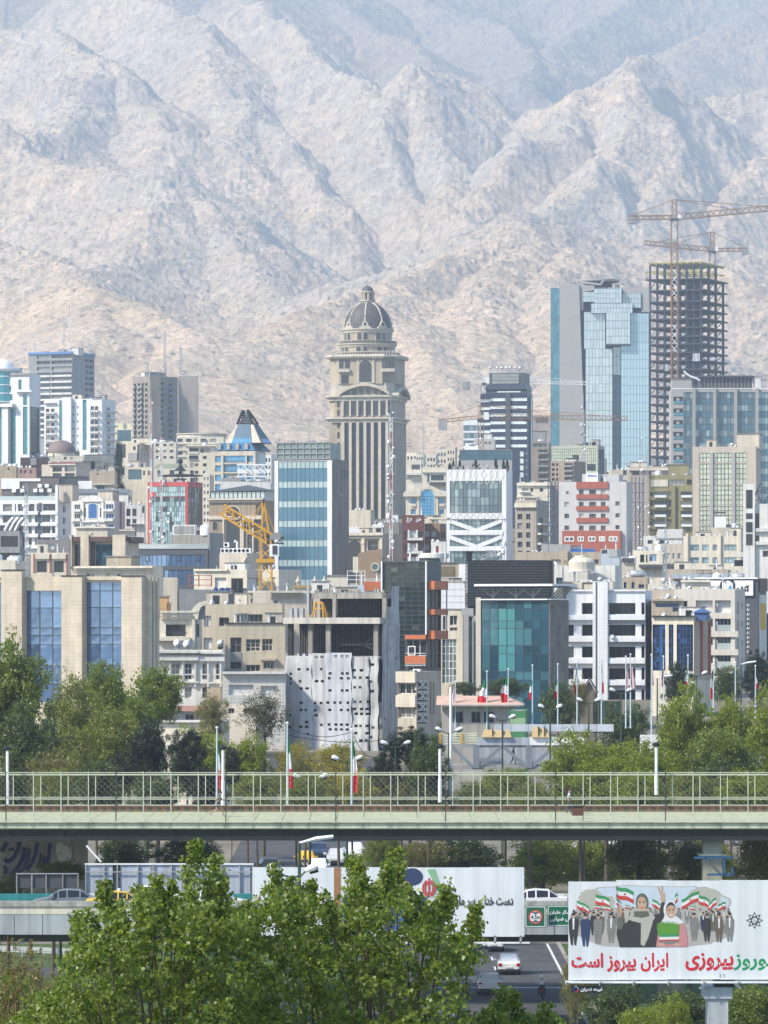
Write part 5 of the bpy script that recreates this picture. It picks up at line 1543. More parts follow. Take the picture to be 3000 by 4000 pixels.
# blue banded tower and its neighbours (view F / B)
V('B')
b=Bld('office_tower','tall blue glass tower with pale glass bands and concrete flank',120,492,600,1158,1020,WHITE,th=16,nick='the blue banded tower',rec=.3)
rows=[.62]+[1.0,.62]*9
pat=lambda i,j:GBLP if j%2==0 else GBLU
b.curtain(144,1158,462,1158+62+112*8.6,11,1,pat,MULLB,rows=[.55,1,.5,1,.5,1,.5,1,.5,1,.5,1,.5,1,.5,1],gap=.1)
b.box('concrete_flank',mat('weathered_concrete_flank',(.27,.245,.22),.95,.16,.2,streak=.35),494,1150,599,2000,0,.12,face='s')
c=MB();zz=b.fz
c.box(b.fx(126),1.2,b.H-.6,b.fx(470),9,zz(1044));c.build('roof_glass_box',mat('pale_green_screen',(.20,.26,.25),.4,.2,.4),b.o)
c=MB()
for k in range(9):x=b.fx(126)+(b.fx(470)-b.fx(126))*k/8;c.box(x-.08,1.0,b.H,x+.08,1.19,zz(1040))
for y in(1040,1076,1112,1146):c.box(b.fx(122),.95,zz(y)-.1,b.fx(474),1.17,zz(y)+.1)
c.build('roof_screen_frame',GREYW,b.o)
b.finish()
V('F')
for k,(y0,y1) in enumerate(((-60,40),(60,160),(180,280))):pass
txt=mat('faded_letter_paint',(.36,.33,.30),.9,.1)
fo=empty('wall_lettering_mount',(0,0,0));fo.parent=b.o
fo.location=(b.L+.14,0,0);fo.rotation_euler=(0,0,R(90))
y0_,y1_=b.sx(540),b.sx(566)
lettering('آسانسور',y0_,b.fz(280),y1_,b.fz(40),-.01,txt,fo,rot90=True)
fo.name='wall_lettering'
V('B')
for k in range(3):b.box('flank_mark',DARKG,548+k*18,1210,558+k*18,1275-(k%2)*8,.12,.16,face='s')
V('F');b.clutter(2,57,'h')
b=Bld('house','plain beige block standing at the foot of the domed tower',602,742,770,152,1250,BEIGE,th=16,nick='the plain beige block')
b.finish();b.clutter(4,58,'dd')
b=Bld('house','white box rooms on a beige roof beside the plain beige block',602,835,838,262,1200,CREAM,th=6,nick='the beige roof with white rooms')
b.box('white_room',WMETAL,603,272,676,308,0,1.2);b.box('canopy',WMETAL,770,248,828,268,0,1.5);b.win(680,285,700,306,1,1,g=GDRK);b.win(778,274,825,298,2,1,g=GDRK);b.finish();b.clutter(4,59,'dta')
b=Bld('villa','classical beige house with deep cornice and tall dark windows',560,828,945,305,1120,mat('classical_stone',(.38,.31,.23),.85,.12,.3,streak=.2),th=20,nick='the classical beige house',rec=.5)
b.box('cornice',BEIGE,560,300,832,318,0,1.0);b.box('cornice',BEIGE,560,324,830,336,0,.5)
b.arch(605,352,672,620,GDRK,FRD,out=.05,flat=.1,nx=3,nz=6);b.win(725,350,790,415,2,2,g=GDRK)
for x in(690,806):b.box('pilaster',BEIGE,x,338,x+16,560,0,.45)
b.box('console',BEIGE,688,338,708,372,0,.6);b.finish();b.clutter(2,60,'h')
b=Bld('house','grey brick stair tower behind the tall red and white mast',832,925,945,232,1150,mat('grey_brick',(.25,.225,.20),.9,.15,1,joints=(.9,.35)),th=14,nick='the grey brick stair tower')
b.hut(870,180,915,2,3,WMETAL);b.finish();b.clutter(4,61,'dah')
b=Bld('apartment_building','dark red brick flats with brown wing and white shutters',946,1090,1092,186,1000,BRICKR,nick='the dark red brick flats',rec=.4)
for k in range(3):
 y=286+k*86
 b.win(985,y,1045,y+46,3,1,fr=FRW,g=CURT);b.win(958,y+4,980,y+60,1,1,g=GDRK);b.win(1048,y+4,1085,y+40,2,1,g=GDRK);b.box('white_ledge',WPLAST,980,y+48,1082,y+64,0,.6)
 for x in(983,1036):b.box('shutter',WPLAST,x,y-4,x+12,y+46,0,.2)
lettering('خزر',b.fx(1034),b.fz(232),b.fx(1072),b.fz(202),-.06,WMETAL,b.o,bold=.03);lettering('برج',b.fx(976),b.fz(234),b.fx(1010),b.fz(202),-.06,WMETAL,b.o,bold=.03)
b.finish();b.clutter(2,62,'h')
b=Bld('apartment_building','brown brick wing with white windows joined to the dark red flats',1093,1192,1232,240,1010,BRICKB,th=18,nick='the brown brick wing')
b.wins([(1095,1124),(1136,1168)],floors(288,86,3,38),fr=FRW,g=CURT);b.wins([(1200,1212),(1216,1228)],floors(292,86,3,44),face='s',g=GDRK);b.hut(1090,190,1125,2,4,CREAM)
c=MB();zz=b.H
for x in(1118,1150,1200):c.bar((b.fx(x),1,zz),(b.fx(x),1,b.fz(205)),.15);c.bar((b.fx(x),1,zz),(b.fx(x+22),1,b.fz(212)),.12)
c.box(b.fx(1112),.6,b.fz(212),b.fx(1232),3,b.fz(202));c.build('roof_pergola',CREAM,b.o)
b.finish()
b=Bld('house','white rounded kiosk room with a red door on a green base',1135,1230,1235,358,870,WPLAST,th=6,nick='the white kiosk room')
b.win(1166,386,1184,430,1,1,g=REDP,fr=TERRA);b.finish()
c=MB();c.lathe([(2.3,b.fz(530)),(2.3,b.fz(468))],28,(b.fx(1152),2));c.build('green_base',mat('dark_green_render',(.05,.095,.075),.8),b.o)
c=MB();c.lathe([(2.35,b.fz(468)),(2.7,b.fz(462)),(2.7,b.fz(436)),(2.6,b.fz(432)),(.1,b.fz(434))],28,(b.fx(1152),2));c.build('round_canopy',WPLAST,b.o)
b.clutter(2,63,'d')
# palace front with blue arch (view c)
V('c')
b=Bld('villa','cream palace front with pediment and tall bright blue arched window',788,1225,1228,640,1350,CREAM,th=5,nick='the cream palace',rec=.4)
b.arch(948,590,1095,870,GCYN,CREAM,out=.25,nx=4,nz=7)
for y in(680,796):b.wins([(842,898),(1152,1204)],[(y,y+56)],nx=2,nz=2,g=GCYN)
for x0,x1 in((842,900),(1150,1206)):b.box('window_panel',CREAM,x0,742,x1,768,0,.4)
for x in(910,1112):b.box('pilaster',CREAM,x,660,x+24,880,0,.5)
b.box('cornice',CREAM,760,626,950,662,0,1.2);b.box('cornice',CREAM,1098,626,1228,662,0,1.2)
xm=b.fx(1020);pts=[(b.fx(775),b.fz(626)),(b.fx(775),b.fz(606)),(b.fx(890),b.fz(590)),(xm,b.fz(528)),(b.fx(1150),b.fz(590)),(b.fx(1226),b.fz(606)),(b.fx(1226),b.fz(626)),(b.fx(1110),b.fz(618)),(b.fx(1090),b.fz(582)),(xm,b.fz(556)),(b.fx(950),b.fz(582)),(b.fx(930),b.fz(618))]
c=MB()
for seg in((0,1,2,11),(2,3,9,10),(11,2,10),(3,4,8,9),(4,5,6,7),(4,7,8)):c.plate([pts[i] for i in seg],-1.0,.3)
c.build('pediment',CREAM,b.o)
b.finish()
c=MB();x0,x1=b.fx(775),b.fx(890)
c.hexa([(x0,1,b.H),(x1,1,b.H),(x1,7,b.H),(x0,7,b.H),(x0+1,1,b.fz(532)),(x1,1,b.fz(532)),(x1,6,b.fz(528)),(x0+1,6,b.fz(528))]);c.build('skylight_roof',CREAM,b.o)
b=Bld('apartment_building','stepped pale block with one wide window right of the domed tower',790,955,960,270,1620,CREAM,th=8,nick='the stepped pale block')
b.win(852,316,942,372,4,1);b.box('terrace',WPLAST,790,408,1000,430,0,1.5);b.hut(990,290,1050,3,4,GREYW) if False else None
b.win(795,450,840,480,2,1);b.finish();b.clutter(5,64,'dha')
b=Bld('apartment_building','pale block with dark window strip between the palace and the white frame tower',965,1222,1226,345,1500,CREAM,th=6,nick='the pale block with dark strip')
b.win(1060,432,1200,490,4,1,g=GDRK);b.win(1018,418,1045,510,1,1,g=GSLT);b.box('dark_awning',DARKG,1045,508,1222,536,0,1.2);b.box('cornice',CREAM,960,392,1225,404,0,.6);b.finish();b.clutter(6,65,'dha')
# white framed glass building with X braces
V('B')
b=Bld('office_building','white framed glass block with crossed white braces and diamond frieze',1235,1622,1662,1216,1150,WHITE,th=12,nick='the white braced block',rec=.4)
b.curtain(1256,1290,1594,1500,12,4,lambda i,j:GGRY,MULL,gap=.1)
b.box('white_band',WHITE,1235,1502,1622,1538,0,.25)
for y in(1540,1645):b.curtain(1256,y,1594,y+70,12,2,GGRY,MULL,gap=.1)
b.curtain(1256,1745,1594,1830,12,2,GGRY,MULL,gap=.1)
zz=b.fz
def brace(x0,y0,x1,y1):
 c=MB();p,q=(b.fx(x0),zz(y0)),(b.fx(x1),zz(y1));w=.5
 c.plate([(p[0],p[1]-w),(q[0],q[1]-w),(q[0],q[1]+w),(p[0],p[1]+w)],-.15,.3);c.build('diagonal_brace',WHITE,b.o)
for k in range(2):
 y=1540+k*105
 brace(1252,y+8,1430,y+74);brace(1594,y+8,1430,y+74)
 b.box('white_band',WHITE,1250,y+74,1600,y+100,-.05,.2)
dm=mat('diamond_inlay',(.52,.51,.49),.7,.05)
for k in range(8):
 x,y=1282+k*43,1250
 c=MB();X0,Z0=b.fx(x),zz(y);r1_,r2_=.95,2.0
 if k in(4,5):r1_,r2_=1.5,2.3
 for a,d in(((0,1),(1,0)),((1,0),(0,-1)),((0,-1),(-1,0)),((-1,0),(0,1))):c.bar((X0+a[0]*r1_,-.03,Z0+a[1]*r2_),(X0+d[0]*r1_,-.03,Z0+d[1]*r2_),.05,.16)
 c.build('diamond_motif',dm,b.o)
 c=MB();Z0=zz(1520)
 if k<8:c.bar((X0-.9,-.28,Z0-1),(X0,-.28,Z0+.9),.05,.16);c.bar((X0,-.28,Z0+.9),(X0+.9,-.28,Z0-1),.05,.16);c.build('chevron_motif',dm,b.o)
b.finish()
BRACED=b
# right middle rows (view D, f, e)
V('d')
b=Bld('apartment_building','pale beige flats right of the roof garden, with rounded bays',745,1100,1112,1340,1350,CREAM,th=6,nick='the pale beige bay flats')
b.wins([(800,870),(890,920),(990,1030)],[(1400,1440)]);b.wins([(752,790),(860,930)],[(1570,1610)]);b.box('cornice',CREAM,742,1362,1105,1376,0,.6);b.box('roof_terrace_rail',WMETAL,770,1436,880,1446,0,1.4);b.box('cornice',CREAM,742,1490,970,1504,0,.8)
b.finish();b.clutter(8,70,'ddah')
V('D')
b=Bld('apartment_building','grey beige flats with tall paired windows at left of the red hotel',20,158,240,752,1280,mat('grey_beige_render',(.38,.34,.29),.85,.12,.3,streak=.22),th=18,nick='the grey beige flats',rec=.4)
b.wins([(36,66),(92,118)],floors(840,60,6,38),nx=2);b.box('cornice',CREAM,20,772,162,800,0,.8)
b.wins([(172,200)],floors(870,64,5,36),face='s');
for k in range(4):b.box('balcony',WPLAST,160,900+k*64,232,914+k*64,0,1.2,face='s')
b.finish();b.clutter(3,71,'dh')
def scaffold(label,x0,x1,y0,y1,D,nb=3,dep=2.4):
 p0,p1=Q(x0,y1,D),Q(x1,y0,D)
 g0=min(p0.z,ground(D)) if False else p0.z
 o=empty('scaffold_tower',(p0.x,D,g0),0,label,'scaffold')
 Wd,H=p1.x-p0.x,p1.z-g0
 for i in range(nb+1):
  for j in(0,dep):
   c=MB();c.box(Wd*i/nb-.09,j-.09,0,Wd*i/nb+.09,j+.09,H);c.build('standard',SCAF,o)
 n=int(H/2.4)
 for k in range(1,n+1):
  z=k*2.4
  c=MB();c.box(-.4,-.15,z-.12,Wd+.4,dep+.15,z);c.build('platform',SCAF if k%3 else DARKG,o)
 c=MB()
 for k in range(n):
  for i in range(nb):c.bar((Wd*i/nb,-.05,k*2.4),(Wd*(i+1)/nb,-.05,(k+1)*2.4),.12)
 c.build('cross_brace',SCAF,o)
SCAF=mat('blue_grey_scaffold',(.12,.15,.20),.6,.15,1)
scaffold('blue grey scaffold tower left of the red striped hotel',236,304,630,1045,1180,3)
scaffold('blue grey scaffold tower right of the red striped hotel',778,852,600,1075,1220,3)
b=Bld('hotel','pale grey hotel with brick red stripes and a roof sign',303,742,778,632,1150,mat('pale_grey_tile',(.52,.51,.50),.7,.06,.3,joints=(1.5,1.5),jcol=.88,streak=.1),th=12,nick='the red striped hotel',rec=.35)
for k in range(5):
 y=632+k*76
 b.box('red_stripe',TERRA,418,(y+6) if k else 632,622,y+(36 if k else 45),0,.35) if k<4 else None
 for x in(434,500,576):b.win(x,684+k*77,x+30 if x!=500 else x+42,718+k*77,2 if x!=500 else 3,1,fr=FRM)
 if k>0:
  b.win(340,762+(k-1)*77,370,792+(k-1)*77,2,1);b.win(670,760+(k-1)*77,698,788+(k-1)*77,2,1)
 else:b.win(350,694,368,712,1,1);
b.box('red_podium',TERRA,330,950,708,1180,0,1.0)
for x0,x1 in((345,408),(430,470),(498,546),(568,608),(632,690)):b.win(x0,988,x1,1020,2,1,fr=FRW,fw=.25,hole=False,out=1.08)
b.finish()
c=MB();zz=b.fz;c.box(b.fx(445),2,b.H-.6,b.fx(560),8,zz(580));c.box(b.fx(575),3,b.H-.6,b.fx(680),9,zz(582));c.build('plant_room',bpy.data.materials['pale_grey_tile'],b.o)
c=MB();c.box(b.fx(474),1.5,b.H-.6,b.fx(550),1.98,zz(572));c.build('sign_board',WMETAL,b.o)
lettering('EHRAA',b.fx(486),zz(600),b.fx(544),zz(584),1.47,mat('blue_letters',(.05,.12,.42),.6,.05),b.o,bold=.03,fa=False)
b.clutter(4,72,'ddh')
b=Bld('apartment_building','beige flats with arched windows behind the red striped hotel',640,880,880,555,1420,BEIGE,nick='the beige arched flats')
b.wins([(780,810),(720,745),(830,850)],floors(560,65,3,30));b.finish();b.clutter(10,73,'ddah')
b=Bld('apartment_building','long beige block under the tall glass tower',760,1012,1014,535,1380,mat('rosy_beige',(.42,.35,.28),.85,.1,.3),th=5,nick='the long beige block')
b.wins([(780,830),(888,920),(934,962)],[(562,590)],nx=3);b.box('cornice',CREAM,756,548,1012,560,0,.8);b.hut(770,505,870,3,5,CREAM);b.finish();b.clutter(8,74,'dda')
b=Bld('apartment_building','olive block with white balcony rails and pale top storey',886,1168,1172,590,1250,OLIVE,th=4,nick='the olive block',rec=.8)
b.box('pale_storey',CREAM,900,620,1010,664,0,.15);b.win(1012,620,1118,658,4,1,g=GWIN);b.win(1132,620,1166,652,2,1,g=GDRK)
for k in range(4):
 y=696+k*63
 b.win(922,y,1030,y+38,5,1);b.win(1092,y,1166,y+38,3,1);b.win(893,y+4,916,y+30,1,1,g=GDRK)
 b.box('balcony_rail',WMETAL,924,y+24,1000,y+40,.0,.9);b.box('balcony_rail',WMETAL,1096,y+24,1166,y+40,0,.9)
 b.box('string_course',OLIVE,886,y+40,1032,y+54,0,.5)
b.box('pier',OLIVE,1034,660,1058,1000,0,.6)
b.finish();b.hut(1015,522,1148,2,5,OLIVE);b.clutter(5,75,'ddat')
b=Bld('office_building','beige stone office with three tall yellowish gridded windows',1170,1582,1612,404,1180,mat('smooth_beige_stone',(.50,.44,.36),.8,.08,.2,streak=.15),th=11,nick='the beige office with gridded windows',rec=.35)
for(x0,x1,n) in((1214,1282,3),(1306,1425,5),(1448,1520,3)):
 b.curtain(x0,444,x1,506,n,2,GLEM,MULL,gap=.14);b.curtain(x0,514,x1,648,n,4,GLEM,MULL,gap=.14);b.curtain(x0,655,x1,782,n,4,GLEM,MULL,gap=.14);b.curtain(x0,790,x1,910,n,4,GLEM,MULL,gap=.14);b.curtain(x0,918,x1,1030,n,4,GLEM,MULL,gap=.14)
b.box('pier',GREYP,1286,444,1304,1000,0,.4);b.box('pier',GREYP,1428,444,1446,1000,0,.4);b.finish();b.hut(1450,322,1596,2,8,BEIGE);b.clutter(4,76,'d')
b=Bld('apartment_building','white modern house with black window slots at right edge',1498,1720,1722,776,880,WPLAST,th=0,nick='the white modern house',rec=.4)
for(y0,y1) in((836,938),(980,1042)):b.win(1576,y0,1600,y1,1,2,g=GDRK,fr=FRD)
for y in(935,1020):b.box('ledge',WPLAST,1580,y,1720,y+22,0,.6)
b.win(1625,1082,1690,1120,2,1,g=GDRK);b.finish()
c=MB();c.box(b.fx(1498),-.6,0,b.fx(1574),8,b.fz(648));c.build('stair_tower',WPLAST,b.o)
for(y0,y1) in((686,806),(838,874),(895,960),(972,1044)):
 c=MB();c.box(b.fx(1517),-.66,b.fz(y1),b.fx(1558),-.605,b.fz(y0));c.build('black_slot_window',GDRK,b.o)
c=MB();lattice_mb(c,(b.fx(1590),3,b.H),(b.fx(1650),3,b.fz(650)),2.2,1.6,.16);c.build('roof_stair_frame',DARKG,b.o)
b=Bld('apartment_building','cream flats with pale blue casements in two rows',1110,1482,1500,985,1080,CREAM,th=8,nick='the cream flats with blue casements',rec=.4)
for k in range(3):
 y=1040+k*83
 for x0,x1,n in((1152,1213,3),(1232,1276,2),(1300,1330,2),(1376,1456,3)):b.win(x0,y,x1,y+38,n,1,g=glass('pale_blue_casement',(.36,.48,.56),.4,.1,.3) if 'pale_blue_casement' not in bpy.data.materials else bpy.data.materials['pale_blue_casement'],fr=FRD)
for x in(1128,1340,1470):b.box('corner_pier',CREAM,x,968,x+14,1300,0,.5)
b.finish();b.clutter(5,77,'hda')
b=Bld('house','beige roof with white canopy and cool box below the gridded office',1290,1490,1495,930,1120,BEIGE,th=5,nick='the beige roof with the canopy')
c=MB();c.box(b.fx(1305),1,b.fz(836),b.fx(1385),4,b.fz(828));c.build('canopy',DARKG,b.o)
c=MB();c.box(b.fx(1312),1.2,b.H,b.fx(1386),3.4,b.fz(860));c.build('white_plant_box',WMETAL,b.o);b.finish();b.clutter(3,78,'td')
b=Bld('house','pale corrugated roof house at the foot of the olive block',852,1102,1112,985,1150,WPLAST,th=6,nick='the corrugated roof house',rec=.5)
c=MB();c.hexa([(b.fx(930),-.3,b.fz(1000)),(b.fx(1105),-.3,b.fz(1000)),(b.fx(1105),5,b.fz(980)),(b.fx(930),5,b.fz(980)),(b.fx(945),-.2,b.fz(940)),(b.fx(1105),-.2,b.fz(940)),(b.fx(1105),5,b.fz(938)),(b.fx(945),5,b.fz(938))]);c.build('sloping_roof',mat('pale_sheet_roof',(.55,.54,.52),.6,.1,.5),b.o)
b.wins([(878,910),(955,990)],[(1012,1036)],g=GDRK);b.finish()
b=Bld('apartment_building','beige flats with bay windows left of the cream flats',905,1108,1110,1035,1050,BEIGE,th=4,nick='the beige bay window flats')
b.wins([(1002,1024),(1072,1094),(1040,1056)],floors(1095,66,3,40),fr=FRW);b.box('blue_tarp_rail',DARKG,1000,1168,1108,1186,0,.8);b.finish();b.clutter(3,79,'hd')
b=Bld('house','cream house with a square sky blue window and iron rail',785,975,1000,1078,930,CREAM,th=12,nick='the cream house with blue window',rec=.35)
b.win(890,1102,936,1150,2,1,g=GSKY,fr=FRW);b.win(830,1104,856,1156,1,1,g=GDRK);b.win(868,1104,878,1156,1,1,g=GDRK)
b.box('terrace_rail',DARKG,830,1170,975,1190,0,1.4);b.finish();b.clutter(6,80,'atd')
b=Bld('apartment_building','long tan brick roof storey with big sign panel frame',28,572,578,1088,900,TAN,th=3,nick='the long tan roof storey',rec=.4)
b.wins([(250,316),(368,410),(415,480),(530,560)],[(1135,1168)],nx=3);b.box('brick_pier',TAN,328,1070,360,1180,0,.6)
c=MB()
for k in range(4):c.box(b.fx(190+k*48),.6,b.H,b.fx(190+k*48+45),.75,b.fz(1038))
c.build('metal_screen',GREYP,b.o)
c=MB();c.hexa([(b.fx(370),.3,b.H),(b.fx(540),.3,b.H),(b.fx(540),2,b.H),(b.fx(370),2,b.H),(b.fx(372),1.6,b.fz(1066)),(b.fx(538),1.6,b.fz(1066)),(b.fx(538),2.2,b.fz(1066)),(b.fx(372),2.2,b.fz(1066))]);c.build('solar_panel_row',GNAV,b.o)
lettering('N',b.fx(336),b.fz(1162),b.fx(352),b.fz(1140),-.63,TERRA,b.o,fa=False)
b.finish();b.clutter(5,81,'dda')
b=Bld('house','blue grey sheet metal cabin on a roof below the red hotel',574,690,708,1070,880,mat('blue_grey_sheet',(.38,.43,.48),.6,.15,.5,streak=.2),th=10,nick='the sheet metal cabin')
b.win(582,1076,618,1100,2,1,g=GDRK);b.box('ribbed_panel',GREYP,630,1072,684,1120,0,.2);b.box('metal_apron',bpy.data.materials['blue_grey_sheet'],640,1126,706,1178,0,1.6);b.finish();b.clutter(2,82,'h')
b=Bld('house','white rendered roof wall under the big domed tank',222,668,712,1176,760,WPLAST,th=10,nick='the white roof wall')
b.win(286,1256,330,1300,2,1,g=GSLT);b.box('panel_joint',GREYW,326,1178,329,1300,0,.1);b.finish();b.clutter(5,83,'aht')
p=b.w(b.fx(470),-3.2,b.fz(1252))
o=empty('domed_water_tank',tuple(p),0,'large cream domed water tank on a steel frame above the white building','water tank')
c=MB();pr=[(2.0,1.0),(2.05,1.6),(2.1,2.3),(1.9,2.6),(1.35,3.0),(1.1,3.05),(1.1,3.3),(.02,3.4)];c.lathe(pr,20);c.build('tank_shell',CREAM,o)
c=MB();c.lathe([(2.2,.85),(2.2,1.0),(.1,1.0)],20);c.tube([(0,0,3.3),(0,0,5.2)],.04,6);c.build('tank_base',WMETAL,o)
for k in range(4):
 c=MB();a=R(45+90*k);c.box(1.6*math.cos(a)-.12,1.6*math.sin(a)-.12,-1.2,1.6*math.cos(a)+.12,1.6*math.sin(a)+.12,.85);c.build('tank_leg',METAL,o)
b=Bld('house','cream parapet house with open roof room behind the white building',330,655,690,1280,745,CREAM,th=10,nick='the cream parapet house')
b.win(455,1282,552,1340,1,1,g=CREAM,fr=TAN,fw=.25);b.finish();b.clutter(5,84,'dda')
b=Bld('house','tan house with narrow dark blue windows and silver roof cylinder',684,880,890,1252,860,TAN,th=5,nick='the tan house with narrow windows')
b.wins([(724,742),(775,792)],[(1284,1324)],nx=1,g=GNAV);b.wins([(820,856),(870,886)],[(1298,1324)],nx=2,g=GNAV);b.finish();b.tank(812,1.5,.9,1.6,'silver lying','h');b.clutter(4,85,'hta')
b=Bld('house','flat beige roof terrace with pipes between tan house and sign',880,1060,1064,1296,830,CREAM,th=4,nick='the beige roof terrace')
b.finish();b.clutter(5,86,'aht')
b=Bld('house','beige stair block left of the cream house with blue window',712,790,800,1150,900,BEIGE,th=8,nick='the beige stair block')
b.box('dark_rail',DARKG,712,1128,792,1150,0,.6);b.win(760,1156,770,1162,1,1,g=GDRK);b.finish();b.clutter(3,87,'th')
b=Bld('house','tan house with awning below the cream flats',1000,1400,1405,1200,960,TAN,th=4,nick='the tan house with awning')
b.box('blue_grey_awning',bpy.data.materials['blue_grey_sheet'],1040,1232,1400,1262,0,2.2);b.wins([(1062,1088),(1100,1126)],[(1288,1322)],g=GSKY,fr=FRW)
c=MB()
for x in(1198,1242,1292):c.bar((b.fx(x),-.4,b.fz(1250)),(b.fx(x),-.4,b.fz(1208)),.12)
c.bar((b.fx(1198),-.4,b.fz(1208)),(b.fx(1292),-.4,b.fz(1208)),.12);c.build('iron_frame',DARKG,b.o)
b.finish();b.clutter(3,88,'h')
b=Bld('house','white plant enclosure with dark machines at right edge',1420,1720,1722,1180,900,CREAM,th=0,nick='the plant enclosure')
b.wins([(1560,1590),(1600,1626),(1634,1660)],[(1170+10,1216)],nx=1,g=CURT);b.finish();b.clutter(12,89,'aaht')
c=MB();c.box(b.fx(1530),.5,b.H,b.fx(1720),6,b.fz(1135));c.box(b.fx(1440),1,b.H,b.fx(1500),4,b.fz(1140));c.build('dark_machines',BLACK,b.o)
c=MB();c.box(b.fx(1450),.2,b.fz(1122),b.fx(1620),6,b.fz(1090));c.build('white_canopy',WPLAST,b.o)
b=Bld('house','cream roof block with chimney before the sign building',1098,1282,1288,1274,800,CREAM,th=6,nick='the cream roof block')
b.box('cornice',CREAM,1094,1270,1290,1284,0,.5);b.finish();b.clutter(5,90,'hhd')
# sign building (view e)
V('e')
b=Bld('commercial_building','dark grey building with a big white roof sign and yellow banner',800,1552,1640,305,830,DARKG,th=15,nick='the dark sign building',rec=.3)
b.box('sign_board',WMETAL,830,325,1502,488,0,.4)
ink=mat('sign_ink',(.02,.025,.035),.5,.05)
lettering('آکا',b.fx(1372),b.fz(448),b.fx(1466),b.fz(378),-.42,ink,b.o,bold=.06);lettering('جوی مرز',b.fx(1040),b.fz(412),b.fx(1172),b.fz(372),-.42,ink,b.o,bold=.02);lettering('ـبـ',b.fx(1272),b.fz(420),b.fx(1365),b.fz(400),-.42,ink,b.o,bold=.07)
c=MB();cx,cz=b.fx(1228),b.fz(380)
c.plate([(cx+1.35*math.cos(t),cz+1.35*math.sin(t)) for t in[k*math.pi/14 for k in range(28)]],-.42,-.41);c.build('ring_logo',ink,b.o)
c=MB();c.plate([(cx+.85*math.cos(t),cz+.85*math.sin(t)) for t in[k*math.pi/12 for k in range(24)]],-.435,-.425);c.build('ring_logo_eye',WMETAL,b.o)
c=MB();c.plate([(cx+.1,cz-.7),(cx+.8,cz-.5),(cx+.7,cz+.1),(cx+.2,cz-.1)],-.445,-.437);c.build('ring_logo_leaf',mat('logo_blue',(.12,.3,.5),.5),b.o)
for k in range(11):b.win(1412,555+k*50,1456,600+k*50,2,1,g=GDRK,fr=FRW,fw=.12)
b.box('white_flank',WPLAST,1560,480,1636,1200,0,.15,face='s')
b.box('yellow_banner',mat('yellow_banner',(.58,.38,.02),.7,.06),1568,570,1622,856,.15,.22,face='s');b.box('brown_loft',BROWN,1556,300,1638,440,0,.3,face='s')
c=MB();c.bar((b.fx(800),-.3,b.fz(300)),(b.fx(1552),-.3,b.fz(300)),.25);c.build('sign_top_rail',WMETAL,b.o)
b.finish();b.clutter(6,91,'aaht')
b=Bld('commercial_building','narrow dark glass house at the right edge beside the yellow banner',1632,1720,1722,680,860,DARKG,th=0,nick='the narrow dark glass house')
b.curtain(1640,700,1715,1190,3,7,GDRK,MULL);b.box('white_cap',WMETAL,1630,640,1720,672,0,.8);b.finish()
# white beige balcony flats
b=Bld('apartment_building','pale stone flats with deep corner balconies and brown curtains',645,1302,1412,418,790,mat('pale_rough_stone',(.56,.52,.46),.85,.08,.6,streak=.12,bump=.2),th=15,nick='the pale stone balcony flats',rec=1.0)
b.win(878,540,1058,626,4,1,g=CURT,fr=FRW);b.win(742,542,790,624,2,1,g=GDRK)
for k in range(4):
 y=540+k*198
 b.win(1086,y,1255,y+132,4,1,g=CURT if k==0 else GWIN,fr=FRW)
 if k:b.box('glass_balustrade',GCLR,1086,y+66,1256,y+130,-.4,-.3);b.box('balcony_band',bpy.data.materials['pale_rough_stone'],1035,y+132,1340,y+196,0,.35);b.win(1036,y,1062,y+84,1,1,g=GWIN)
 b.win(1326,y+10,1342,y+150,1,2,face='s',g=GDRK);b.win(1374,y+30,1386,y+90,1,1,face='s',g=GDRK)
 c=MB();c.box(b.fx(1088),.3,b.fz(y+68),b.fx(1110),.7,b.fz(y+30));c.build('wall_air_conditioner',WMETAL,b.o)
b.finish();b.clutter(6,92,'hdaa')
b=Bld('house','beige rough stone parapet left of the pale stone flats',395,645,650,418,810,mat('rough_beige_stone',(.50,.44,.34),.9,.14,.8,bump=.2),th=4,nick='the rough stone parapet')
b.finish();b.clutter(4,93,'aht')
b=Bld('office_building','tan roof house with a blue ribbon window and blue door',400,728,745,528,740,TAN,th=7,nick='the tan roof house')
b.win(445,572,692,612,7,1,g=GNAV);b.win(628,616,690,664,1,1,g=GNAV);b.box('cornice',TAN,398,520,745,545,0,.6);b.finish();b.clutter(3,94,'da')
b=Bld('office_building','tan building with tall navy blue glass bays and cream bands',408,858,1040,708,690,CREAM,th=19,nick='the navy glass building',rec=.35)
b.curtain(412,800,550,1300,4,10,lambda i,j:GNAV if i!=2 else glass('bright_blue_strip',(.05,.17,.50),.4,.1,.3) if 'bright_blue_strip' not in bpy.data.materials else bpy.data.materials['bright_blue_strip'],MULL,gap=.07)
b.curtain(586,800,638,1300,2,10,GNAV,MULL,gap=.07);b.curtain(672,800,850,1300,5,10,GNAV,MULL,gap=.07)
b.box('dark_coping',BLACK,406,704,862,716,0,.5)
b.box('tan_flank',TAN,862,712,1038,1400,0,.1,face='s')
for x in(920,1005):b.box('rusty_downpipe',TERRA,x,760,x+14,1350,.1,.35,face='s')
for k in range(4):b.win(962,840+k*150,980,940+k*150-(k%2)*60,1,2,face='s',g=GDRK)
b.finish()
c=MB();x0,x1=b.fx(842),b.fx(842)+1.8
c.box(x0,1.0,b.H-.6,x1,2.8,b.fz(672));c.build('roof_lantern_base',BLUEM if 'BLUEM' in globals() else mat('blue_sheet_metal',(.05,.10,.24),.5,.1,1),b.o)
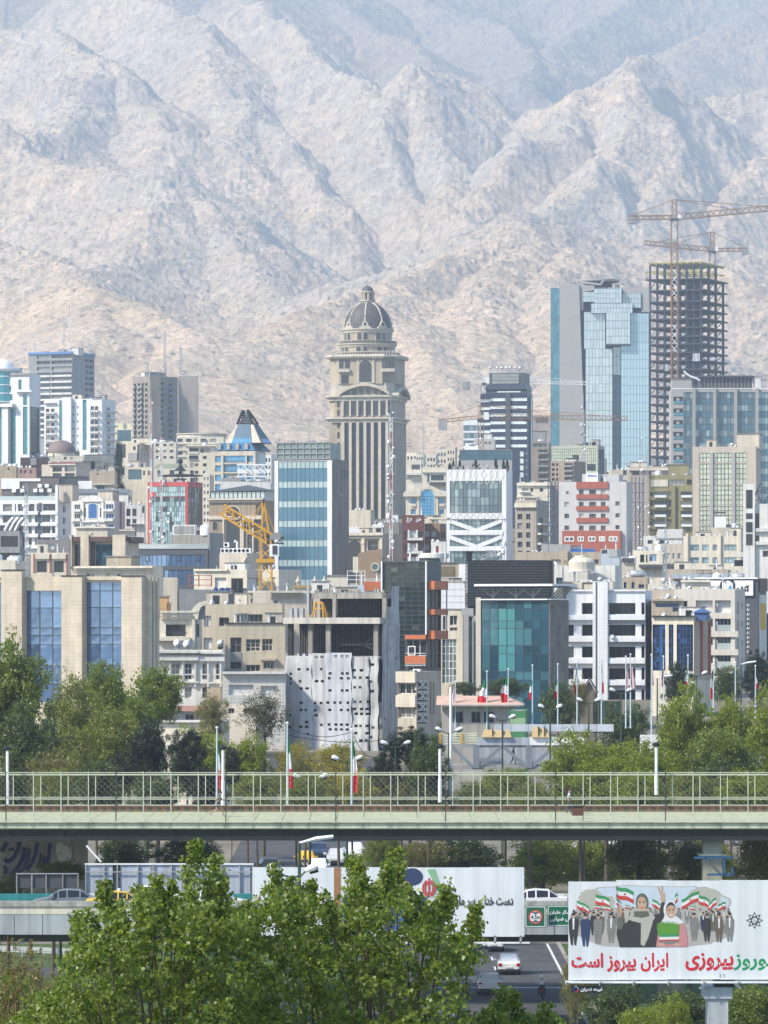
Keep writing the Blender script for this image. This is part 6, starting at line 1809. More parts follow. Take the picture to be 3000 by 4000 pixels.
c=MB();c.prism([(x0-.3,.7),(x1+.3,.7),(x1+.3,3.1),(x0-.3,3.1)],b.fz(672),b.fz(626),top=.08);c.build('roof_lantern_cap',bpy.data.materials['blue_sheet_metal'],b.o)
b.clutter(3,95,'hd')
# front row of the city (about 560 - 850 m)
V('E')
b=Bld('villa','long cream parapet with deep cornice behind the travertine columns',488,995,1056,515,760,CREAM,th=14,nick='the cream cornice house')
for y0,y1,o in((518,530,1.0),(534,544,.6),(548,556,.4)):b.box('cornice',CREAM,488,y0,996,y1,0,o)
b.wins([(560,582),(590,615),(690,715),(760,780)],[(568,620)]);b.finish();b.clutter(3,101,'dh');b.hut(665,455,825,2,5,TAN)
b=Bld('house','plain beige side wall right of the cream cornice house',1058,1150,1156,590,800,BEIGE,th=6,nick='the plain side wall');b.finish()
b=Bld('office_building','pale travertine office with tall columns and blue mirror glass bays',-60,938,1012,583,590,STONE,th=15,nick='the travertine column office',rec=.7)
for(x0,x1,y) in((-60,27,545),(165,415,675),(555,804,606)):
 rows=[70,108,130,48,62,136,120,120] if x0>500 else([112,130,48,62,136,120,120] if x0>0 else[75,110,130,130,120,150,150])
 b.curtain(x0,y,x1,y+sum(rows),3 if x0>0 else 1,1,GSKY,MULL,rows=rows,gap=.09)
for x0,x1,y in((29,162,543),(418,552,582),(806,938,584)):
 r=b.rect(x0,y,x1,1500,'f');c=MB();c.box(r[0],-1.2,0,r[2],-.005,r[3]);c.box(r[0]-.05,-1.3,r[3],r[2]+.05,.3,r[3]+.12,1);c.build('column',[STONE,BLACK],b.o)
for k in range(3):b.box('flank_pilaster',STONE,944+k*24,590,960+k*24,1500,0,.5,face='s')
b.finish()
b.box('back_wall',STONE,163,560,296,668,-3,-2.6);b.clutter(1,102,'d')
b=Bld('apartment_building','beige flats with net curtains behind the grey brick wall',1258,1600,1700,538,830,CREAM,th=14,nick='the net curtain flats',rec=.5)
b.win(1392,592,1466,655,3,1,g=CURT,fr=FRW);b.win(1498,596,1575,690,2,1,g=GDRK);b.win(1606,590,1680,670,2,1,g=CURT,face='s')
b.box('flat_parapet',CREAM,1258,534,1478,548,0,.4);b.box('rail',BLACK,1440,660,1600,664,0,.8);b.finish();b.clutter(2,103,'h')
b=Bld('house','beige pediment house with a row of air conditioners on its roof',1422,1600,1690,432,900,BEIGE,th=15,nick='the pediment house')
c=MB();c.plate([(b.fx(1600),b.fz(452)),(b.fx(1608),b.fz(450)),(b.fx(1560),b.fz(530)),(b.fx(1535),b.fz(530))],-.4,.1);c.build('raking_cornice',CREAM,b.o)
b.finish()
for k in range(7):ac_unit(b.w(b.fx(1437+k*27),.8,b.H-.1),b.t,'white air conditioner in the row on the pediment house','row of air conditioners on the pediment house')
ac_unit(b.w(b.fx(1450),1.6,b.H+1.0),b.t,'single air conditioner above the row on the pediment house',None)
c=MB();x=b.fx(1527);c.tube([(x,1,b.H-.3),(x,1,b.fz(360)),(x-.3,1,b.fz(350)),(x-.5,1,b.fz(362))],.22,8);c.build('vent_stack',WMETAL,b.o)
b=Bld('house','grey brick roof wall with water barrels and a red steel frame',1160,1500,1520,668,800,mat('grey_block_wall',(.25,.25,.255),.95,.14,.8,joints=(.9,.4)),th=8,nick='the grey brick wall')
b.finish()
for k in range(3):
 p=b.w(b.fx(1400+k*38),-1.0,b.fz(700));o=empty('water_barrel',tuple(p),0,('left','middle','right')[k]+' blue plastic water barrel by the grey brick wall','barrel','blue water barrels by the grey wall')
 c=MB();c.lathe([(.32,0),(.36,.3),(.37,.6),(.36,.9),(.3,1.05),(.02,1.07)],16);c.build('barrel_body',mat('blue_plastic',(.03,.10,.34),.4,.05) if k==0 else bpy.data.materials['blue_plastic'],o)
 c=MB();c.lathe([(.38,.85),(.38,.95)],16);c.lathe([(.30,1.06),(.3,1.12),(.02,1.13)],16);c.build('barrel_lid',BLACK,o)
p=b.w(b.fx(1220),.5,b.fz(640));o=empty('steel_frame',tuple(p),-b.t,'dark red steel frame lying on the grey brick wall','frame')
c=MB();W=b.fx(1368)-b.fx(1220)
for z in(0,.9,1.6):c.bar((0,0,z),(W,0,z),.12)
for x in(0,W*.45,W):c.bar((x,0,-.2),(x,0,1.7),.14);c.bar((x,1.4,-.2),(x,1.4,1.7),.14);c.bar((x,0,1.6),(x,1.4,1.6),.12)
c.build('frame_bars',TERRA,o)
b.box('barrel_shelf',GREYW,1370,690,1505,698,0,1.6)
b=Bld('house','small orange plaster wall behind the curved gable house',1008,1080,1108,752,700,mat('ochre_plaster',(.52,.33,.16),.9,.12,.4,streak=.15),th=20,nick='the ochre wall');b.hut(1015,716,1085,1,3,bpy.data.materials['ochre_plaster']);b.finish();b.clutter(1,104,'h')
b=Bld('villa','cream villa with swept curved gable above white classical floors',1008,1296,1310,862,640,CREAM,th=5,nick='the curved gable villa',rec=.5)
for y0,y1,o in((806,818,1.0),(822,838,.7),(844,860,.4)):b.box('cornice',CREAM,1040,y0,1275,y1,-1,o)
b.win(1075,893,1205,972,4,1,g=GWIN,fr=FRD);b.box('balcony',CREAM,1008,976,1232,1000,0,1.2);b.box('balcony_rail',FRD,1070,944,1208,948,.05,.1)
for x in(1244,):b.box('round_pillar',CREAM,x,862,x+20,1050,0,.5)
b.win(1272,890,1300,975,1,2,g=GDRK)
c=MB();pts=[(b.fx(1240),b.fz(806)),(b.fx(1262),b.fz(775)),(b.fx(1290),b.fz(752)),(b.fx(1330),b.fz(742)),(b.fx(1362),b.fz(740)),(b.fx(1362),b.fz(756)),(b.fx(1334),b.fz(762)),(b.fx(1304),b.fz(782)),(b.fx(1290),b.fz(810)),(b.fx(1284),b.fz(862)),(b.fx(1270),b.fz(862))]
for i in((0,1,9,10),(1,2,8,9),(2,3,7,8),(3,4,5,6),(3,6,7)):c.plate([pts[k] for k in i],-.9,.8)
c.build('swept_gable',CREAM,b.o)
c=MB();c.plate([pts[10],pts[9],pts[8],pts[7],(b.fx(1330),b.fz(770)),(b.fx(1330),b.fz(862))],.2,.5);c.build('gable_wall',GREYW,b.o)
b.finish();b.clutter(2,105,'h')
dish(Q(1150,1052,634),-.3,.62,.6,'left white satellite dish on the balcony of the curved gable villa',None);dish(Q(1212,1058,634),-.3,.62,.6,'right white satellite dish on the balcony of the curved gable villa',None)
b=Bld('villa','white classical floors with tall french windows below the curved gable',1010,1440,1455,1062,615,WPLAST,th=5,nick='the white french window house',rec=.4,parapet=.2)
for x0,x1 in((1112,1162),(1196,1240),(1310,1358),(1398,1436)):
 b.win(x0,1146,x1,1250,2,3,g=GWIN,fr=FRW);b.win(x0,1302,x1,1372,2,2,g=GWIN,fr=FRW);b.box('juliet_rail',FRW,x0-6,1216,x1+6,1222,.05,.25)
for k in range(5):b.box('pilaster',WPLAST,1095+k*82,1130,1107+k*82,1300,0,.3)
for y0,y1,o in((1064,1080,.9),(1096,1128,.6),(1262,1274,.4)):b.box('cornice',WPLAST,1010,y0,1288,y1,0,o);b.box('cornice',WPLAST,1292,y0+6,1455,y1+4,0,o*.8)
b.box('boarded_panel',TAN,1340,1302,1432,1420,0,.15);b.finish()
b=Bld('apartment_building','cream stone flats with square windows and roof vents',1306,1830,1845,764,680,mat('cream_travertine',(.54,.47,.35),.8,.1,.3,joints=(1.2,.5),jcol=.92,streak=.15),th=4,nick='the cream stone flats',rec=.45)
ct=bpy.data.materials['cream_travertine']
b.win(1322,838,1370,908,2,1,g=CURT);b.win(1420,848,1485,905,2,1,g=GWIN);b.win(1320,980,1374,1056,2,1,g=CURT);b.win(1412,995,1450,1056,1,1,g=GDRK)
b.win(1535,830,1700,880,6,1,g=GDRK);b.finish();b.clutter(4,106,'hdh')
dish(Q(1430,1040,676),.5,.5,.4,'dull red satellite dish in a window of the cream stone flats',None)
b=Bld('apartment_building','cream stone front with barred windows and white balcony base',1456,1848,1850,886,650,ct,th=3,nick='the barred window flats',rec=.4)
b.win(1492,980,1566,1076,2,2,g=GDRK);b.box('grey_spandrel',GREYW,1492,1078,1566,1136,0,.06);b.win(1492,1138,1566,1196,2,1,g=GDRK)
b.win(1594,990,1684,1068,3,3,g=GDRK,fr=CREAM);b.win(1698,988,1768,1066,3,2,g=GDRK,fr=CREAM);b.win(1594,1158,1684,1200,3,1,g=GDRK,fr=CREAM);b.win(1706,1136,1772,1182,3,1,g=GWIN,fr=FRW)
b.box('window_hood',ct,1690,1112,1790,1128,0,.6);b.box('coping',FRD,1454,882,1850,888,0,.2);b.box('roof_window_box',GREYW,1456,1180,1560,1200,0,1.4);b.finish();b.clutter(3,107,'h')
for k in range(3):b.hut(1550+k*22,830,1562+k*22,2+k,1,METAL,'vent_cowl')
b=Bld('apartment_building','white stone base storey with wide windows behind the bare tree',1440,1850,1852,1204,610,mat('white_rough_stone',(.60,.58,.54),.85,.08,.5,joints=(1.1,.5)),th=3,nick='the white stone base',rec=.4,parapet=.3)
b.win(1482,1284,1640,1352,5,1,g=CURT,fr=FRW);b.win(1690,1290,1800,1370,4,1,g=CURT,fr=FRW);b.box('cornice',WPLAST,1440,1200,1852,1216,0,.6);b.finish()
b=Bld('apartment_building','small beige upper flats with red curtain windows behind roof vents',1610,1800,1805,680,740,ct,th=4,nick='the red curtain flats')
b.win(1624,726,1650,756,2,1,g=mat('red_curtain',(.35,.05,.04),.8),fr=FRW);b.box('cornice',CREAM,1606,676,1800,690,0,.6);b.finish();b.clutter(3,108,'h')
# centre (view F)
V('F')
b=Bld('house','beige corner house behind the yellow crane',-30,148,294,538,840,CREAM,th=26,nick='the beige corner house')
b.wins([(5,20),(104,128)],[(590,634)],nx=2,g=CURT);b.finish();b.clutter(4,109,'hd')
b=Bld('house','brown sloping gable house with one round window',662,814,818,455,800,mat('brown_clay_plaster',(.30,.22,.155),.9,.08,.3),th=4,nick='the round window gable',parapet=.05)
c=MB();c.plate([(0,b.H-.02),(b.L,b.H-.02),(b.L,b.fz(404)),(0,b.fz(432))],0,5);c.build('sloping_gable',bpy.data.materials['brown_clay_plaster'],b.o)
cx,cz=b.fx(772),b.fz(523);rr_=(b.fx(798)-b.fx(746))/2
c=MB();n=24
for k in range(n):
 t0,t1=2*math.pi*k/n,2*math.pi*(k+1)/n
 c.hexa([(cx+r_*math.cos(t),y,cz+r_*math.sin(t)) for y in(-.25,.05) for t,r_ in((t0,rr_*.82),(t1,rr_*.82),(t1,rr_*1.08),(t0,rr_*1.08))])
c.build('round_window_frame',CREAM,b.o)
c=MB();c.plate([(cx+rr_*.84*math.cos(2*math.pi*k/n),cz+rr_*.84*math.sin(2*math.pi*k/n)) for k in range(n)],-.1,-.02);c.build('round_window_pane',GGRY,b.o)
b.box('cream_pier',CREAM,628,456,662,560,-2,0);b.finish()
b=Bld('house','roof terrace with white rails, pale blue and orange cladding',592,808,812,640,720,mat('pale_blue_cladding',(.46,.53,.60),.6,.06,.3),th=3,nick='the orange clad terrace',parapet=.1)
b.box('orange_cladding',ORANGE,700,618,808,676,0,.15)
c=MB()
for x in(592,650,706):c.bar((b.fx(x),.1,b.H-.3),(b.fx(x),.1,b.fz(545)),.09)
for y in(548,578,604):c.bar((b.fx(592),.1,b.fz(y)),(b.fx(708),.1,b.fz(y)),.08)
for y in(600,612):c.bar((b.fx(708),.1,b.fz(y)),(b.fx(808),.1,b.fz(y)),.08)
c.build('white_rail',WMETAL,b.o);b.finish();b.clutter(2,110,'h')
b=Bld('house','beige terrace wall with stone urns left of the orange cladding',240,590,592,655,760,CREAM,th=3,nick='the urn terrace')
b.box('ochre_band',mat('ochre_band',(.38,.27,.09),.9,.1),240,642,470,660,-.3,.2);b.hut(460,580,590,1,4,CREAM);b.finish()
for k,x in enumerate((272,380,442)):
 p=b.w(b.fx(x),.6,b.H);c=MB();c.lathe([(.28,0),(.28,.25),(.12,.35),(.14,.5),(.38,.9),(.40,1.1),(.2,1.2),(.1,1.6),(.02,1.9)],14)
 c.build('stone_urn',CREAM,None,tuple(p),label=('left','middle','right')[k]+' pale stone urn finial on the urn terrace parapet',cat='urn',group='stone urns on the terrace')
b=Bld('house','wide beige house with moulded cornice behind the scaffolded frame',-20,700,702,690,700,BEIGE,th=2,nick='the moulded cornice house')
for y0,y1,o in((676,690,.9),(694,706,.5),(712,722,.3)):b.box('cornice',BEIGE,90,y0,300,y1,-.5,o)
b.box('grey_cube_room',GREYW,-20,760,82,860,0,3);b.win(118,742,140,758,1,1,g=GDRK);b.finish();b.clutter(4,111,'hh')
b0=Bld('half_demolished_building','gutted concrete frame wrapped in torn white corrugated sheets',198,802,918,846,610,CONC,th=19,nick='the gutted frame')
b=b0;z=b.fz;Lf,Sf=b.L,b.S
shm=mat('white_corrugated_sheet',(.52,.53,.55),.7,.14,.6,streak=.35)
shd=mat('grey_mesh_sheet',(.46,.46,.46),.8,.22,.6,streak=.4)
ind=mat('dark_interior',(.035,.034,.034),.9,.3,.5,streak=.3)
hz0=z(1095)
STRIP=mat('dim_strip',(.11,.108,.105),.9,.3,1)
def part(nm,m,*bx):
 c=MB()
 for q in bx:c.box(*q)
 return c.build(nm,m,b.o)
part('floor_slab',mat('pale_concrete_edge',(.50,.47,.42),.9,.15,.5,streak=.3),(-.3,-.5,z(890),Lf+.2,Sf,z(850)))
part('floor_slab',CONC,(0,0,hz0-.5,Lf,Sf,hz0-.1));part('floor_slab',CONC,(0,2.5,z(1700),Lf,Sf,z(1690)))
for x in(.3,3.0,5.4,Lf-.7):part('column',CONC if x>1 else ind,(x-.25,.3,0,x+.35,.9,z(890)))
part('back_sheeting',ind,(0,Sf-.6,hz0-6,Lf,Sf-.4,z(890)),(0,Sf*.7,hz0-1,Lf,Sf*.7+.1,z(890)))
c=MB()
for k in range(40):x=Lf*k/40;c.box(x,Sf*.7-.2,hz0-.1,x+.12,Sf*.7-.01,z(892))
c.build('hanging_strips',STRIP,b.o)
c=MB();y=1.6
c.bar((Lf*.45,y,z(1025)),(Lf,y,z(1025)),.28);c.bar((Lf*.78,y,z(1030)),(Lf-.2,y,z(935)),.28);c.bar((Lf*.8,y,z(905)),(Lf-.2,y,z(950)),.28);c.bar((Lf*.78,y,z(1025)),(Lf-.1,y,z(1090)),.28);c.bar((Lf*.42,y,z(890)),(Lf*.42,y,hz0),.7)
c.build('steel_bracing',BLACK,b.o)
rr=random.Random(3)
def drape(nm,m,x0,x1,ytop,ybot,out,face='f',holes=(),seed=0,fold=.16,hang=.0):
 r=random.Random(seed)
 a0,a1=b.ax(x0,face),b.ax(x1,face)
 if a0>a1:a0,a1=a1,a0
 zt,zb=z(ytop),z(ybot)
 nx_=max(6,int((a1-a0)/.125));nz_=max(6,int((zt-zb)/.3))
 ph=r.uniform(0,6);c=MB();base=0
 def off(i,j):
  return out+fold*(.62*(1 if i%2 else-1)+math.sin(i*.35+ph+math.sin(j*.21)*.8)*.45+.5*math.sin(j*.3+ph))+.02*r.random()
 for j in range(nz_+1):
  for i in range(nx_+1):
   a=a0+(a1-a0)*i/nx_+(.06*math.sin(j*.7+ph) if i in(0,nx_) else 0)
   zz=zt-(zt-zb)*j/nz_+(hang*math.sin(math.pi*i/nx_*1.7+ph) if j==0 else 0)
   c.v.append(b.pt(face,a,zz,off(i,j)))
 W=nx_+1
 hs=set()
 for(hx,hy) in holes:
  i0=int((b.ax(hx,face)-a0)/(a1-a0)*nx_);j0=int((zt-z(hy))/(zt-zb)*nz_)
  for di in range(3):
   for dj in range(1,2):hs.add((i0+di,j0+dj-1))
 for j in range(nz_):
  for i in range(nx_):
   if(i,j) in hs:continue
   q=j*W+i;c.f.append((q,q+1,q+W+1,q+W));c.m.append(0)
 return c.build(nm,m,b.o,smooth=True)
gs=lambda x0,x1,ys:[(x+rr.uniform(-6,6),y) for y in ys for x in range(x0,x1,40) if rr.random()<.75]
drape('sheet',shm,196,275,1098,1760,.25,seed=1,holes=[(225,1210),(225,1250),(222,1278),(224,1480),(218,1570)])
drape('sheet',shm,273,370,1085,1740,.4,seed=2,holes=gs(290,365,(1100,1190,1270,1310,1400,1450,1530,1560,1600)))
drape('sheet',shm,368,462,1082,1730,.3,seed=3,holes=gs(385,455,(1100,1190,1265,1400,1452,1480,1550,1700)))
drape('sheet',mat('bluish_sheet',(.50,.53,.58),.7,.12,.6,streak=.3),460,626,1078,1790,.45,seed=4,holes=gs(475,620,(1097,1205,1250,1320,1410,1452,1550,1580,1710)),fold=.1)
drape('sheet',shm,624,735,1106,1780,.3,seed=5,holes=gs(640,730,(1195,1245,1300,1400,1450,1480,1555,1600,1640)),fold=.22)
drape('sheet',shm,742,800,1100,1790,.25,seed=6,holes=gs(750,790,(1160,1268,1330,1555,1620,1700)),fold=.25)
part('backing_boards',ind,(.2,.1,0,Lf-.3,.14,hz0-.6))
drape('side_sheet',shd,804,914,890,1700,.3,'s',seed=7,fold=.1,holes=gs(815,905,(960,1050,1110,1200,1320,1420,1500,1580)))
drape('side_sheet',shd,822,875,780,905,.35,'s',seed=8,fold=.1)
drape('upper_sheet',shm,868,914,645,900,.3,'s',seed=9,fold=.1)
zu=z(690)
part('upper_slab',CONC,(b.fx(300),2.4,z(726),Lf,Sf,zu));part('upper_column',CONC,(b.fx(456),2.3,z(850),b.fx(478),2.9,z(690)),(Lf-.5,2.4,z(850),Lf,3,z(690)),(b.fx(302),2.4,z(850),b.fx(318),2.9,z(690)))
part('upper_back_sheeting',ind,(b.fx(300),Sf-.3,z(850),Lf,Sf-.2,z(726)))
c=MB()
for k in range(46):x=b.fx(340)+(Lf-b.fx(340))*k/46;c.box(x,Sf-.5,z(848),x+.1,Sf-.31,z(730))
c.build('hanging_strips',STRIP,b.o)
for k in range(26):
 x=b.fx(330)+(Lf-b.fx(340))*k/26;c=MB();h=rr.uniform(.1,.6);c.box(x,2.6,zu,x+.28,2.9,zu+h)
 c.build('rubble_block',CONC,b.o)
for x in(205,238,276):part('stub_column',METAL,(b.fx(x),.5,z(850),b.fx(x+20),1.2,z(790)))
c=MB();c.box(b.fx(290),2.2,z(820),b.fx(305),2.5,z(645));c.build('torn_sheet_edge',shm,b.o)
c=MB();x0,x1=b.fx(335),b.fx(410)
for sx in(0,1):
 xx=(x0+.35,x1-.35)[sx];c.bar(((x0,x1)[sx],1.6,z(848)),(xx,2.0,z(750)),.16)
 c.bar(((x0,x1)[sx],3.0,z(848)),(xx,2.4,z(750)),.16)
c.bar((x0+.3,2.2,z(752)),(x1-.3,2.2,z(752)),.2);c.bar((x0+.2,1.8,z(790)),(x1-.2,1.8,z(790)),.1)
c.build('trestle_legs',YEL,None,tuple(b.w(0,0,0)),-b.t,label='yellow steel trestle standing on the slab of the gutted frame',cat='trestle')
b=Bld('apartment_building','old stone flats with lattice screens at the foot of the black glass block',918,1040,1200,1200,600,mat('old_stone',(.46,.41,.33),.9,.12,.4,joints=(.9,.35),jcol=.8,streak=.2),th=34,nick='the old stone flats',rec=.5)
b.win(920,1278,1036,1345,3,1,g=GDRK,fr=FRW);b.win(920,1432,1036,1500,3,1,g=GWIN,fr=FRW);b.box('stone_band',BEIGE,916,1354,1042,1430,0,.4);b.box('stone_band',BEIGE,916,1200,1042,1272,0,.4)
for k in range(4):
 y=1262+k*72;r=b.rect(1046,y,1106,y+46,'s');c=MB()
 for i in range(5):
  t=i/4;c.bar((b.L+.1,r[0]+(r[2]-r[0])*t,r[1]),(b.L+.1,r[0]+(r[2]-r[0])*(1-t),r[3]),.07)
 c.bar((b.L+.1,r[0],r[1]),(b.L+.1,r[2],r[1]),.09);c.bar((b.L+.1,r[0],r[3]),(b.L+.1,r[2],r[3]),.09);c.build('lattice_screen',FRW,b.o)
 b.win(1046,y,1106,y+60,2,1,face='s',g=GDRK)
for x in(1128,1148):b.win(x,1270,x+10,1480,1,4,face='s',g=GDRK)
b.finish();b.ac(1010,1,1)
b=Bld('apartment_building','black gridded glass block with orange panels and corner balconies',815,1108,1200,482,660,DARKG,th=19,nick='the black glass block',rec=.3)
b.curtain(824,492,1100,960,6,15,GBLK,MULL,gap=.07);b.curtain(922,965,966,1190,1,7,GBLK,MULL,gap=.07)
for x in(814,1101):b.box('white_fin',WMETAL,x,484,x+8,960 if x>900 else 680,0,.3)
b.win(972,992,1104,1098,3,1,g=GDRK,fr=FRW);b.win(985,1034,1034,1096,1,1,g=GDRK,fr=FRW,fw=.14,hole=False,out=.1);b.win(985,1168,1050,1196,2,1,g=GWIN,fr=FRW)
for y0,y1 in((964,990),(1098,1148)):b.box('orange_panel',ORANGE,972,y0,1106,y1,0,.5)
for y in(1150,1160,1080):b.box('balcony_rail',WMETAL,974,y,1106,y+3,.4,.46)
for y0,y1 in((612,668),(796,832),(935,990)):b.box('orange_balcony',ORANGE,1112,y0,1200,y1,0,1.0,face='s')
for y0,y1 in((672,792),(840,930),(996,1180)):b.curtain(1116,y0,1196,y1,3,2 if y0<900 else 4,GDRK,MULL,face='s',gap=.1)
b.box('steel_post',METAL,1190,612,1196,1190,.9,1.0,face='s')
b.finish();b.clutter(2,112,'h')
b=Bld('house','beige roof room with recessed niche and white rails',1120,1355,1358,610,760,CREAM,th=3,nick='the niche roof room')
b.finish()
c=MB();zz=b.fz;b.hut(1182,497,1312,1.5,4,TAN);b.box('niche',mat('niche_shadow_clay',(.20,.16,.10),.9),1198,518,1285,580,-1.45,-1.4);b.box('pale_room',CREAM,1138,540,1180,610,-3,-2)  # niche is a flat plate, its shade painted as a darker tan
for y in(588,606,628):c.bar((b.fx(1120),-.2,zz(y)),(b.fx(1345),-.2,zz(y)),.07)
for x in(1130,1200,1270,1340):c.bar((b.fx(x),-.2,zz(640)),(b.fx(x),-.2,zz(586)),.07)
c.build('white_rail',WMETAL,b.o);b.box('dark_vent_grille',BLACK,1250,594,1335,626,-.5,-.3)
b=Bld('house','beige narrow flats with white panel crown and tall glazed strip',1200,1340,1350,628,700,CREAM,th=6,nick='the white crowned narrow flats',rec=.4)
for k in range(4):b.box('white_panel',WHITE,1202,630+k*41,1352,669+k*41,.02,.2)
b.curtain(1206,990,1300,1275,4,6,GGRY,FRW,gap=.12);b.win(1255,838,1304,900,2,1,fr=FRW);b.win(1255,912,1304,936,2,1,fr=FRW);b.win(1210,842,1228,930,1,1,fr=FRW)
b.box('balcony_box',GREYP,1335,790,1410,838,0,2);b.finish()
b=Bld('louvre_tower','black horizontal louvre tower on the roof behind the teal glass office',1372,1900,1912,478,740,BLACK,th=8,nick='the black louvre tower',parapet=.1)
n=34
for k in range(n):
 zz=b.fz(482+k*8.6);c=MB();c.box(-.35,-.5,zz-.13,b.L+.35,0-.01,zz);c.box(b.L+.01,-.5,zz-.13,b.L+.5,b.S,zz);c.build('louvre_blade',DARKG if k%2 else BLACK,b.o)
b.finish()
c=MB();x=b.fx(1378);c.box(x-.4,.5,b.H-.2,x+.5,1.5,b.fz(425));c.box(x-.6,.3,b.fz(428),x+.8,1.7,b.fz(418));c.build('black_chimney',BLACK,b.o)
c=MB();lattice_mb(c,(b.fx(1440),1,b.fz(470)),(b.fx(1560),1,b.fz(425)),.5,.8,.08);lattice_mb(c,(b.fx(1490),1,b.fz(425)),(b.fx(1600),1,b.fz(425)),.5,.8,.08);c.build('roof_truss',METAL,b.o)
dish(b.w(b.fx(1580),1,b.H),-.2,.6,1.5,'big white dish on the black louvre tower',None);dish(b.w(b.fx(1606),1.5,b.H),-1.2,.5,3.0,'dark rimmed dish high on the black louvre tower',None)
p=Q(1590,478,735);lattice_mast(tuple(p),Q(1590,350,735).z-p.z,.35,0,'short red and white mast on the black louvre tower',None,True,3)
b=Bld('office_building','teal mirror glass office with white flying roof and stone flank',1458,1659+238,1659+364,735,650,DARKG,th=25,nick='the teal glass office',rec=.25)
rows=[50,80,50,110,55,115,55,115,60,120]
rt=random.Random(9)
gt2=glass('bright_teal_glass',(.10,.34,.36),.4,.08,.1)
b.curtain(1458,740,1896,740+sum(rows),8,1,lambda i,j:gt2 if(2<=i<=3 and 1<=j<=5) else GTEA,MULL,rows=rows,gap=.07)
b.box('white_coping',WMETAL,1452,728,1897,736,0,.4);b.box('white_coping',WMETAL,1897,728,2020,736,0,.3,face='s')
b.box('stone_flank',mat('mottled_stone',(.20,.19,.17),.9,.3,.5,streak=.2),1898,742,2021,1300,0,.12,face='s')
for x0,x1,y0,y1 in((1898,1922,810,1040),(1950,1976,830,1050)):b.win(x0,y0,x1,y1,1,4,face='s',g=GNAV,hole=False,out=.14)
b.finish()
zz=b.fz;c=MB();x0,x1=b.fx(1445),b.L+1.2
c.hexa([(x0,-1.6,zz(646)),(x1,-1.6,zz(646)),(x1+1,b.S*.7,zz(646)),(x0,b.S*.7,zz(646)),(x0,-1.6,zz(632)),(x1,-1.6,zz(632)),(x1+1,b.S*.7,zz(632)),(x0,b.S*.7,zz(632))]);c.build('flying_roof',WMETAL,b.o)
c=MB();c.box(x0+.3,-1.2,zz(655),x1,b.S*.68,zz(647));c.build('roof_soffit',DARKG,b.o)
c=MB()
for x in(1530,1680,1790):
 X0=b.fx(x);c.bar((X0,.4,b.H-.5),(X0,.4,zz(655)),.3);c.bar((X0,.4,zz(715)),(X0-1.6,-.6,zz(655)),.18);c.bar((X0,.4,zz(715)),(X0+1.6,-.6,zz(655)),.18)
for k in range(5):yy=1+(b.S*.6)*k/4;c.bar((b.L-.3,yy,b.H),(b.L+1.2,yy,zz(655)),.2)
c.build('roof_struts',GREYW,b.o)
V('F')
b=Bld('office_building','narrow grey column wing left of the teal glass office',1345,1455,1457,838,690,GREYP,th=2,nick='the grey column wing',rec=.4)
b.curtain(1380,842,1410,1400,2,8,GSLT,MULL);b.box('grey_column',GREYP,1345,838,1378,1400,0,.8);b.box('steel_tube',METAL,1400,850,1410,1400,.3,.5);b.box('beige_edge',CREAM,1424,720,1456,1400,0,.5);b.finish()
V('G')
b=Bld('apartment_building','white panelled block with grey ribbon windows and central pylon',352,862,908,176,740,WHITE,th=9,nick='the white panelled block',rec=.9)
gy=mat('grey_return',(.33,.34,.36),.8,.08,.3)
for k in range(5):
 y=256+k*141
 b.win(452,y,524,y+74,2,1,g=GDRK,fr=FRD);b.win(626,y,800,y+74,4,1,g=GDRK,fr=FRD)
 if k:b.win(362,y,400,y+74,1,1,g=GWIN);b.box('grey_return',gy,402,y,450,y+74,-.5,-.3)
 b.win(838,y,860,y+76,1,1,g=GDRK,fr=FRD);b.box('grey_return',gy,802,y,836,y+74,-.6,-.02)
 b.box('balcony_band',WHITE,358,y+78,526,y+112,0,.7);b.box('balcony_band',WHITE,626,y+78,864,y+112,0,.7)
 b.box('grey_slot',gy,626,y-28,864,y-2,-.05,.02) if k else None
 b.win(866,y,900,y+90,1,3,face='s',g=GDRK) if False else None
r=b.rect(527,118,624,900,'f');c=MB();c.box(r[0],-1.0,0,r[2],1.5,r[3]);c.build('pylon',WHITE,b.o)
c=MB();c.box(b.fx(547),-1.06,0,b.fx(556),-1.0,b.fz(122));c.build('pylon_slot',DARKG,b.o)
b.box('top_band',WHITE,350,170,866,182,0,.3);b.box('ladder_strip',FRD,868,262,873,860,0,.1,face='s')
c=MB();c.box(b.fx(644),-1.2,b.fz(486),b.fx(664),-.72,b.fz(464));c.build('wall_air_conditioner',WMETAL,b.o)
b.finish()
V('H')
b=Bld('garden_wall','low cream garden wall and gate house behind the small pine',985,1420,1660,195,480,CREAM,th=8,nick='the cream garden wall',cat='wall',S=6,parapet=.2)
b.box('coping',WPLAST,985,190,1424,202,0,.4);b.finish()
b=Bld('house','low grey garage with reddish tiled roof before the white french window house',1000,1330,1340,130,540,GREYP,th=4,nick='the grey garage',parapet=.05)
c=MB();c.hexa([(-.3,-.6,b.H),(b.L+.3,-.6,b.H),(b.L+.3,5,b.H),(-.3,5,b.H),(-.3,1.6,b.fz(98)),(b.L+.3,1.6,b.fz(98)),(b.L+.3,4,b.fz(98)),(-.3,4,b.fz(98))]);c.build('tiled_roof',mat('old_red_tiles',(.32,.17,.13),.9,.2,1),b.o)
b.wins([(1040,1080),(1200,1260)],[(150,185)],g=GDRK);b.finish()
b=Bld('house','plain stone base house below the cream stone flats',1330,1660,1720,88,560,BEIGE,th=10,nick='the stone base house')
b.wins([(1480,1520),(1580,1640)],[(110,145)],g=GDRK);b.finish()
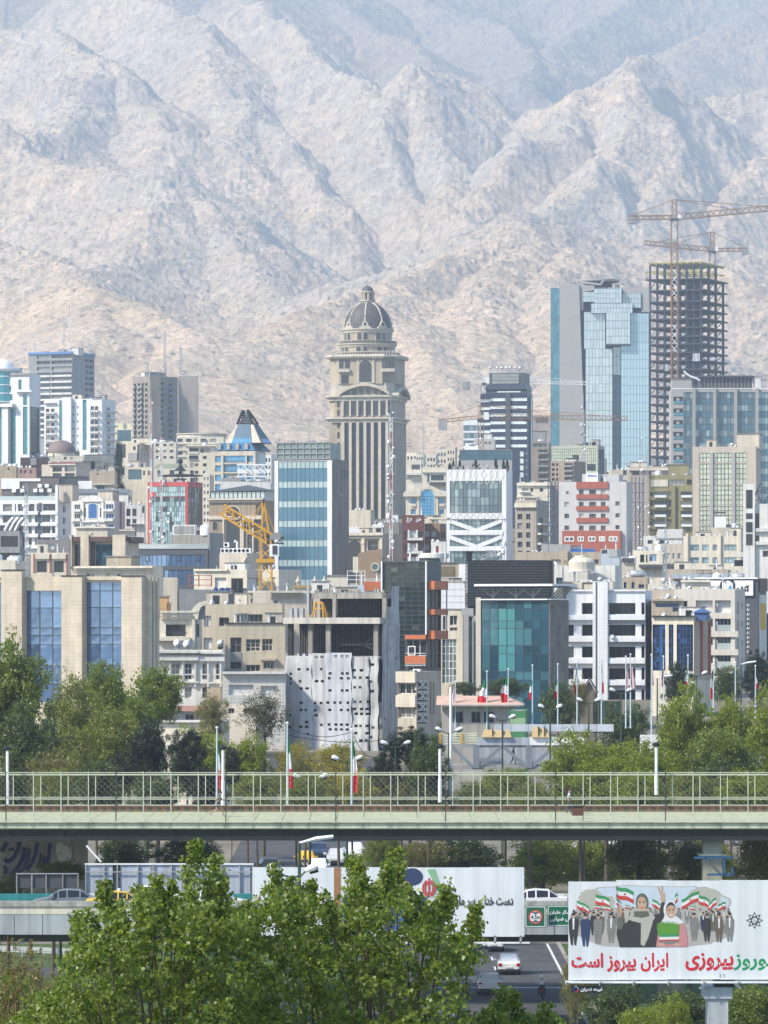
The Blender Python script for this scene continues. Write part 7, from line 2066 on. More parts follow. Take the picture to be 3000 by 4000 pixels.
# roads, overpass, footbridge
ASPH=mat('asphalt',(.07,.071,.075),.9,.3,.35)
PAINT=mat('road_paint',(.6,.6,.58),.8,.2,3)
GRASS=mat('verge_grass',(.055,.095,.022),.95,.4,.8,bump=.4)
PGREEN=mat('pale_green_paint',(.42,.43,.27),.6,.08,.6,streak=.25)
PGREEN2=mat('cream_green_paint',(.58,.61,.43),.6,.1,.6,streak=.3)
RAILM=mat('pale_rail_paint',(.48,.52,.40),.5,.08,1)
DECKB=mat('brown_timber',(.13,.065,.04),.8,.25,1)
DKST=mat('dark_painted_steel',(.05,.055,.04),.7,.15,1)
TEALB=mat('teal_paint',(.03,.22,.22),.6,.15,1,streak=.2)
GALV=mat('blue_grey_panel',(.40,.44,.50),.6,.1,.4,streak=.3)
LAMPG=mat('dark_green_pole',(.03,.06,.045),.5,.1,1)
PALEB=mat('pale_blue_pole',(.45,.55,.60),.5,.1,1)
VINYL=mat('white_vinyl',(.66,.69,.72),.5,.06,.3,streak=.1)
FG,FW,FR_=mat('flag_green',(.02,.16,.06),.8,.1),mat('flag_white',(.68,.68,.68),.8,.05),mat('flag_red',(.48,.02,.03),.8,.1)
def sheet(name,pts,m,dz=0.0):
 c=MB();c.face([(x,y,ground(y)+dz if z is None else z) for x,y,z in pts]);return c.build(name,m,kind='structure')
c=MB();rr=random.Random(2)
ys=list(range(60,405,15))+[405]
for a,e in zip(ys,ys[1:]):c.face([(-70,a,-.04),(70,a,-.04),(70,e,-.04),(-70,e,-.04)])
c.build('grass_verge',GRASS,kind='structure')
c=MB();c.face([(-1,150,-.03),(14.2,150,-.03),(14.2,404,-.03),(-1,404,-.03)]);c.build('highway_road',ASPH,kind='structure')
c=MB()
for k in range(22):
 for x in(4.6,8.4):c.face([(x,160+k*11,-.022),(x+.16,160+k*11,-.022),(x+.16,164+k*11,-.022),(x,164+k*11,-.022)])
c.face([(13.3,150,-.022),(13.5,150,-.022),(13.5,404,-.022),(13.3,404,-.022)]);c.face([(-1,351,-.022),(14,351,-.022),(14,351.5,-.022),(-1,351.5,-.022)])
c.build('road_markings',PAINT,kind='structure')
c=MB();c.box(14.2,150,-.1,14.5,404,.1);c.build('kerb',CONC,kind='structure')
c=MB();c.face([(-38,300,-.03),(-20,300,-.03),(-25,372,-.03),(-43,372,-.03)]);c.build('slip_road',ASPH,kind='structure')
for(xa,xb,ya,yb,lb) in((-32,-21.5,385,379,'far steel guardrail along the slip road below the overpass'),(-31,-24,352,342,'near steel guardrail along the slip road below the overpass')):
 o=empty('guardrail',(xa,ya,0),0,lb,'guardrail');n=6
 c=MB();c.bar((0,0,.7),(xb-xa,yb-ya,.7),.08,.32);c.bar((0,0,.45),(xb-xa,yb-ya,.45),.06,.1);c.build('rail',METAL,o)
 for k in range(n+1):c=MB();t=k/n;x,y=(xb-xa)*t,(yb-ya)*t;c.box(x-.06,y+.05,0,x+.06,y+.17,.85);c.build('post',METAL,o)
us=MB();prev=None
for y in range(405,600,8):
 q=[(-14,y,ground(y)+.03),(.5,y,ground(y)+.03)]
 if prev:us.face([prev[0],prev[1],q[1],q[0]])
 prev=q
us.build('upper_street',ASPH,kind='structure')
c=MB();c.box(.5,426,4.5,.8,560,5.3);c.build('kerb',CONC,kind='structure')
V('K');D=306
def zK(y):return P(0,Y(y),D).z
ov=empty('overpass',(0,D,0),0,'concrete highway overpass carrying cars, seen side on below the footbridge','overpass')
XL,XR=-34,34
def ovb(nm,m,z0,z1,y0,y1):c=MB();c.box(XL,y0,z0,XR,y1,z1);return c.build(nm,m,ov)
ovb('parapet_rim',mat('stained_rim',(.36,.36,.33),.9,.3,2,streak=.3),zK(400),zK(365),-.1,.35)
ovb('cream_fascia',mat('cream_fascia',(.62,.58,.48),.8,.1,.8,streak=.25),zK(450),zK(401),-.02,.3)
for k in range(38):
 x=XL+(XR-XL)*k/38;c=MB();c.box(x+.02,0,zK(582),x+(XR-XL)/38-.02,.3,zK(451));c.build('fascia_panel',mat('grey_fascia',(.36,.39,.41),.85,.12,.6,streak=.3) if k==0 else bpy.data.materials['grey_fascia'],ov)
DZ=P(0,3517,D).z
ovb('deck_slab',CONC,zK(560),DZ-1.08,.3,16.4);ovb('deck_beam',DKST,zK(634),zK(584),.9,1.5);ovb('deck_beam',DKST,zK(634),zK(562),8,8.6);ovb('deck_beam',DKST,zK(634),zK(562),14,14.6)
c=MB();c.face([(XL,.36,DZ-1.06),(XR,.36,DZ-1.06),(XR,16,DZ-1.06),(XL,16,DZ-1.06)]);c.build('road_surface',ASPH,ov)
for x in(-28,-6,18.5,30):
 c=MB();c.lathe([(.9,-.2),(.9,zK(640))],16,(x,8));c.box(x-2,1,zK(640),x+2,15,zK(600));c.build('pier',CONC,ov)
for k in range(34):
 x=XL+2*k;c=MB();c.box(x+.01,15.6,DZ-1.06,x+1.99,16.0,P(0,Y(316),D+16).z);c.build('barrier_block',TEALB if k%4<2 else WPLAST,ov)
def bx3(nm,m,x0,y0,x1,y1,D,t,parent,dy=0.0):
 p,q=Q(x0,y1,D),Q(x1,y0,D);l=parent.location if parent else(0,0,0);c=MB();c.box(p.x-l[0],D+dy-l[1],p.z-l[2],q.x-l[0],D+dy+t-l[1],q.z-l[2]);return c.build(nm,m,parent)
sc=empty('panel_screen',tuple(Q(560,330,326)),0,'blue grey metal panel screen on posts behind the overpass cars','screen')
for x0,x1 in((556,730),(780,975),(1000,1175),(1220,1420),(1440,1620)):bx3('panel',GALV,x0,135,x1,335,326,.06,sc)
bx3('dark_opening',DARKG,730,150,780,330,326,.03,sc,.1)
for x in(553,672,757,890,990,1108,1185,1215,1430,1550,1635):bx3('post',METAL,x,125,x+7,400,326,.12,sc,-.15)
bx3('top_rail',WMETAL,550,120,1645,130,326,.2,sc,-.1);bx3('mid_rail',METAL,556,172,1640,178,326,.06,sc,-.2)
c=MB();l=sc.location;c.bar(Q(560,5,326)-l,Q(655,110,326)-l,.12);c.build('stay',WMETAL,sc)
bo=empty('dark_board',tuple(Q(300,330,325)),0,'dark grey board on legs beside the mural wall','board')
for k in range(4):bx3('board_panel',DARKG,108+k*99,190,205+k*99,280,325,.1,bo)
for x in(105,203,296,403,502):bx3('leg',GREYW,x,185,x+8,420,325,.1,bo,-.12)
bx3('cap',METAL,104,184,510,190,325,.25,bo,-.15)
V('H')
mw=empty('mural_wall',tuple(Q(200,1400,348)),0,'concrete retaining wall with dark blue calligraphy strokes and a pale painted face','wall')
for k in range(4):bx3('wall_panel',mat('mural_concrete',(.38,.36,.31),.9,.12,.4,streak=.25) if k==0 else bpy.data.materials['mural_concrete'],-200+k*192,900,-200+k*192+191,1420,348,.6,mw)
blu=mat('mural_blue',(.03,.04,.12),.8,.15)
def stroke(pts,w,D,m,parent,nm,dy=-.02):
 c=MB();l=Vector(parent.location);q=[Q(x,y,D)-l for x,y in pts]
 for a,e in zip(q,q[1:]):
  d=(e-a).normalized();n=Vector((-d.z,0,d.x))*w/2
  c.face([a+n+Vector((0,dy,0)),a-n+Vector((0,dy,0)),e-n+Vector((0,dy,0)),e+n+Vector((0,dy,0))])
 return c.build(nm,m,parent)
for pts,w in(([(125,975),(115,1030),(90,1075),(50,1110),(28,1085)],.28),([(160,1010),(150,1080),(110,1150),(70,1190)],.3),([(190,1020),(180,1090),(150,1150),(120,1180)],.2),([(240,980),(228,1060),(205,1120),(170,1160)],.24),([(265,1050),(262,1100),(240,1140)],.2),([(322,985),(318,1060),(300,1130)],.24),([(40,980),(10,1040)],.3),([(25,1130),(40,1160),(30,1185)],.28),([(75,1012),(85,1030)],.2),([(60,1020),(68,1034)],.2),([(285,1070),(290,1120),(275,1145)],.2)):stroke(pts,w,347.9,blu,mw,'calligraphy_stroke')
def flat(pts,m,D,parent,nm,dy=0.0):
 l=Vector(parent.location);c=MB();c.face([Q(x,y,D)-l+Vector((0,dy,0)) for x,y in pts]);return c.build(nm,m,parent)
flat([(368,975),(455,975),(466,1030),(460,1100),(440,1150),(415,1135),(380,1090),(362,1040)],mat('mural_pale',(.62,.61,.57),.8,.05),347.9,mw,'painted_face',-.01)
for k in range(7):stroke([(400+k*9,978),(418+k*6,992+k*3),(450,1000+k*5)],.03,347.9,GREYW,mw,'painted_hair',-.03)
for x,y in((385,1050),(432,1078)):stroke([(x,y),(x+14,y+6)],.08,347.9,GREYW,mw,'painted_eye',-.03)
# billboards and signs
bb=empty('billboard',tuple(Q(-10,600,303)),0,'long pale billboard hung on the overpass with turbaned figures, flag and a line of writing','billboard')
V('p');l=bb.location
def pl(nm,m,x0,y0,x1,y1,D,t,par,dy=0):return bx3(nm,m,x0,y0,x1,y1,D,t,par,dy)
for k in range(5):pl('vinyl_panel',VINYL,986+k*212.4,3388+(k%2),986+k*212.4+212,3655+k,303,.12,bb)
pl('bottom_rail',WMETAL,1180,3680,2070,3686,303,.15,bb);
for x in(1300,1600,1930,2030):pl('bracket',METAL,x,3655,x+8,3684,303,.4,bb)
pl('printed_column',mat('print_wood',(.32,.16,.08),.6,.2,3),1304,3389,1331,3640,302.985,.01,bb)
pk={n:mat('print_'+n,c_,.55,.06,2) for n,c_ in dict(navy=(.035,.05,.12),blue=(.05,.14,.42),skin=(.50,.32,.23),red=(.50,.06,.05),green=(.05,.25,.10),dark=(.045,.045,.045),grey=(.20,.20,.19),brown=(.14,.11,.09),white=(.66,.67,.68),pink=(.52,.22,.24),sky=(.50,.58,.66),tan=(.42,.41,.36),olive=(.12,.13,.10),lawn=(.10,.27,.04),sand=(.40,.38,.36),lime=(.22,.42,.24)).items()}
def f3(pts,m,nm,dy):return flat(pts,pk[m],302.99,bb,nm,dy)
def ell(cx,cy,rx,ry,n=20):return[(cx+rx*math.cos(2*math.pi*k/n),cy+ry*math.sin(2*math.pi*k/n)) for k in range(n)]
f3(ell(1385,3425,24,38),'navy','printed_turban',-.01);f3(ell(1610,3425,42,34),'navy','printed_turban',-.01)
f3(ell(1395,3460,18,26),'skin','printed_face',-.02);f3(ell(1585,3470,22,28),'skin','printed_face',-.02)
f3([(1330,3640),(1335,3505),(1370,3490),(1420,3520),(1440,3640)],'blue','printed_robe',-.012);f3([(1500,3640),(1520,3510),(1590,3485),(1660,3500),(1690,3560),(1700,3640)],'navy','printed_robe',-.012);f3([(1540,3640),(1560,3520),(1610,3510),(1630,3640)],'blue','printed_scarf',-.018)
f3([(1518,3410),(1535,3415),(1550,3480),(1530,3515),(1515,3480)],'red','printed_banner',-.014)
f3([(1668,3396),(1700,3396),(1722,3460),(1722,3500),(1690,3440)],'lime','printed_flag',-.008)
for r_ in(24,15):
 for s in(-1,1):
  pts=[(1676+s*(r_*math.cos(t)),3470+32*math.sin(t)*(1 if r_>20 else .8)) for t in[R(-70+14*k) for k in range(11)]]
  stroke(pts,.1,302.99,pk['red'],bb,'printed_emblem',-.02)
stroke([(1676,3430),(1676,3502)],.12,302.99,pk['red'],bb,'printed_emblem',-.024)
def letter(s,x0,y0,x1,y1,D,m,par,dy=0,bold=.03,fa=True):
 p,q=Q(x0,y1,D),Q(x1,y0,D);l=par.location
 return lettering(s,p.x-l[0],p.z-l[2],q.x-l[0],q.z-l[2],D+dy-l[1],m,par,bold=bold,fa=fa)
letter('دست خدا بر سر ماست',1738,3496,2004,3548,302.99,pk['dark'],bb,-.02,.03)
letter('به نام خدا',1010,3500,1290,3530,302.99,pk['red'],bb,-.02,.0)
V('J')
SG=mat('sign_green',(.01,.12,.06),.5,.05)
def sign(nm,lab,x0,y0,x1,y1,D,m,cat='road sign'):
 o=empty(nm,tuple(Q((x0+x1)/2,y1,D)),0,lab,cat)
 bx3('sign_panel',m,x0,y0,x1,y1,D,.06,o);w=(y1-y0)*.03
 for a in((x0+w,y0+w,x1-w,y0+2*w),(x0+w,y1-2*w,x1-w,y1-w),(x0+w,y0+2*w,x0+2*w,y1-2*w),(x1-2*w,y0+2*w,x1-w,y1-2*w)):bx3('border',WMETAL,*a,D,.01,o,-.012)
 bx3('bracket',METAL,(x0+x1)/2-6,y0-10,(x0+x1)/2+6,y1,D,.3,o,.07)
 return o
o=sign('height_limit_sign','square green sign with round red 4.5 m height limit on the overpass',84,728,220,868,302,SG)
flat(ell(152,800,46,46,28),pk['red'],302,o,'red_ring',-.02);flat(ell(152,800,36,36,28),pk['white'],302,o,'white_disc',-.026)
flat([(125,768),(179,768),(152,784)],pk['dark'],302,o,'arrow',-.03);flat([(125,832),(152,818),(179,832)],pk['dark'],302,o,'arrow',-.03)
letter('4.5m',122,786,184,814,302,pk['dark'],o,-.034,.02,False)
o=sign('direction_sign','green direction sign with two lines of white writing half behind the billboard',230,724,440,860,302.4,SG)
letter('سرلشگر خلبان',244,755,428,785,302.4,WMETAL,o,-.02,.03);letter('بخش ضیایی',246,796,420,830,302.4,WMETAL,o,-.02,.03)
V('L')
o=sign('street_sign','blue road sign with white writing under the overpass',1135,544,1252,610,350,mat('sign_blue',(.015,.05,.25),.5,.05))
letter('رامش',1160,552,1248,604,350,WMETAL,o,-.03,.05);bx3('pole',METAL,1190,610,1196,900,350,.12,o,.1)
V('g');D=250
nb=empty('billboard',tuple(Q(1260,1500,D)),0,'big white billboard with women, flags, a crowd and red and green slogans on a post','billboard')
for k,(x0,x1) in enumerate(((42,430),(430,845),(845,1270),(1270,1700),(1700,2000))):bx3('vinyl_panel',VINYL,x0+1,(92,80,84,80,84)[k],x1,(888,886,882,884,884)[k],D,.15,nb)
bx3('catwalk',WMETAL,18,900,2000,912,D,.8,nb,-.2)
for x in(20,290,560,845,1130,1410,1690):bx3('stay',METAL,x,886,x+7,930,D,.1,nb,-.3)
bx3('post',mat('peeling_post',(.42,.45,.48),.8,.2,1,streak=.3),1178,1045,1340,2600,D,2.1,nb,.3);bx3('post_box',GALV,1146,950,1372,1043,D,2.4,nb,.2);bx3('post_head',DKST,1230,886,1390,950,D,1.5,nb,.4)
c=MB();l=Vector(nb.location);c.bar(Q(1100,955,D)-l,Q(1180,915,D)-l,.12);c.bar(Q(1440,955,D)-l,Q(1385,915,D)-l,.12);c.build('knee_brace',METAL,nb)
lay=[0]
def g(pts,m,nm='printed_shape'):
 lay[0]+=1;return flat(pts,pk[m],D,nb,nm,-.004-lay[0]*.00006)
rg=random.Random(5)
vig=[(725+(640+rg.uniform(-25,25))*math.copysign(abs(math.cos(t))**.55,math.cos(t)),372+(252+rg.uniform(-10,2))*math.copysign(abs(math.sin(t))**.55,math.sin(t))) for t in[2*math.pi*k/60 for k in range(60)]]
g([(x,min(y,628)) for x,y in vig],'sand','printed_street')
g([(x,min(y,300)) for x,y in[(725+(x-725)*.97,y+6) for x,y in vig]],'sky','printed_sky')
for(x0,x1,y0,y1) in((120,330,150,320),(1000,1290,130,310),(300,420,200,330)):g([((x0+x1)/2+(x1-x0)/2*math.cos(t)*rg.uniform(.85,1.05),(y0+y1)/2+(y1-y0)/2*math.sin(t)*rg.uniform(.85,1.05)) for t in[k*.3 for k in range(21)]],'tan','printed_trees')
for row,(yy,s) in enumerate(((335,.5),(345,.7),(362,.95),(375,1.12))):
 for k in range(26-row*4):
  x=95+(1255/(25-row*4))*k+rg.uniform(-12,12)
  if row>1 and 420<x<1010:continue
  m=rg.choice(['dark','brown','olive','grey','navy','brown'] if row>1 else['grey','tan','sand','grey','brown','tan']);s*=rg.uniform(.9,1.1);h=205*s;w=36*s;yy=yy+rg.uniform(-8,8)
  g([(x-w,yy+25*s),(x-w*.6,yy+8),(x+w*.6,yy+8),(x+w,yy+25*s),(x+w*.9,yy+h*.55),(x+w*.5,yy+h),(x+6*s,yy+h),(x,yy+h*.6),(x-6*s,yy+h),(x-w*.5,yy+h),(x-w*.9,yy+h*.55)],m,'printed_marcher')
  g(ell(x,yy-12*s,14*s,20*s,12),'skin','printed_head');g(ell(x,yy-22*s,15*s,12*s,10),'dark','printed_hair')
  if row and rg.random()<.5:g([(x-8*s,yy+10),(x+8*s,yy+10),(x+5*s,yy+90*s),(x-5*s,yy+90*s)],'white','printed_shirt')
def gflag(x,y,w,h,sk):
 for j,m in enumerate(('green','white','red')):
  p=[(x+w*i/6,y+h*j/3+sk*i/6+h*.06*math.sin(i*1.3)) for i in range(7)];q=[(a,b_+h/3) for a,b_ in p]
  g(p+q[::-1],m,'printed_flag')
 g(ell(x+w*.5,y+h*.5+sk*.5,w*.08,h*.09,8),'red','printed_emblem')
for a in((428,125,142,98,40),(262,190,115,80,35),(110,240,100,62,50),(720,225,62,60,40),(960,235,140,82,-75),(1098,195,85,75,35),(1180,265,58,60,-50),(1255,275,60,52,-25),(905,200,20,70,-20),(250,275,50,30,10),(330,280,55,35,15),(430,225,40,50,30),(500,275,45,26,12),(1030,285,40,30,8)):gflag(*a)
stroke([(430,125),(455,380)],.03,D,pk['grey'],nb,'printed_pole',-.035)
g([(440,385),(470,380),(500,430),(560,385),(700,370),(780,350),(795,250),(824,262),(815,380),(770,440),(760,620),(458,622),(432,520)],'dark','printed_coat')
g([(440,385),(470,378),(490,430),(470,480),(435,470)],'olive','printed_sleeve');g([(440,290),(462,275),(476,300),(472,370),(446,385),(436,320)],'skin','printed_hand')
g([(800,180),(820,180),(824,250),(796,262),(786,225)],'skin','printed_hand');g([(764,135),(774,132),(798,190),(786,205)],'skin','printed_finger');g([(796,122),(806,124),(806,190),(792,190)],'skin','printed_finger')
g(ell(638,262,52,78),'olive','printed_headscarf');g([(590,310),(686,310),(745,380),(720,420),(640,430),(560,410),(520,390)],'tan','printed_scarf');g([(575,330),(690,330),(700,370),(640,385),(570,375)],'olive','printed_scarf');g([(630,420),(725,420),(690,540),(655,615),(628,600)],'tan','printed_scarf')
g(ell(637,270,38,58),'skin','printed_face')
for x in(620,656):g(ell(x,262,9,4,10),'dark','printed_eye');g([(x-12,250),(x+11,248),(x+11,252),(x-12,255)],'dark','printed_brow')
g(ell(637,302,12,4,10),'red','printed_mouth');g([(633,265),(641,265),(643,286),(631,286)],'tan','printed_nose')
g([(752,620),(765,520),(820,420),(930,420),(985,440),(1005,540),(1008,618)],'pink','printed_dress');g(ell(866,318,54,76),'white','printed_headscarf');g([(820,370),(915,370),(978,420),(930,440),(850,430),(800,420)],'white','printed_scarf')
g(ell(872,322,40,66),'dark','printed_hair');g(ell(874,334,38,54),'skin','printed_face')
for x in(858,892):g(ell(x,324,7,4,10),'dark','printed_eye');g([(x-10,312),(x+10,310),(x+10,314),(x-10,316)],'dark','printed_brow')
g(ell(874,362,15,4,10),'white','printed_mouth')
g([(770,530),(760,470)]+[(760+9*k,420+(k%2)*26-14*math.sin(k*.16)) for k in range(21)]+[(945,470),(938,530)],'lawn','printed_sprouts')
for j,m in enumerate(('green','white','red')):g([(776,518+j*22),(938,514+j*22),(936,536+j*22),(780,540+j*22)],m,'printed_bowl')
g([(765,575),(950,570),(920,595),(800,600)],'grey','printed_plate');g(ell(795,600,30,14,12),'skin','printed_hand');g(ell(925,600,30,14,12),'skin','printed_hand')
big,gn=mat('letter_red',(.58,.02,.03),.5,.03),mat('letter_green',(.02,.27,.10),.5,.03)
letter('ایران پیروز است',66,668,852,832,D,big,nb,-.004,.028);letter('پیروزی',990,668,1378,825,D,big,nb,-.004,.028);letter('نوروز',1380,672,1690,812,D,gn,nb,-.004,.028)
c_=mat('logo_ink',(.03,.035,.05),.5,.03)
for ph in(0,):
 st=[(1549+66*math.cos(R(45)*k*1+ph)*(1 if k%2==0 else 1),405+66*math.sin(R(45)*k+ph)) for k in range(0,27,3)]
 stroke(st,.03,D,c_,nb,'printed_emblem',-.012-ph*.01)
letter('شهرداری',1522,384,1576,426,D,pk['grey'],nb,-.02,0);letter('2 3',1262,838,1308,866,D,pk['grey'],nb,-.02,0,False)
o=empty('name_plate',tuple(Q(200,990,D)),0,'black name plate with white writing and round logo below the big billboard','sign')
bx3('plate',BLACK,70,936,328,990,D,.08,o);letter('آیینه تهران',140,942,322,984,D,WMETAL,o,-.02,.04)
for k,m in enumerate(('red','blue','sky')):stroke([(102+20*math.cos(R(t)),963+20*math.sin(R(t))) for t in range(120*k,120*k+121,20)],.07,D,pk[m],o,'logo',-.02)
bx3('hanger',METAL,100,900,108,936,D,.06,o);bx3('hanger',METAL,290,900,298,936,D,.06,o)
V('G')
o=empty('advertising_board',tuple(Q(1200,1340,428)),0,'wide white and peach advertising board behind the bright green trees','billboard')
bx3('white_panel',WMETAL,830,1112,1030,1296,428,.2,o);bx3('peach_panel',mat('print_peach',(.62,.40,.26),.6,.05),1032,1112,1400,1296,428,.2,o);bx3('picture_panel',mat('print_lilac',(.35,.36,.55),.6,.3,.6),1402,1112,1720,1296,428,.2,o)
for x in(900,1200,1500):bx3('post',METAL,x,1297,x+8,1460,428,.3,o)
# footbridge (view H runs from the left edge)
V('H');D=330
fb=empty('footbridge',(0,D,0),0,'long pale green footbridge with net railing crossing the whole view','footbridge')
zz=lambda y:Q(0,y,D).z
FX0,FX1=-36,36
FD=18.5
fz_=lambda y,d:Q(0,y,D+d).z
def fbx(nm,m,y0,y1,d0,d1):c=MB();c.box(FX0,d0,fz_(y1,min(d0,FD)),FX1,d1,fz_(y0,min(d0,FD)));return c.build(nm,m,fb)
step=Q(178,0,D).x-Q(0,0,D).x;x00=Q(40,0,D).x
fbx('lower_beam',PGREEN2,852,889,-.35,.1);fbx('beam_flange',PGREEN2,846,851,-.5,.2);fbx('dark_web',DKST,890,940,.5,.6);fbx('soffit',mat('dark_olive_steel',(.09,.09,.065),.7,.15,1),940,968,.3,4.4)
ZD=zz(847)
c=MB();c.box(FX0,.15,ZD-.55,FX1,FD+.4,ZD-.06);c.build('deck',CONC,fb)
fbx('timber_kerb',DECKB,742,779,FD-.1,FD+.1)
for y0,y1,d in((525,531,0),(685,690,0),(736,742,0)):fbx('rail',RAILM,y0,y1,-.14,-.02)
for y0,y1 in((537,545),(696,702)):fbx('far_rail',RAILM,y0,y1,FD-.05,FD+.05)
for k in range(4):fbx('cable',RAILM,770+k*18,771.6+k*18,-.1,-.07)
n0,n1=int((FX0-x00)/step),int((FX1-x00)/step)
for k in range(n0,n1):
 x=x00+step*k
 c=MB()
 for j in range(7):c.box(x+.02,.16+j*FD/7,ZD-.058,x+step-.02,.16+(j+1)*FD/7-.09,ZD)
 c.build('deck_board',PGREEN,fb)
 c=MB();c.box(x-.035,-.2,zz(846),x+.035,-.141,zz(520));c.build('railing_post',RAILM if k%4 else DKST,fb)
 xf=(x+.45)*(D+FD)/D
 c=MB();c.box(xf,FD,fz_(740,FD),xf+.06,FD+.06,fz_(540,FD));c.build('far_railing_post',RAILM,fb)
 if k%2==0:c=MB();c.box(x-.16,.3,zz(938),x+.16,.5,zz(890));c.build('web_stiffener',DKST,fb)
 c=MB();c.box(x-.012,-.36,zz(889),x+.012,-.345,zz(853));[c.box(x+dx-.02,-.37,zz(y_)-.02,x+dx+.02,-.35,zz(y_)+.02) for dx in(-.12,.12) for y_ in(864,878)];c.build('beam_joint',DKST,fb)
 for j in range(3):c=MB();a=(x+step*(.15+.33*j))*(D+FD)/D;c.box(a,FD-.16,fz_(768,FD),a+.24,FD-.105,fz_(750,FD));c.build('kerb_block',DKST,fb)
def net(x0,x1,nm,par):
 c=MB();z0,z1=zz(735),zz(545);h=z1-z0;s=.42;k=0;x=x0-h
 while x<x1:
  for sg in(1,-1):
   xa,xb=(x,x+h) if sg>0 else(x+h,x)
   c.bar((xa,-.08,z0),(xb,-.08,z1),.007)
  x+=s
 for i in range(int((x1-x0)/s)):
  for j in range(int(h/s)*2):c.sphere((x0+(i+.5*(j%2))*s,-.09,z0+j*s/2+.05),.022,4)
 return c.build(nm,mat('net_wire',(.40,.42,.38),.5,0,metal=.4),par,kind='stuff')
net(FX0+8,FX1-8,'rail_net',fb)
V('J')
c=MB();p=Q(1308,0,D);c.box(p.x-.66,1.2,-.2,p.x+.66,3.0,Q(0,246,D).z);c.build('column',mat('pale_column',(.34,.34,.26),.8,.15,.6,streak=.2),fb)
c=MB();c.box(p.x-.95,.9,Q(0,408,D).z,p.x+.95,3.3,Q(0,396,D).z);c.build('column_collar',PGREEN2,fb)
o=empty('blue_bracket',tuple(Q(1308,530,D)),0,'blue steel bracket frame clamped round the footbridge column','bracket');l=Vector(o.location)
c=MB()
for a,e in(((1180,415),(1435,415)),((1250,415),(1265,435)),((1375,415),(1375,525)),((1265,525),(1435,525)),((1425,480),(1435,525))):c.bar(Q(*a,D-1.5)-l,Q(*e,D-1.5)-l,.13)
for x in(1250,1375):q=Q(x,415,D)-l;c.bar((q.x,-1.5,q.z),(q.x,1.4,q.z),.13)
c.build('bracket_bars',mat('blue_steel',(.03,.10,.22),.5,.1),o)
o=empty('planter',tuple(Q(427,143,D-.5)),0,'dark brown planter box hung on the footbridge side','planter')
bx3('planter_box',DECKB,390,86,463,142,D-.6,.45,o);bx3('planter_rim',DKST,386,78,467,86,D-.65,.55,o)
for k,(v,x,y0,y1) in enumerate((('H',48,385,735),('H',1445,380,735),('I',1192,372,720),('G',935,1190,1500))):
 V(v);p,q=Q(x,y1,D+17.8),Q(x,y0,D+17.8)
 o=empty('lamp_post',tuple(p),0,('white lamp post at the far left end of the footbridge','white lamp post near the jogger on the footbridge','white lamp post on the footbridge before the pine','white lamp post at right on the footbridge')[k],'lamp post','white lamp posts on the footbridge')
 c=MB();h=q.z-p.z;c.tube([(0,0,0),(0,0,h*.42),(0,0,h*.44),(0,0,h)],[.13,.13,.1,.1],8);c.build('pole',WMETAL,o)
 c=MB();c.lathe([(.12,h),(.28,h+.1),(.3,h+.22),(.14,h+.32),(.02,h+.34)],12);c.build('lamp_head',BLACK,o)
 # truss bridge behind
V('h');D=470
tb=empty('truss_bridge',tuple(Q(700,830,D)),0,'grey steel truss footbridge with white panels behind the net railing','footbridge');l=Vector(tb.location)
def tbb(nm,m,a,e,w,dy=0):c=MB();c.bar(Q(*a,D)-l+Vector((0,dy,0)),Q(*e,D)-l+Vector((0,dy,0)),w);return c.build(nm,m,tb)
for y in(622,826):tbb('chord',GREYW,(150,y),(1500,y),.35)
for a,e in(((150,630),(350,820)),((400,820),(615,630)),((630,630),(845,820)),((890,820),(1105,630)),((1110,630),(1330,820))):tbb('diagonal',mat('truss_grey',(.22,.24,.27),.5,.1,metal=.3) if 'truss_grey' not in bpy.data.materials else bpy.data.materials['truss_grey'],a,e,.34,-.1)
for x in(365,395,850,880,1105,1330):tbb('vertical',bpy.data.materials['truss_grey'],(x,615),(x,830),.3,-.2)
for x0,x1,m in((388,640,GALV),(640,870,GALV),(872,1380,WMETAL)):bx3('upper_panel',m,x0,545,x1-2,618,D,.1,tb,-.3)
bx3('back_panel',GALV,400,640,1330,800,D,.1,tb,2.5);bx3('deck',CONC,150,800,1500,822,D,2.4,tb)
for k in range(7):bx3('far_screen_panel',mat('pale_screen',(.50,.54,.58),.5,.06,streak=.2) if k==0 else bpy.data.materials['pale_screen'],555+k*160,432,553+k*160+158,500,D,.1,tb,4)
for y in(512,530,552,575,605):tbb('hand_rail',PGREEN2,(40,y),(390,y),.12,1)
for x in(245,45):tbb('rail_post',YEL,(x,510),(x,610),.2,.9)
for x in(500,1250):bx3('support_leg',GREYW,x,826,x+40,1300,D,1,tb,.5)
for k,(a,w_) in enumerate((((430,505),275),((895,490),160))):
 p=Q(a[0]+w_/2,545,D);o=empty('tarpaulin',tuple(p),0,('flat tan tarpaulin bundle on the truss bridge roof','peaked tan tarpaulin bundle on the truss bridge roof')[k],'tarpaulin')
 W=w_*VIEW[2]*D/F/2;c=MB();hh=.75+.3*k
 c.hexa([(-W,-.6,0),(W,-.6,0),(W,.8,0),(-W,.8,0),(-W*.9,-.4,hh*.55),(W*.85,-.4,hh*(1-.3*k)),(W*.8,.6,hh*.8),(-W*.8,.6,hh)]);c.build('cloth',mat('tan_tarp',(.50,.38,.20),.8,.15,1) if k==0 else bpy.data.materials['tan_tarp'],o)
 c=MB();c.box(-W*.3,-.62,.1,-W*.3+.06,.8,hh);c.box(W*.4,-.62,.1,W*.4+.06,.8,hh);c.build('strap',BLACK,o)
V('h')
b=Bld('house','low house with faded pink roof and dark windows behind the flagpoles',62,740,745,250,520,mat('lilac_plaster',(.36,.33,.31),.9,.1,.4,streak=.2),th=3,nick='the low pink roofed house',parapet=.1)
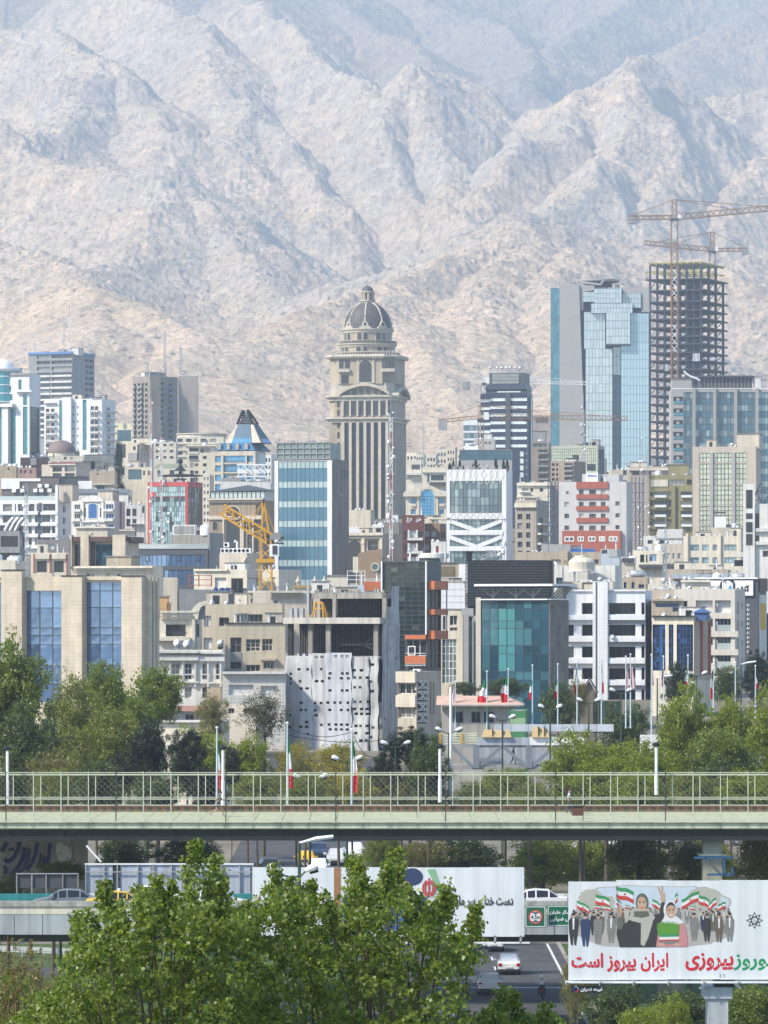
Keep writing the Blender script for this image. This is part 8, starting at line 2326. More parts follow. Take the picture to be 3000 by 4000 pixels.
for x0,x1 in((165,262),(335,418),(450,548)):b.win(x0,305,x1,412,2,1,g=GDRK)
c=MB();zf=b.fz;c.hexa([(-.6,-1.0,zf(245)),(b.L+1,-1.0,zf(245)),(b.L+1,9,zf(245)),(-.6,9,zf(245)),(-.6,2.2,zf(170)),(b.L-1.0,2.2,zf(170)),(b.L-1.0,6,zf(168)),(-.6,6,zf(168))]);c.build('hipped_roof',mat('faded_pink_roof',(.52,.36,.28),.85,.15,.5),b.o)
b.box('eaves',GREYW,55,243,786,258,-.2,1.1);b.finish()
b=Bld('cabin','small dark green metal cabin beside the low pink roofed house',690,835,860,302,505,mat('green_sheet',(.06,.20,.08),.6,.1),th=12,nick='the green cabin',parapet=.05);b.box('pale_skirt',mat('pale_green_sheet',(.26,.40,.22),.6),690,366,835,430,0,.06);b.finish()
V('G')
b=Bld('hut','small gabled wooden hut at the foot of the white panelled block',440,535,552,842,600,mat('weathered_wood',(.16,.135,.11),.9,.2,1),th=12,nick='the gabled hut',parapet=.02)
c=MB();x0,x1,xm=b.fx(436),b.fx(552),b.fx(500);zf=b.fz
c.plate([(b.fx(446),zf(842)),(b.fx(548),zf(842)),(xm,zf(762))],-.01,.2);c.build('gable',bpy.data.materials['weathered_wood'],b.o)
for s in(x0,x1):c=MB();c.hexa([(xm,-.5,zf(752)),(s,-.5,zf(842)),(s,5,zf(842)),(xm,5,zf(752)),(xm,-.5,zf(745)),(s,-.5,zf(835)),(s,5,zf(835)),(xm,5,zf(745))]);c.build('roof_slope',BROWN if s==x1 else GREYW,b.o)
b.finish()
bh=empty('green_hoarding',tuple(Q(620,1050,560)),0,'long dark green mesh hoarding below the white panelled block','hoarding')
for k in range(5):bx3('mesh_panel',mat('dark_green_mesh',(.025,.045,.03),.9,.1) if k==0 else bpy.data.materials['dark_green_mesh'],525+k*36,893,559+k*36,1100,560,.05,bh)
# flagpoles and street lamps
def flagpole(v,x,ytop,ybot,f0,f1,D,side,wd,lab,red=None):
 V(v);p,q=Q(x,ybot,D),Q(x,ytop,D);h=q.z-p.z
 o=empty('flagpole',tuple(p),0,lab,'flagpole','flagpoles along the road')
 c=MB();c.tube([(0,0,0),(0,0,h)],[.09,.05],8);c.build('pole',PALEB,o)
 c=MB();c.lathe([(.02,h),(.1,h+.06),(.1,h+.14),(.02,h+.2)],8);c.build('finial',WMETAL,o)
 z1,z0=Q(x,f0,D).z-p.z,Q(x,f1,D).z-p.z;n,mz=8,16;c=MB();ph=x*.7
 for j in range(mz+1):
  t=j/mz
  for i in range(n+1):
   s=i/n;w=wd*(.35+.65*min(1,t*1.6))
   c.v.append((side*s*w*(.85+.15*math.sin(ph+t*3)),.16*math.sin(s*9+ph+t*2)*s,z1+(z0-z1)*t-s*.35*(1-t)))
 for j in range(mz):
  for i in range(n):
   k=j*(n+1)+i;c.f.append((k,k+1,k+n+2,k+n+1));t=(j+.5)/mz+(i/n-.5)*.12
   c.m.append((0 if t<.32 else 1 if t<.63 else 2) if not red else(2 if(i*3+j*5)%7<3 else 1))
 fo=c.build('flag',[FG,FW,FR_],o,smooth=True)
 if not red and wd>.6:e=MB();e.plate([(side*wd*.5+.07*math.cos(t),(z0+z1)/2+.1*math.sin(t)) for t in[k*.7854 for k in range(8)]],-.2,-.19);e.build('emblem',FR_,fo)
for k,a in enumerate((('G',133,668,1090,745,885,520,-1,.45),('G',297,660,1070,740,876,520,-1,.42),('G',422,645,1070,665,858,520,-1,.3),('G',580,630,1070,640,845,520,1,.3),('G',738,610,1070,645,815,520,1,.35,1),('G',768,597,1070,650,812,520,1,.7,1),('G',904,600,1150,650,790,500,1,.25,1),('G',982,610,1150,660,800,500,-1,.4,1),('G',1141,603,1150,668,815,500,-1,.45),('G',1305,660,1150,680,880,500,-1,.45),('G',1448,650,1150,830,890,500,-1,.3,1),('G',1578,672,1150,700,815,500,1,.3),('F',1497,1205,1620,1240,1420,520,-1,1.05),('F',1635,1190,1620,1225,1402,520,-1,1.0),('F',1292,1270,1620,1285,1430,520,-1,.6,1),('I',203,215,760,275,630,350,1,.5),('I',620,258,760,300,658,350,1,.45),('H',1406,245,760,285,640,350,1,.4))):
 w=('first flagpole beside the pine-side lamps','second flagpole right of the teal glass office','third flagpole with a narrow flag by the gabled hut','flagpole with narrow tricolour before the white pylon','left pole of a close pair with red patterned banner','right pole of a close pair with wide red patterned banner','flagpole with thin red banner at the white block corner','flagpole with red banner before the navy glass building','flagpole with full tricolour before the navy glass building','flagpole with tricolour half hidden by bright green tree','flagpole with short red banner by the dark pine','rightmost flagpole with pale folded flag','tall flagpole with wide tricolour before the low pink roofed house','second tall flagpole with wide tricolour by the teal glass office','pole with dark red picture banner beside the white mast','flagpole with long limp tricolour before the yellow shrubs','flagpole with tricolour and wide red end near the pine','flagpole with limp tricolour behind the jogger')[k]
 flagpole(*a[:9],w,a[9] if len(a)>9 else None)
V('F');p=Q(1262,2000,412);o=empty('white_mast',(p.x,412,1),0,'thick white stepped mast left of the flagpoles','mast');c=MB();h=Q(0,1300,412).z-1;c.tube([(0,0,0),(0,0,h*.6),(0,0,h*.62),(0,0,h)],[.17,.17,.12,.11],10);c.build('mast_tube',WMETAL,o);c=MB();c.lathe([(.2,h*.6),(.22,h*.61),(.2,h*.63)],10);c.build('collar',WMETAL,o)
def lamp(v,x,ytop,w,D,lab,zb=None):
 V(v);q=Q(x,ytop,D);z0=ground(D) if zb is None else zb;h=q.z-z0;W=w*VIEW[2]*D/F/2
 o=empty('street_lamp',(q.x,D,z0),0,lab,'street lamp','double armed street lamps')
 c=MB();c.tube([(0,0,0),(0,0,h)],[.13,.07],8);c.build('pole',LAMPG,o)
 for s in(-1,1):
  c=MB();c.tube([(0,0,h-.1),(s*W*.35,0,h),(s*W*.55,0,h+.22)],.05,6);c.build('arm',LAMPG,o)
  c=MB();a=Vector((s*W*.5,0,h+.2));e=Vector((s*W,0,h+.42));c.tube([a,a+(e-a)*.3,a+(e-a)*.7,e],[.06,.15,.19,.1],8);c.build('lamp_head',WMETAL,o)
  c=MB();c.tube([a+(e-a)*.35+Vector((0,0,-.14)),e+Vector((0,0,-.16))],[.1,.12],8);c.build('lamp_glass',GDRK,o)
for v,x,y,w,D,t in(('I',590,458,200,372,'between two limp flags'),('I',350,578,225,360,'lowest, behind the net before yellow shrubs'),('I',905,358,195,408,'before the round pine'),('I',1250,268,175,430,'beside the thick white mast'),('I',1597,185,170,450,'before the low pink roofed house'),('G',248,948,155,450,'before the truss bridge middle'),('G',497,905,155,470,'by the green hoarding'),('G',706,840,145,490,'before the white panelled block'),('G',1195,728,140,520,'left of the pale stone flats'),('L',197,165,275,215,'nearest, over the foreground poplar')):lamp(v,x,y,w,D,'green double armed street lamp '+t)
for v,x,y,D,t in(('G',905,745,520,'dark green lamp pole with one head above the green tree'),('G',1448,655,520,'dark lamp pole before the dark pines at right'),('L',166,-10,230,'bare dark green pole beside the nearest lamp')):
 V(v);q=Q(x,y,D);z0=ground(D);o=empty('lamp_pole',(q.x+.6,D,z0),0,t,'lamp post');h=q.z-z0
 c=MB();c.tube([(0,0,0),(0,0,h)],[.12,.07],8);c.build('pole',LAMPG,o)
 c=MB();c.tube([(0,0,h),(.8,0,h+.2),(1.6,0,h+.3)],[.05,.12,.1],6);c.build('lamp_head',WMETAL,o)
for k,(a,e,D,t) in enumerate(((('I',203,235),('I',622,265),350,'upper slack wire strung between two flagpoles'),(('I',203,285),('I',1000,288),356,'lower slack wire running across the gutted frame'),(('I',622,265),('I',760,430),352,'steep stay wire falling from the flagpole right of the gutted frame'),(('H',-100,268),('H',1406,262),354,'long thin wire above the left trees'))):
 V(a[0]);p=Q(a[1],a[2],D);V(e[0]);q=Q(e[1],e[2],D);c=MB();c.tube([p.lerp(q,j/12)-Vector((0,0,.5*math.sin(math.pi*j/12)))-p for j in range(13)],.022,4);c.build('overhead_wire',BLACK,None,tuple(p),label=t,cat='wire')
V('F');D=800
base=Q(62,640,D);o=empty('tower_crane',(base.x,D,base.z-6),0,'bright yellow crane with raised stubby jib among the beige houses','crane');l=Vector(o.location);A=lambda x,y,dy=0:Q(x,y,D)-l+Vector((0,dy,0))
c=MB();lattice_mb(c,(0,0,0),A(62,480),2.0,2.2,.26);c.build('mast',YEL,o)
c=MB();c.box(-1.5,-1.5,A(0,495).z,1.5,1.5,A(0,470).z);c.build('slewing_ring',YEL,o)
c=MB();lattice_mb(c,A(62,470),A(62,330),1.7,2,.24);c.build('upper_mast',YEL,o)
c=MB();c.bar(A(30,330),A(50,95),.3);c.bar(A(88,330),A(50,95),.3);c.bar(A(36,270),A(80,270),.15);c.bar(A(42,190),A(66,190),.15);c.bar(A(36,270),A(66,190),.12);c.bar(A(88,330),A(42,270),.12);c.build('tower_head',YEL,o)
c=MB();lattice_mb(c,A(85,340),A(-220,150),1.7,1.5,.34);c.build('jib',YEL,o)
c=MB();c.bar(A(85,330,.6),A(-220,140,.6),1.1,.2);c.build('jib_deck',YEL,o)
c=MB();lattice_mb(c,A(70,345),A(180,352),1.0,1.2,.2);c.build('counter_jib',DKST,o)
c=MB();c.box(A(90,0).x,-1,A(0,345).z,A(160,0).x,1,A(0,300).z);c.build('winch_house',GREYW,o)
c=MB();c.box(A(88,0).x,-1.6,A(0,455).z,A(150,0).x,.2,A(0,375).z);c.build('cab',WMETAL,o);c=MB();c.box(A(108,0).x,-1.7,A(0,440).z,A(138,0).x,-1.61,A(0,385).z);c.build('cab_window',GDRK,o)
c=MB();c.tube([A(50,95),A(-60,240)],.06,5);c.tube([A(50,95),A(-10,210)],.06,5);c.tube([A(50,95),A(120,300)],.06,5);c.build('tie_rods',YEL,o)
# vehicles
TYRE,RIM,REDL,AMB,HEADL=mat('tyre_rubber',(.02,.02,.02),.9,.1),mat('wheel_rim',(.4,.4,.41),.35,.1,metal=.7),mat('tail_light_red',(.35,.01,.015),.2,0),mat('amber_light',(.5,.2,.02),.3,0),mat('headlight_glass',(.7,.72,.74),.1,0)
CARG=glass('car_glass',(.02,.024,.03),.2,.05,.2,wav=0)
PAINTS={n:mat('car_paint_'+n,c_,.25,.02,1,spec=.6) for n,c_ in dict(white=(.74,.74,.73),grey=(.16,.19,.21),yellow=(.72,.45,.02),navy=(.03,.05,.09),black=(.02,.021,.024),silver=(.5,.51,.52)).items()}
def car(loc,heading,paint,lab,hatch=False,roof_sign=False):
 o=empty('car',loc,R(heading),lab,'car')
 S=[(-2.2,.74,.42,.78,.80),(-2.12,.82,.28,.90,.95),(-1.55,.85,.2,.95,1.02),(-.95,.86,.2,.93,1.42),(-.1,.86,.2,.90,1.47),(.45,.86,.2,.89,1.40),(1.18,.85,.2,.88,.94),(2.0,.80,.24,.74,.80),(2.22,.70,.32,.60,.63)]
 if hatch:S=[(-2.0,.76,.42,.85,.88),(-1.95,.83,.28,.92,1.0),(-1.75,.85,.2,.95,1.15),(-1.35,.86,.2,.93,1.44)]+S[4:]
 b,gl=MB(),MB()
 rings=[]
 for i,(x,w,zb,be,zt) in enumerate(S):
  wt=w-(.05 if zt-be<.2 else .22)
  rings.append([(x,-w*.92,zb),(x,-w,zb+.2),(x,-w,be),(x,-wt,zt-.03),(x,-wt*.8,zt),(x,wt*.8,zt),(x,wt,zt-.03),(x,w,be),(x,w,zb+.2),(x,w*.92,zb)])
 for i in range(len(S)-1):
  A_,B_=rings[i],rings[i+1]
  for k in range(9):b.face([A_[k],A_[k+1],B_[k+1],B_[k]])
  b.face([A_[9],A_[0],B_[0],B_[9]])
  hi=max(S[i][4],S[i+1][4])>1.2
  if hi:
   def ins(p,q,r_,s_,e=.07,off=(0,0,0)):
    cx=[sum(v[j] for v in(p,q,r_,s_))/4 for j in range(3)]
    gl.face([tuple(v[j]+(cx[j]-v[j])*e*2+off[j] for j in range(3)) for v in(p,q,r_,s_)])
   ins(A_[2],B_[2],B_[3],A_[3],off=(0,-.012,.005));ins(A_[7],B_[7],B_[6],A_[6],off=(0,.012,.005))
   if i in(2,5):ins(A_[3],A_[6],B_[6],B_[3],.05,(.012 if i==5 else-.012,0,.016))
 b.face(rings[0]);b.face(list(reversed(rings[-1])))
 b.build('body',PAINTS[paint],o,smooth=False);gl.build('window_glass',CARG,o)
 for x in(-1.3,1.35):
  for s in(-1,1):
   c=MB();c.lathe([(.2,-.1),(.31,-.1),(.33,-.05),(.33,.08),(.2,.1)],16);me=c.mesh('tyre',TYRE);me.transform(Matrix.Translation((x,s*.78,.33))@Matrix.Rotation(R(90),4,'X'));w=bpy.data.objects.new('wheel',me);put(w,o)
   c=MB();c.lathe([(.01,-.09),(.2,-.09),(.2,.09),(.01,.09)],12);me=c.mesh('rim',RIM);me.transform(Matrix.Translation((x,s*.79,.33))@Matrix.Rotation(R(90),4,'X'));q=bpy.data.objects.new('rim',me);put(q,w)
 for s in(-1,1):
  xr=S[0][0]
  c=MB();c.box(xr-.03,s*.68-.13,.64+.1*hatch,xr+.12,s*.68+.13,.86);c.build('tail_light',REDL,o)
  c=MB();c.box(2.1,s*.58-.16,.52,2.235,s*.58+.16,.66);c.build('headlight',HEADL,o)
  c=MB();c.box(.75,s*.98-.1,.9,.95,s*.98+.1,1.04);c.build('wing_mirror',PAINTS[paint],o)
 c=MB();c.box(S[0][0]-.05,-.26,.5,S[0][0]+.02,.26,.62);c.build('number_plate',FRW,o)
 c=MB();c.box(2.18,-.4,.3,2.24,.4,.46);c.box(S[0][0]-.06,-.8,.3,S[0][0]+.05,.8,.42);c.build('bumper_trim',BLACK,o)
 if roof_sign:c=MB();c.box(-.2,-.35,1.47,0,.35,1.6);c.build('taxi_sign',FRW,o)
 return o
def at(px,D,z):return((px-1500)*D/F,D,z)
ZR=DZ-1.05
car(at(258,312,ZR),180,'grey','grey sedan seen from the side on the overpass');car(at(470,309.5,ZR),0,'yellow','yellow taxi roof behind poplar leaves on the overpass',roof_sign=True);car(at(610,316,ZR),0,'white','white van like car behind the taxi on the overpass',True);car(at(842,311,ZR),0,'white','white car on the overpass behind the poplar top');car(at(2085,312,ZR),180,'white','white car on the overpass at the end of the pale billboard')
car(at(1986,366,0),90,'white','white sedan driving away on the highway, farther of two');car(at(1911,346,0),90,'white','white hatchback driving away on the highway, nearer of two',True);car(at(1925,392,0),90,'white','white car behind the blue road sign')
gz=ground(430)+.04
for px,D,h,p_,lb,ht in((1193,432,-88,'yellow','yellow taxi facing the camera on the upper street',0),(1245,446,-90,'navy','dark blue hatchback behind the yellow taxi',1),(1055,424,-80,'black','black car with bright headlights on the upper street',0),(1245,424,-95,'white','white pickup like car behind a motorcycle on the upper street',0),(1315,436,-92,'silver','silver car among the shrubs of the upper street',0),(1385,446,-90,'white','white car farthest right on the upper street',1),(2188,440,10,'white','white car parked among trees right of the sign',0),(2320,452,30,'silver','silver car parked under the green trees',1),(2195,425,170,'white','white car half hidden behind the height sign tree',0),(2430,455,200,'white','white car parked beyond the brownish shrub',0),(2560,470,15,'white','white car glimpsed through the net railing at right',0),(2820,470,185,'silver','silver car glimpsed at right through the net railing',0),(2700,474,190,'white','white car between the trees under the peach board',1)):
 car(at(px,D,ground(D)+.04),h,p_,lb,bool(ht))
 # people
SKIN,HAIR=mat('skin',(.38,.22,.15),.6,.05),mat('dark_hair',(.02,.015,.012),.6,.05)
def cloth(n,c_):return mat('cloth_'+n,c_,.9,.1,3)
def person(loc,rz,J,shirt,legs,lab,s=1.0,shoes=None,bare=False):
 names=list(J);idx={n:i for i,n in enumerate(names)}
 E_=[('hip','chest'),('chest','neck'),('neck','head'),('head','crown'),('chest','shl'),('shl','ell'),('ell','hal'),('chest','shr'),('shr','elr'),('elr','har'),('hip','hpl'),('hpl','knl'),('knl','anl'),('anl','tol'),('hip','hpr'),('hpr','knr'),('knr','anr'),('anr','tor')]
 rad=dict(hip=.14,chest=.16,neck=.06,head=.1,crown=.085,shl=.075,shr=.075,ell=.05,elr=.05,hal=.035,har=.035,hpl=.1,hpr=.1,knl=.065,knr=.065,anl=.045,anr=.045,tol=.035,tor=.035)
 me=bpy.data.meshes.new('body');me.from_pydata([J[n] for n in names],[(idx[a],idx[e]) for a,e in E_],[])
 t=bpy.data.objects.new('body',me);COL.objects.link(t);t.modifiers.new('skin','SKIN');t.modifiers.new('sub','SUBSURF').levels=1
 for n in names:me.skin_vertices[0].data[idx[n]].radius=(rad[n],rad[n])
 me.skin_vertices[0].data[idx['hip']].use_root=True
 dg=bpy.context.evaluated_depsgraph_get();m2=bpy.data.meshes.new_from_object(t.evaluated_get(dg));bpy.data.objects.remove(t)
 m2.materials.clear()
 for m in(SKIN,shirt,legs,HAIR,shoes or BLACK):m2.materials.append(m)
 V3={n:Vector(J[n]) for n in names}
 for p in m2.polygons:
  n=min(names,key=lambda k:(V3[k]-p.center).length);q=p.center
  if n in('head','neck'):k=0
  elif n=='crown':k=3
  elif n in('hal','har') or(bare and n in('ell','elr')):k=0
  elif n in('anl','anr'):k=0 if bare else 2
  elif n in('tol','tor'):k=4
  elif n in('hpl','hpr','knl','knr','hip'):k=2 if not(bare and n[:2]=='kn') else 0
  else:k=1
  p.material_index=k;p.use_smooth=True
 o=empty('person',loc,rz,lab,'person');o.scale=(s,s,s)
 q=bpy.data.objects.new('body',m2);put(q,o)
 c=MB();c.sphere((J['crown'][0],J['crown'][1]+.02,J['crown'][2]+.01),.105,10,sz=.9);c.build('hair',HAIR,o)
 c=MB()
 f=(Vector(J['tol'])-Vector(J['anl']));f.z=0;f.normalize();hd=Vector(J['head'])*.5+Vector(J['crown'])*.5;sd_=Vector((-f.y,f.x,0))
 c.bar(hd+f*.09,hd+f*.13-Vector((0,0,.04)),.03)
 for s_ in(-1,1):c.bar(hd+sd_*s_*.1,hd+sd_*s_*.115,.05)
 c.build('nose_and_ears',SKIN,o)
 return o
def pose(lean=0,stride=0.0,arm=0.0,sit=False):
 J=dict(hip=(0,0,.95),chest=(lean*.3,0,1.32),neck=(lean*.42,0,1.5),head=(lean*.48+.02,0,1.6),crown=(lean*.5+.02,0,1.7),shl=(lean*.38,.19,1.44),shr=(lean*.38,-.19,1.44),ell=(lean*.3+arm*.25-.03,.25,1.16),elr=(lean*.3-arm*.3-.03,-.25,1.16),hal=(lean*.3+arm*.45+.05,.2,1.0+abs(arm)*.2),har=(lean*.3-arm*.1+.05,-.2,.98+abs(arm)*.2),hpl=(0,.1,.88),hpr=(0,-.1,.88),knl=(stride*.35+.03,.1,.5),knr=(-stride*.15+.03,-.1,.48),anl=(stride*.4,.1,.09),anr=(-stride*.62,-.1,.1+abs(stride)*.18),tol=(stride*.4+.16,.1,.04),tor=(-stride*.62+.1,-.1,.03+abs(stride)*.1))
 if sit:J.update(hip=(0,0,.82),chest=(.12,0,1.18),neck=(.2,0,1.36),head=(.24,0,1.46),crown=(.25,0,1.56),shl=(.17,.2,1.3),shr=(.17,-.2,1.3),ell=(.32,.3,1.08),elr=(.32,-.3,1.08),hal=(.6,.3,1.05),har=(.6,-.3,1.05),hpl=(.02,.12,.8),hpr=(.02,-.12,.8),knl=(.42,.2,.66),knr=(.42,-.2,.66),anl=(.28,.2,.3),anr=(.28,-.2,.3),tol=(.42,.2,.25),tor=(.42,-.2,.25))
 return J
V('H');p=Q(1412,817,339);person((p.x,339,ZD),0,pose(.35,.9,.8),cloth('black',(.02,.02,.024)),cloth('shorts',(.03,.03,.035)),'jogger in black top and shorts running along the footbridge',1.0,bare=True)
V('J');p=Q(368,60,344);person((p.x,344,ZD),0,pose(.1,.3,.3),cloth('striped_grey',(.45,.46,.48)),cloth('trousers',(.04,.045,.06)),'walker in pale grey shirt on the footbridge above the planter')
V('h');p=Q(722,800,471);person((p.x,471,p.z),0,pose(.1,.5,.3),cloth('dark_jacket',(.04,.045,.07)),cloth('dark_trousers',(.03,.03,.035)),'walker in dark clothes inside the truss bridge')
V('F');p=Q(8,1860,424);person((p.x,424,ground(424)+.03),0,pose(),cloth('blue_shirt',(.10,.2,.4)),cloth('navy_trousers',(.03,.03,.05)),'man in blue shirt standing beside the black car')
def bike(loc,rz,lab,box=None):
 o=empty('motorcycle',loc,rz,lab,'motorcycle')
 for x in(-.62,.66):
  c=MB();c.lathe([(.22,-.05),(.3,-.05),(.32,0),(.3,.05),(.22,.05)],16);me=c.mesh('wheel',TYRE);me.transform(Matrix.Translation((x,0,.32))@Matrix.Rotation(R(90),4,'X'));q=bpy.data.objects.new('wheel',me);put(q,o)
  c=MB();c.lathe([(.01,-.03),(.22,-.03),(.22,.03),(.01,.03)],10);me=c.mesh('rim',RIM);me.transform(Matrix.Translation((x,0,.32))@Matrix.Rotation(R(90),4,'X'));q2=bpy.data.objects.new('rim',me);put(q2,q)
 c=MB();c.tube([(-.62,0,.35),(-.2,0,.5),(.3,0,.62),(.5,0,.85)],.07,6);c.tube([(.66,0,.32),(.48,0,.95)],.05,6);c.box(-.15,-.14,.28,.25,.14,.56);c.build('frame',BLACK,o)
 c=MB();c.tube([(-.75,0,.78),(-.3,0,.76),(.1,0,.8)],[.1,.13,.1],8);c.build('seat',BLACK,o)
 c=MB();c.tube([(.05,0,.8),(.3,0,.86),(.45,0,.82)],[.08,.15,.08],8);c.build('fuel_tank',REDL,o)
 c=MB();c.tube([(.45,-.34,1.06),(.5,0,1.0),(.45,.34,1.06)],.03,6);c.build('handlebar',METAL,o)
 c=MB();c.sphere((.6,0,.9),.1,8);c.build('headlight',HEADL,o)
 c=MB();c.box(-.86,-.1,.62,-.78,.1,.72);c.build('tail_light',REDL,o)
 if box:c=MB();c.box(-.95,-.26,.85,-.5,.26,1.3);c.build('carrier_box',box,o)
for px,D,h,lb,sh in((2117,340,90,'rider in white patterned jacket on a motorcycle on the highway',(.6,.62,.62)),(1823,342,90,'rider in pale grey shirt on a motorcycle behind the poplar',(.45,.47,.5)),(1190,424,-90,'rider in dark clothes on a motorcycle before the yellow taxi',(.03,.03,.03))):
 p=at(px,D,ground(D)+(.05 if D>400 else 0))
 bike(p,R(h),lb.replace('rider','motorcycle of the rider').replace(' on a motorcycle',''),PGREEN if D>400 else None)
 q=person(p,R(h),pose(sit=True),cloth('jacket',sh),cloth('jeans',(.03,.035,.05)),lb)
 c=MB();c.sphere((.26,0,1.58),.15,12);c.build('helmet',WMETAL if D<400 else BLACK,q)
 # trees
def crown_mesh(name,seed,m,ncl,nl,leaf,rcl=.2,flat=.85,asp=.55,up=.35,shell=.45,lumps=.16,heart=False,pts=None):
 r=np.random.default_rng(seed)
 if pts is None:
  C=[]
  while len(C)<ncl:
   v=r.normal(size=3);v/=np.linalg.norm(v)
   lump=1-lumps*(1+math.sin(3.1*v[0]+seed)*math.cos(2.7*v[1]+4*v[2]+seed)+.6*math.sin(7.3*v[0]-5*v[2]+seed)*math.sin(6.1*v[1]+8*v[2]))+(.16 if r.random()<.12 else 0)
   C.append(v*(r.random()**shell)*lump*(1-rcl*.5))
  C=np.array(C);rc=rcl*r.uniform(.6,1.25,ncl)
 else:C,rc=pts
 k=np.repeat(np.arange(len(C)),nl);n=len(k)
 off=r.normal(size=(n,3));off/=np.maximum(np.linalg.norm(off,axis=1,keepdims=True),.6)
 p=C[k]+off*rc[k][:,None]*(r.random((n,1))**.5)*np.array([1,1,flat])
 nrm=r.normal(size=(n,3))+off*.6+np.array([0,-.1,up]);nrm/=np.linalg.norm(nrm,axis=1,keepdims=True)
 t=np.cross(nrm,r.normal(size=(n,3)));t/=np.maximum(np.linalg.norm(t,axis=1,keepdims=True),1e-6)
 if heart:t=t*.5+np.array([0,0,-1]);t-=nrm*(t*nrm).sum(1,keepdims=True);t/=np.linalg.norm(t,axis=1,keepdims=True)
 s=np.cross(nrm,t);L_=leaf*r.uniform(.6,1.3,(n,1));w=L_*asp
 if heart:
  q=np.stack([p-t*L_*.45,p+s*w*.5-t*L_*.12+nrm*L_*.1,p+t*L_*.55,p-s*w*.5-t*L_*.12+nrm*L_*.1],1)
 else:
  q=np.stack([p-t*L_*.5,p+s*w*.5+nrm*L_*.08,p+t*L_*.5,p-s*w*.5+nrm*L_*.08],1)
 return np_mesh(name,q.reshape(-1,3),np.arange(4*n).reshape(-1,4),m)
def twig_mesh(name,seed,m,tw):
 r=random.Random(seed);b=MB()
 for k in range(tw):
  v=Vector((r.gauss(0,1),r.gauss(0,1),r.gauss(0,.8))).normalized()*r.uniform(.2,.75)
  d=Vector((v.x*.4+r.uniform(-.1,.1),v.y*.4+r.uniform(-.1,.1),r.uniform(.15,.4)))
  b.tube([v,v+d*.5,v+d],[.006,.004,.002],3,cap=False)
 return b.mesh(name,m)
def limb_mesh(name,seed,m,n=9):
 r=random.Random(seed);b=MB();t=MB()
 t.tube([(0,0,-2.2),(.02,.01,-1.0),(-.02,.02,-.4),(.01,0,.1)],[.05,.042,.034,.015],7)
 for k in range(n):
  a=r.uniform(0,6.28);z0=r.uniform(-.9,.1);e=r.uniform(.4,.75)
  b.tube([(0,0,z0),(e*.4*math.cos(a),e*.4*math.sin(a),z0+.22),(e*.8*math.cos(a),e*.8*math.sin(a),z0+r.uniform(.3,.6))],[.035,.022,.006],5,cap=False)
 return t.mesh(name,m),b.mesh('branches',m)
BARK,TWIG=mat('bark',(.10,.08,.06),.95,.2,3),mat('twig_bark',(.16,.12,.085),.95,.2,3)
KIND={'green':dict(m=leafmat('leaf_green',(.10,.145,.024),(.24,.29,.06),.5),ncl=210,nl=85,leaf=.066,rcl=.22),'bright':dict(m=leafmat('leaf_bright_green',(.14,.19,.02),(.30,.34,.05),.5),ncl=210,nl=80,leaf=.064,rcl=.21),'olive':dict(m=leafmat('leaf_olive_spring',(.12,.155,.03),(.26,.28,.06),.45),ncl=210,nl=85,leaf=.06,rcl=.21,asp=.4,tw=90),'yellow':dict(m=leafmat('leaf_yellow_spring',(.24,.22,.04),(.40,.35,.08),.45),ncl=210,nl=80,leaf=.06,rcl=.2,asp=.4,tw=90),'pine':dict(m=leafmat('needles_dark',(.016,.028,.014),(.036,.055,.026),.1),ncl=190,nl=110,leaf=.085,rcl=.15,asp=.18,up=.9,lumps=.3),'deep':dict(m=leafmat('leaf_dark_green',(.05,.08,.02),(.10,.14,.036),.3),ncl=200,nl=85,leaf=.058,rcl=.18),'bare':dict(m=leafmat('leaf_sparse',(.05,.06,.02),(.09,.09,.03)),ncl=110,nl=46,leaf=.05,rcl=.2,tw=200),'rust':dict(m=leafmat('leaf_brownish',(.13,.13,.04),(.25,.23,.07),.4),ncl=190,nl=75,leaf=.058,rcl=.2,asp=.4,tw=110)}
for q,(nm,kd) in enumerate(KIND.items()):
 a={k:v for k,v in kd.items() if k not in('tw','m')}
 kd['meshes']=[(crown_mesh('crown',10*q+s,kd['m'],**a),*limb_mesh('trunk',10*q+s,BARK),twig_mesh('twigs',q+s,TWIG,kd['tw']) if kd.get('tw') else None) for s in range(2)]
tn=[0]
def tree(kind,x0,x1,y0,y1,D,lab,cat='tree',group=None,name=None,deep=.9):
 p,q=Q(x0,y1,D),Q(x1,y0,D)
 rx,rz=(q.x-p.x)*.56,(q.z-p.z)*.54;cz=(p.z+q.z)/2;g0=ground(D)
 o=empty(name or{'pine':'pine_tree'}.get(kind,'tree'),(p.x+rx,D,g0),0,lab,cat,group)
 cm,tm,bm,wm=KIND[kind]['meshes'][tn[0]%2];tn[0]+=1
 rot=random.Random(tn[0]).uniform(0,6.28)
 for nm,me in(('crown',cm),('trunk',tm),('branches',bm),('twigs',wm)):
  if me is None:continue
  h=bpy.data.objects.new(nm,me);h.location=(0,0,cz-g0);h.rotation_euler=(0,0,rot);h.scale=(rx,rx*deep,max(rz,.1));put(h,o)
  if nm=='twigs':h['kind']='stuff'
  if nm=='trunk':h.scale=(rx,rx,(cz-g0)/2.1)
V('p')
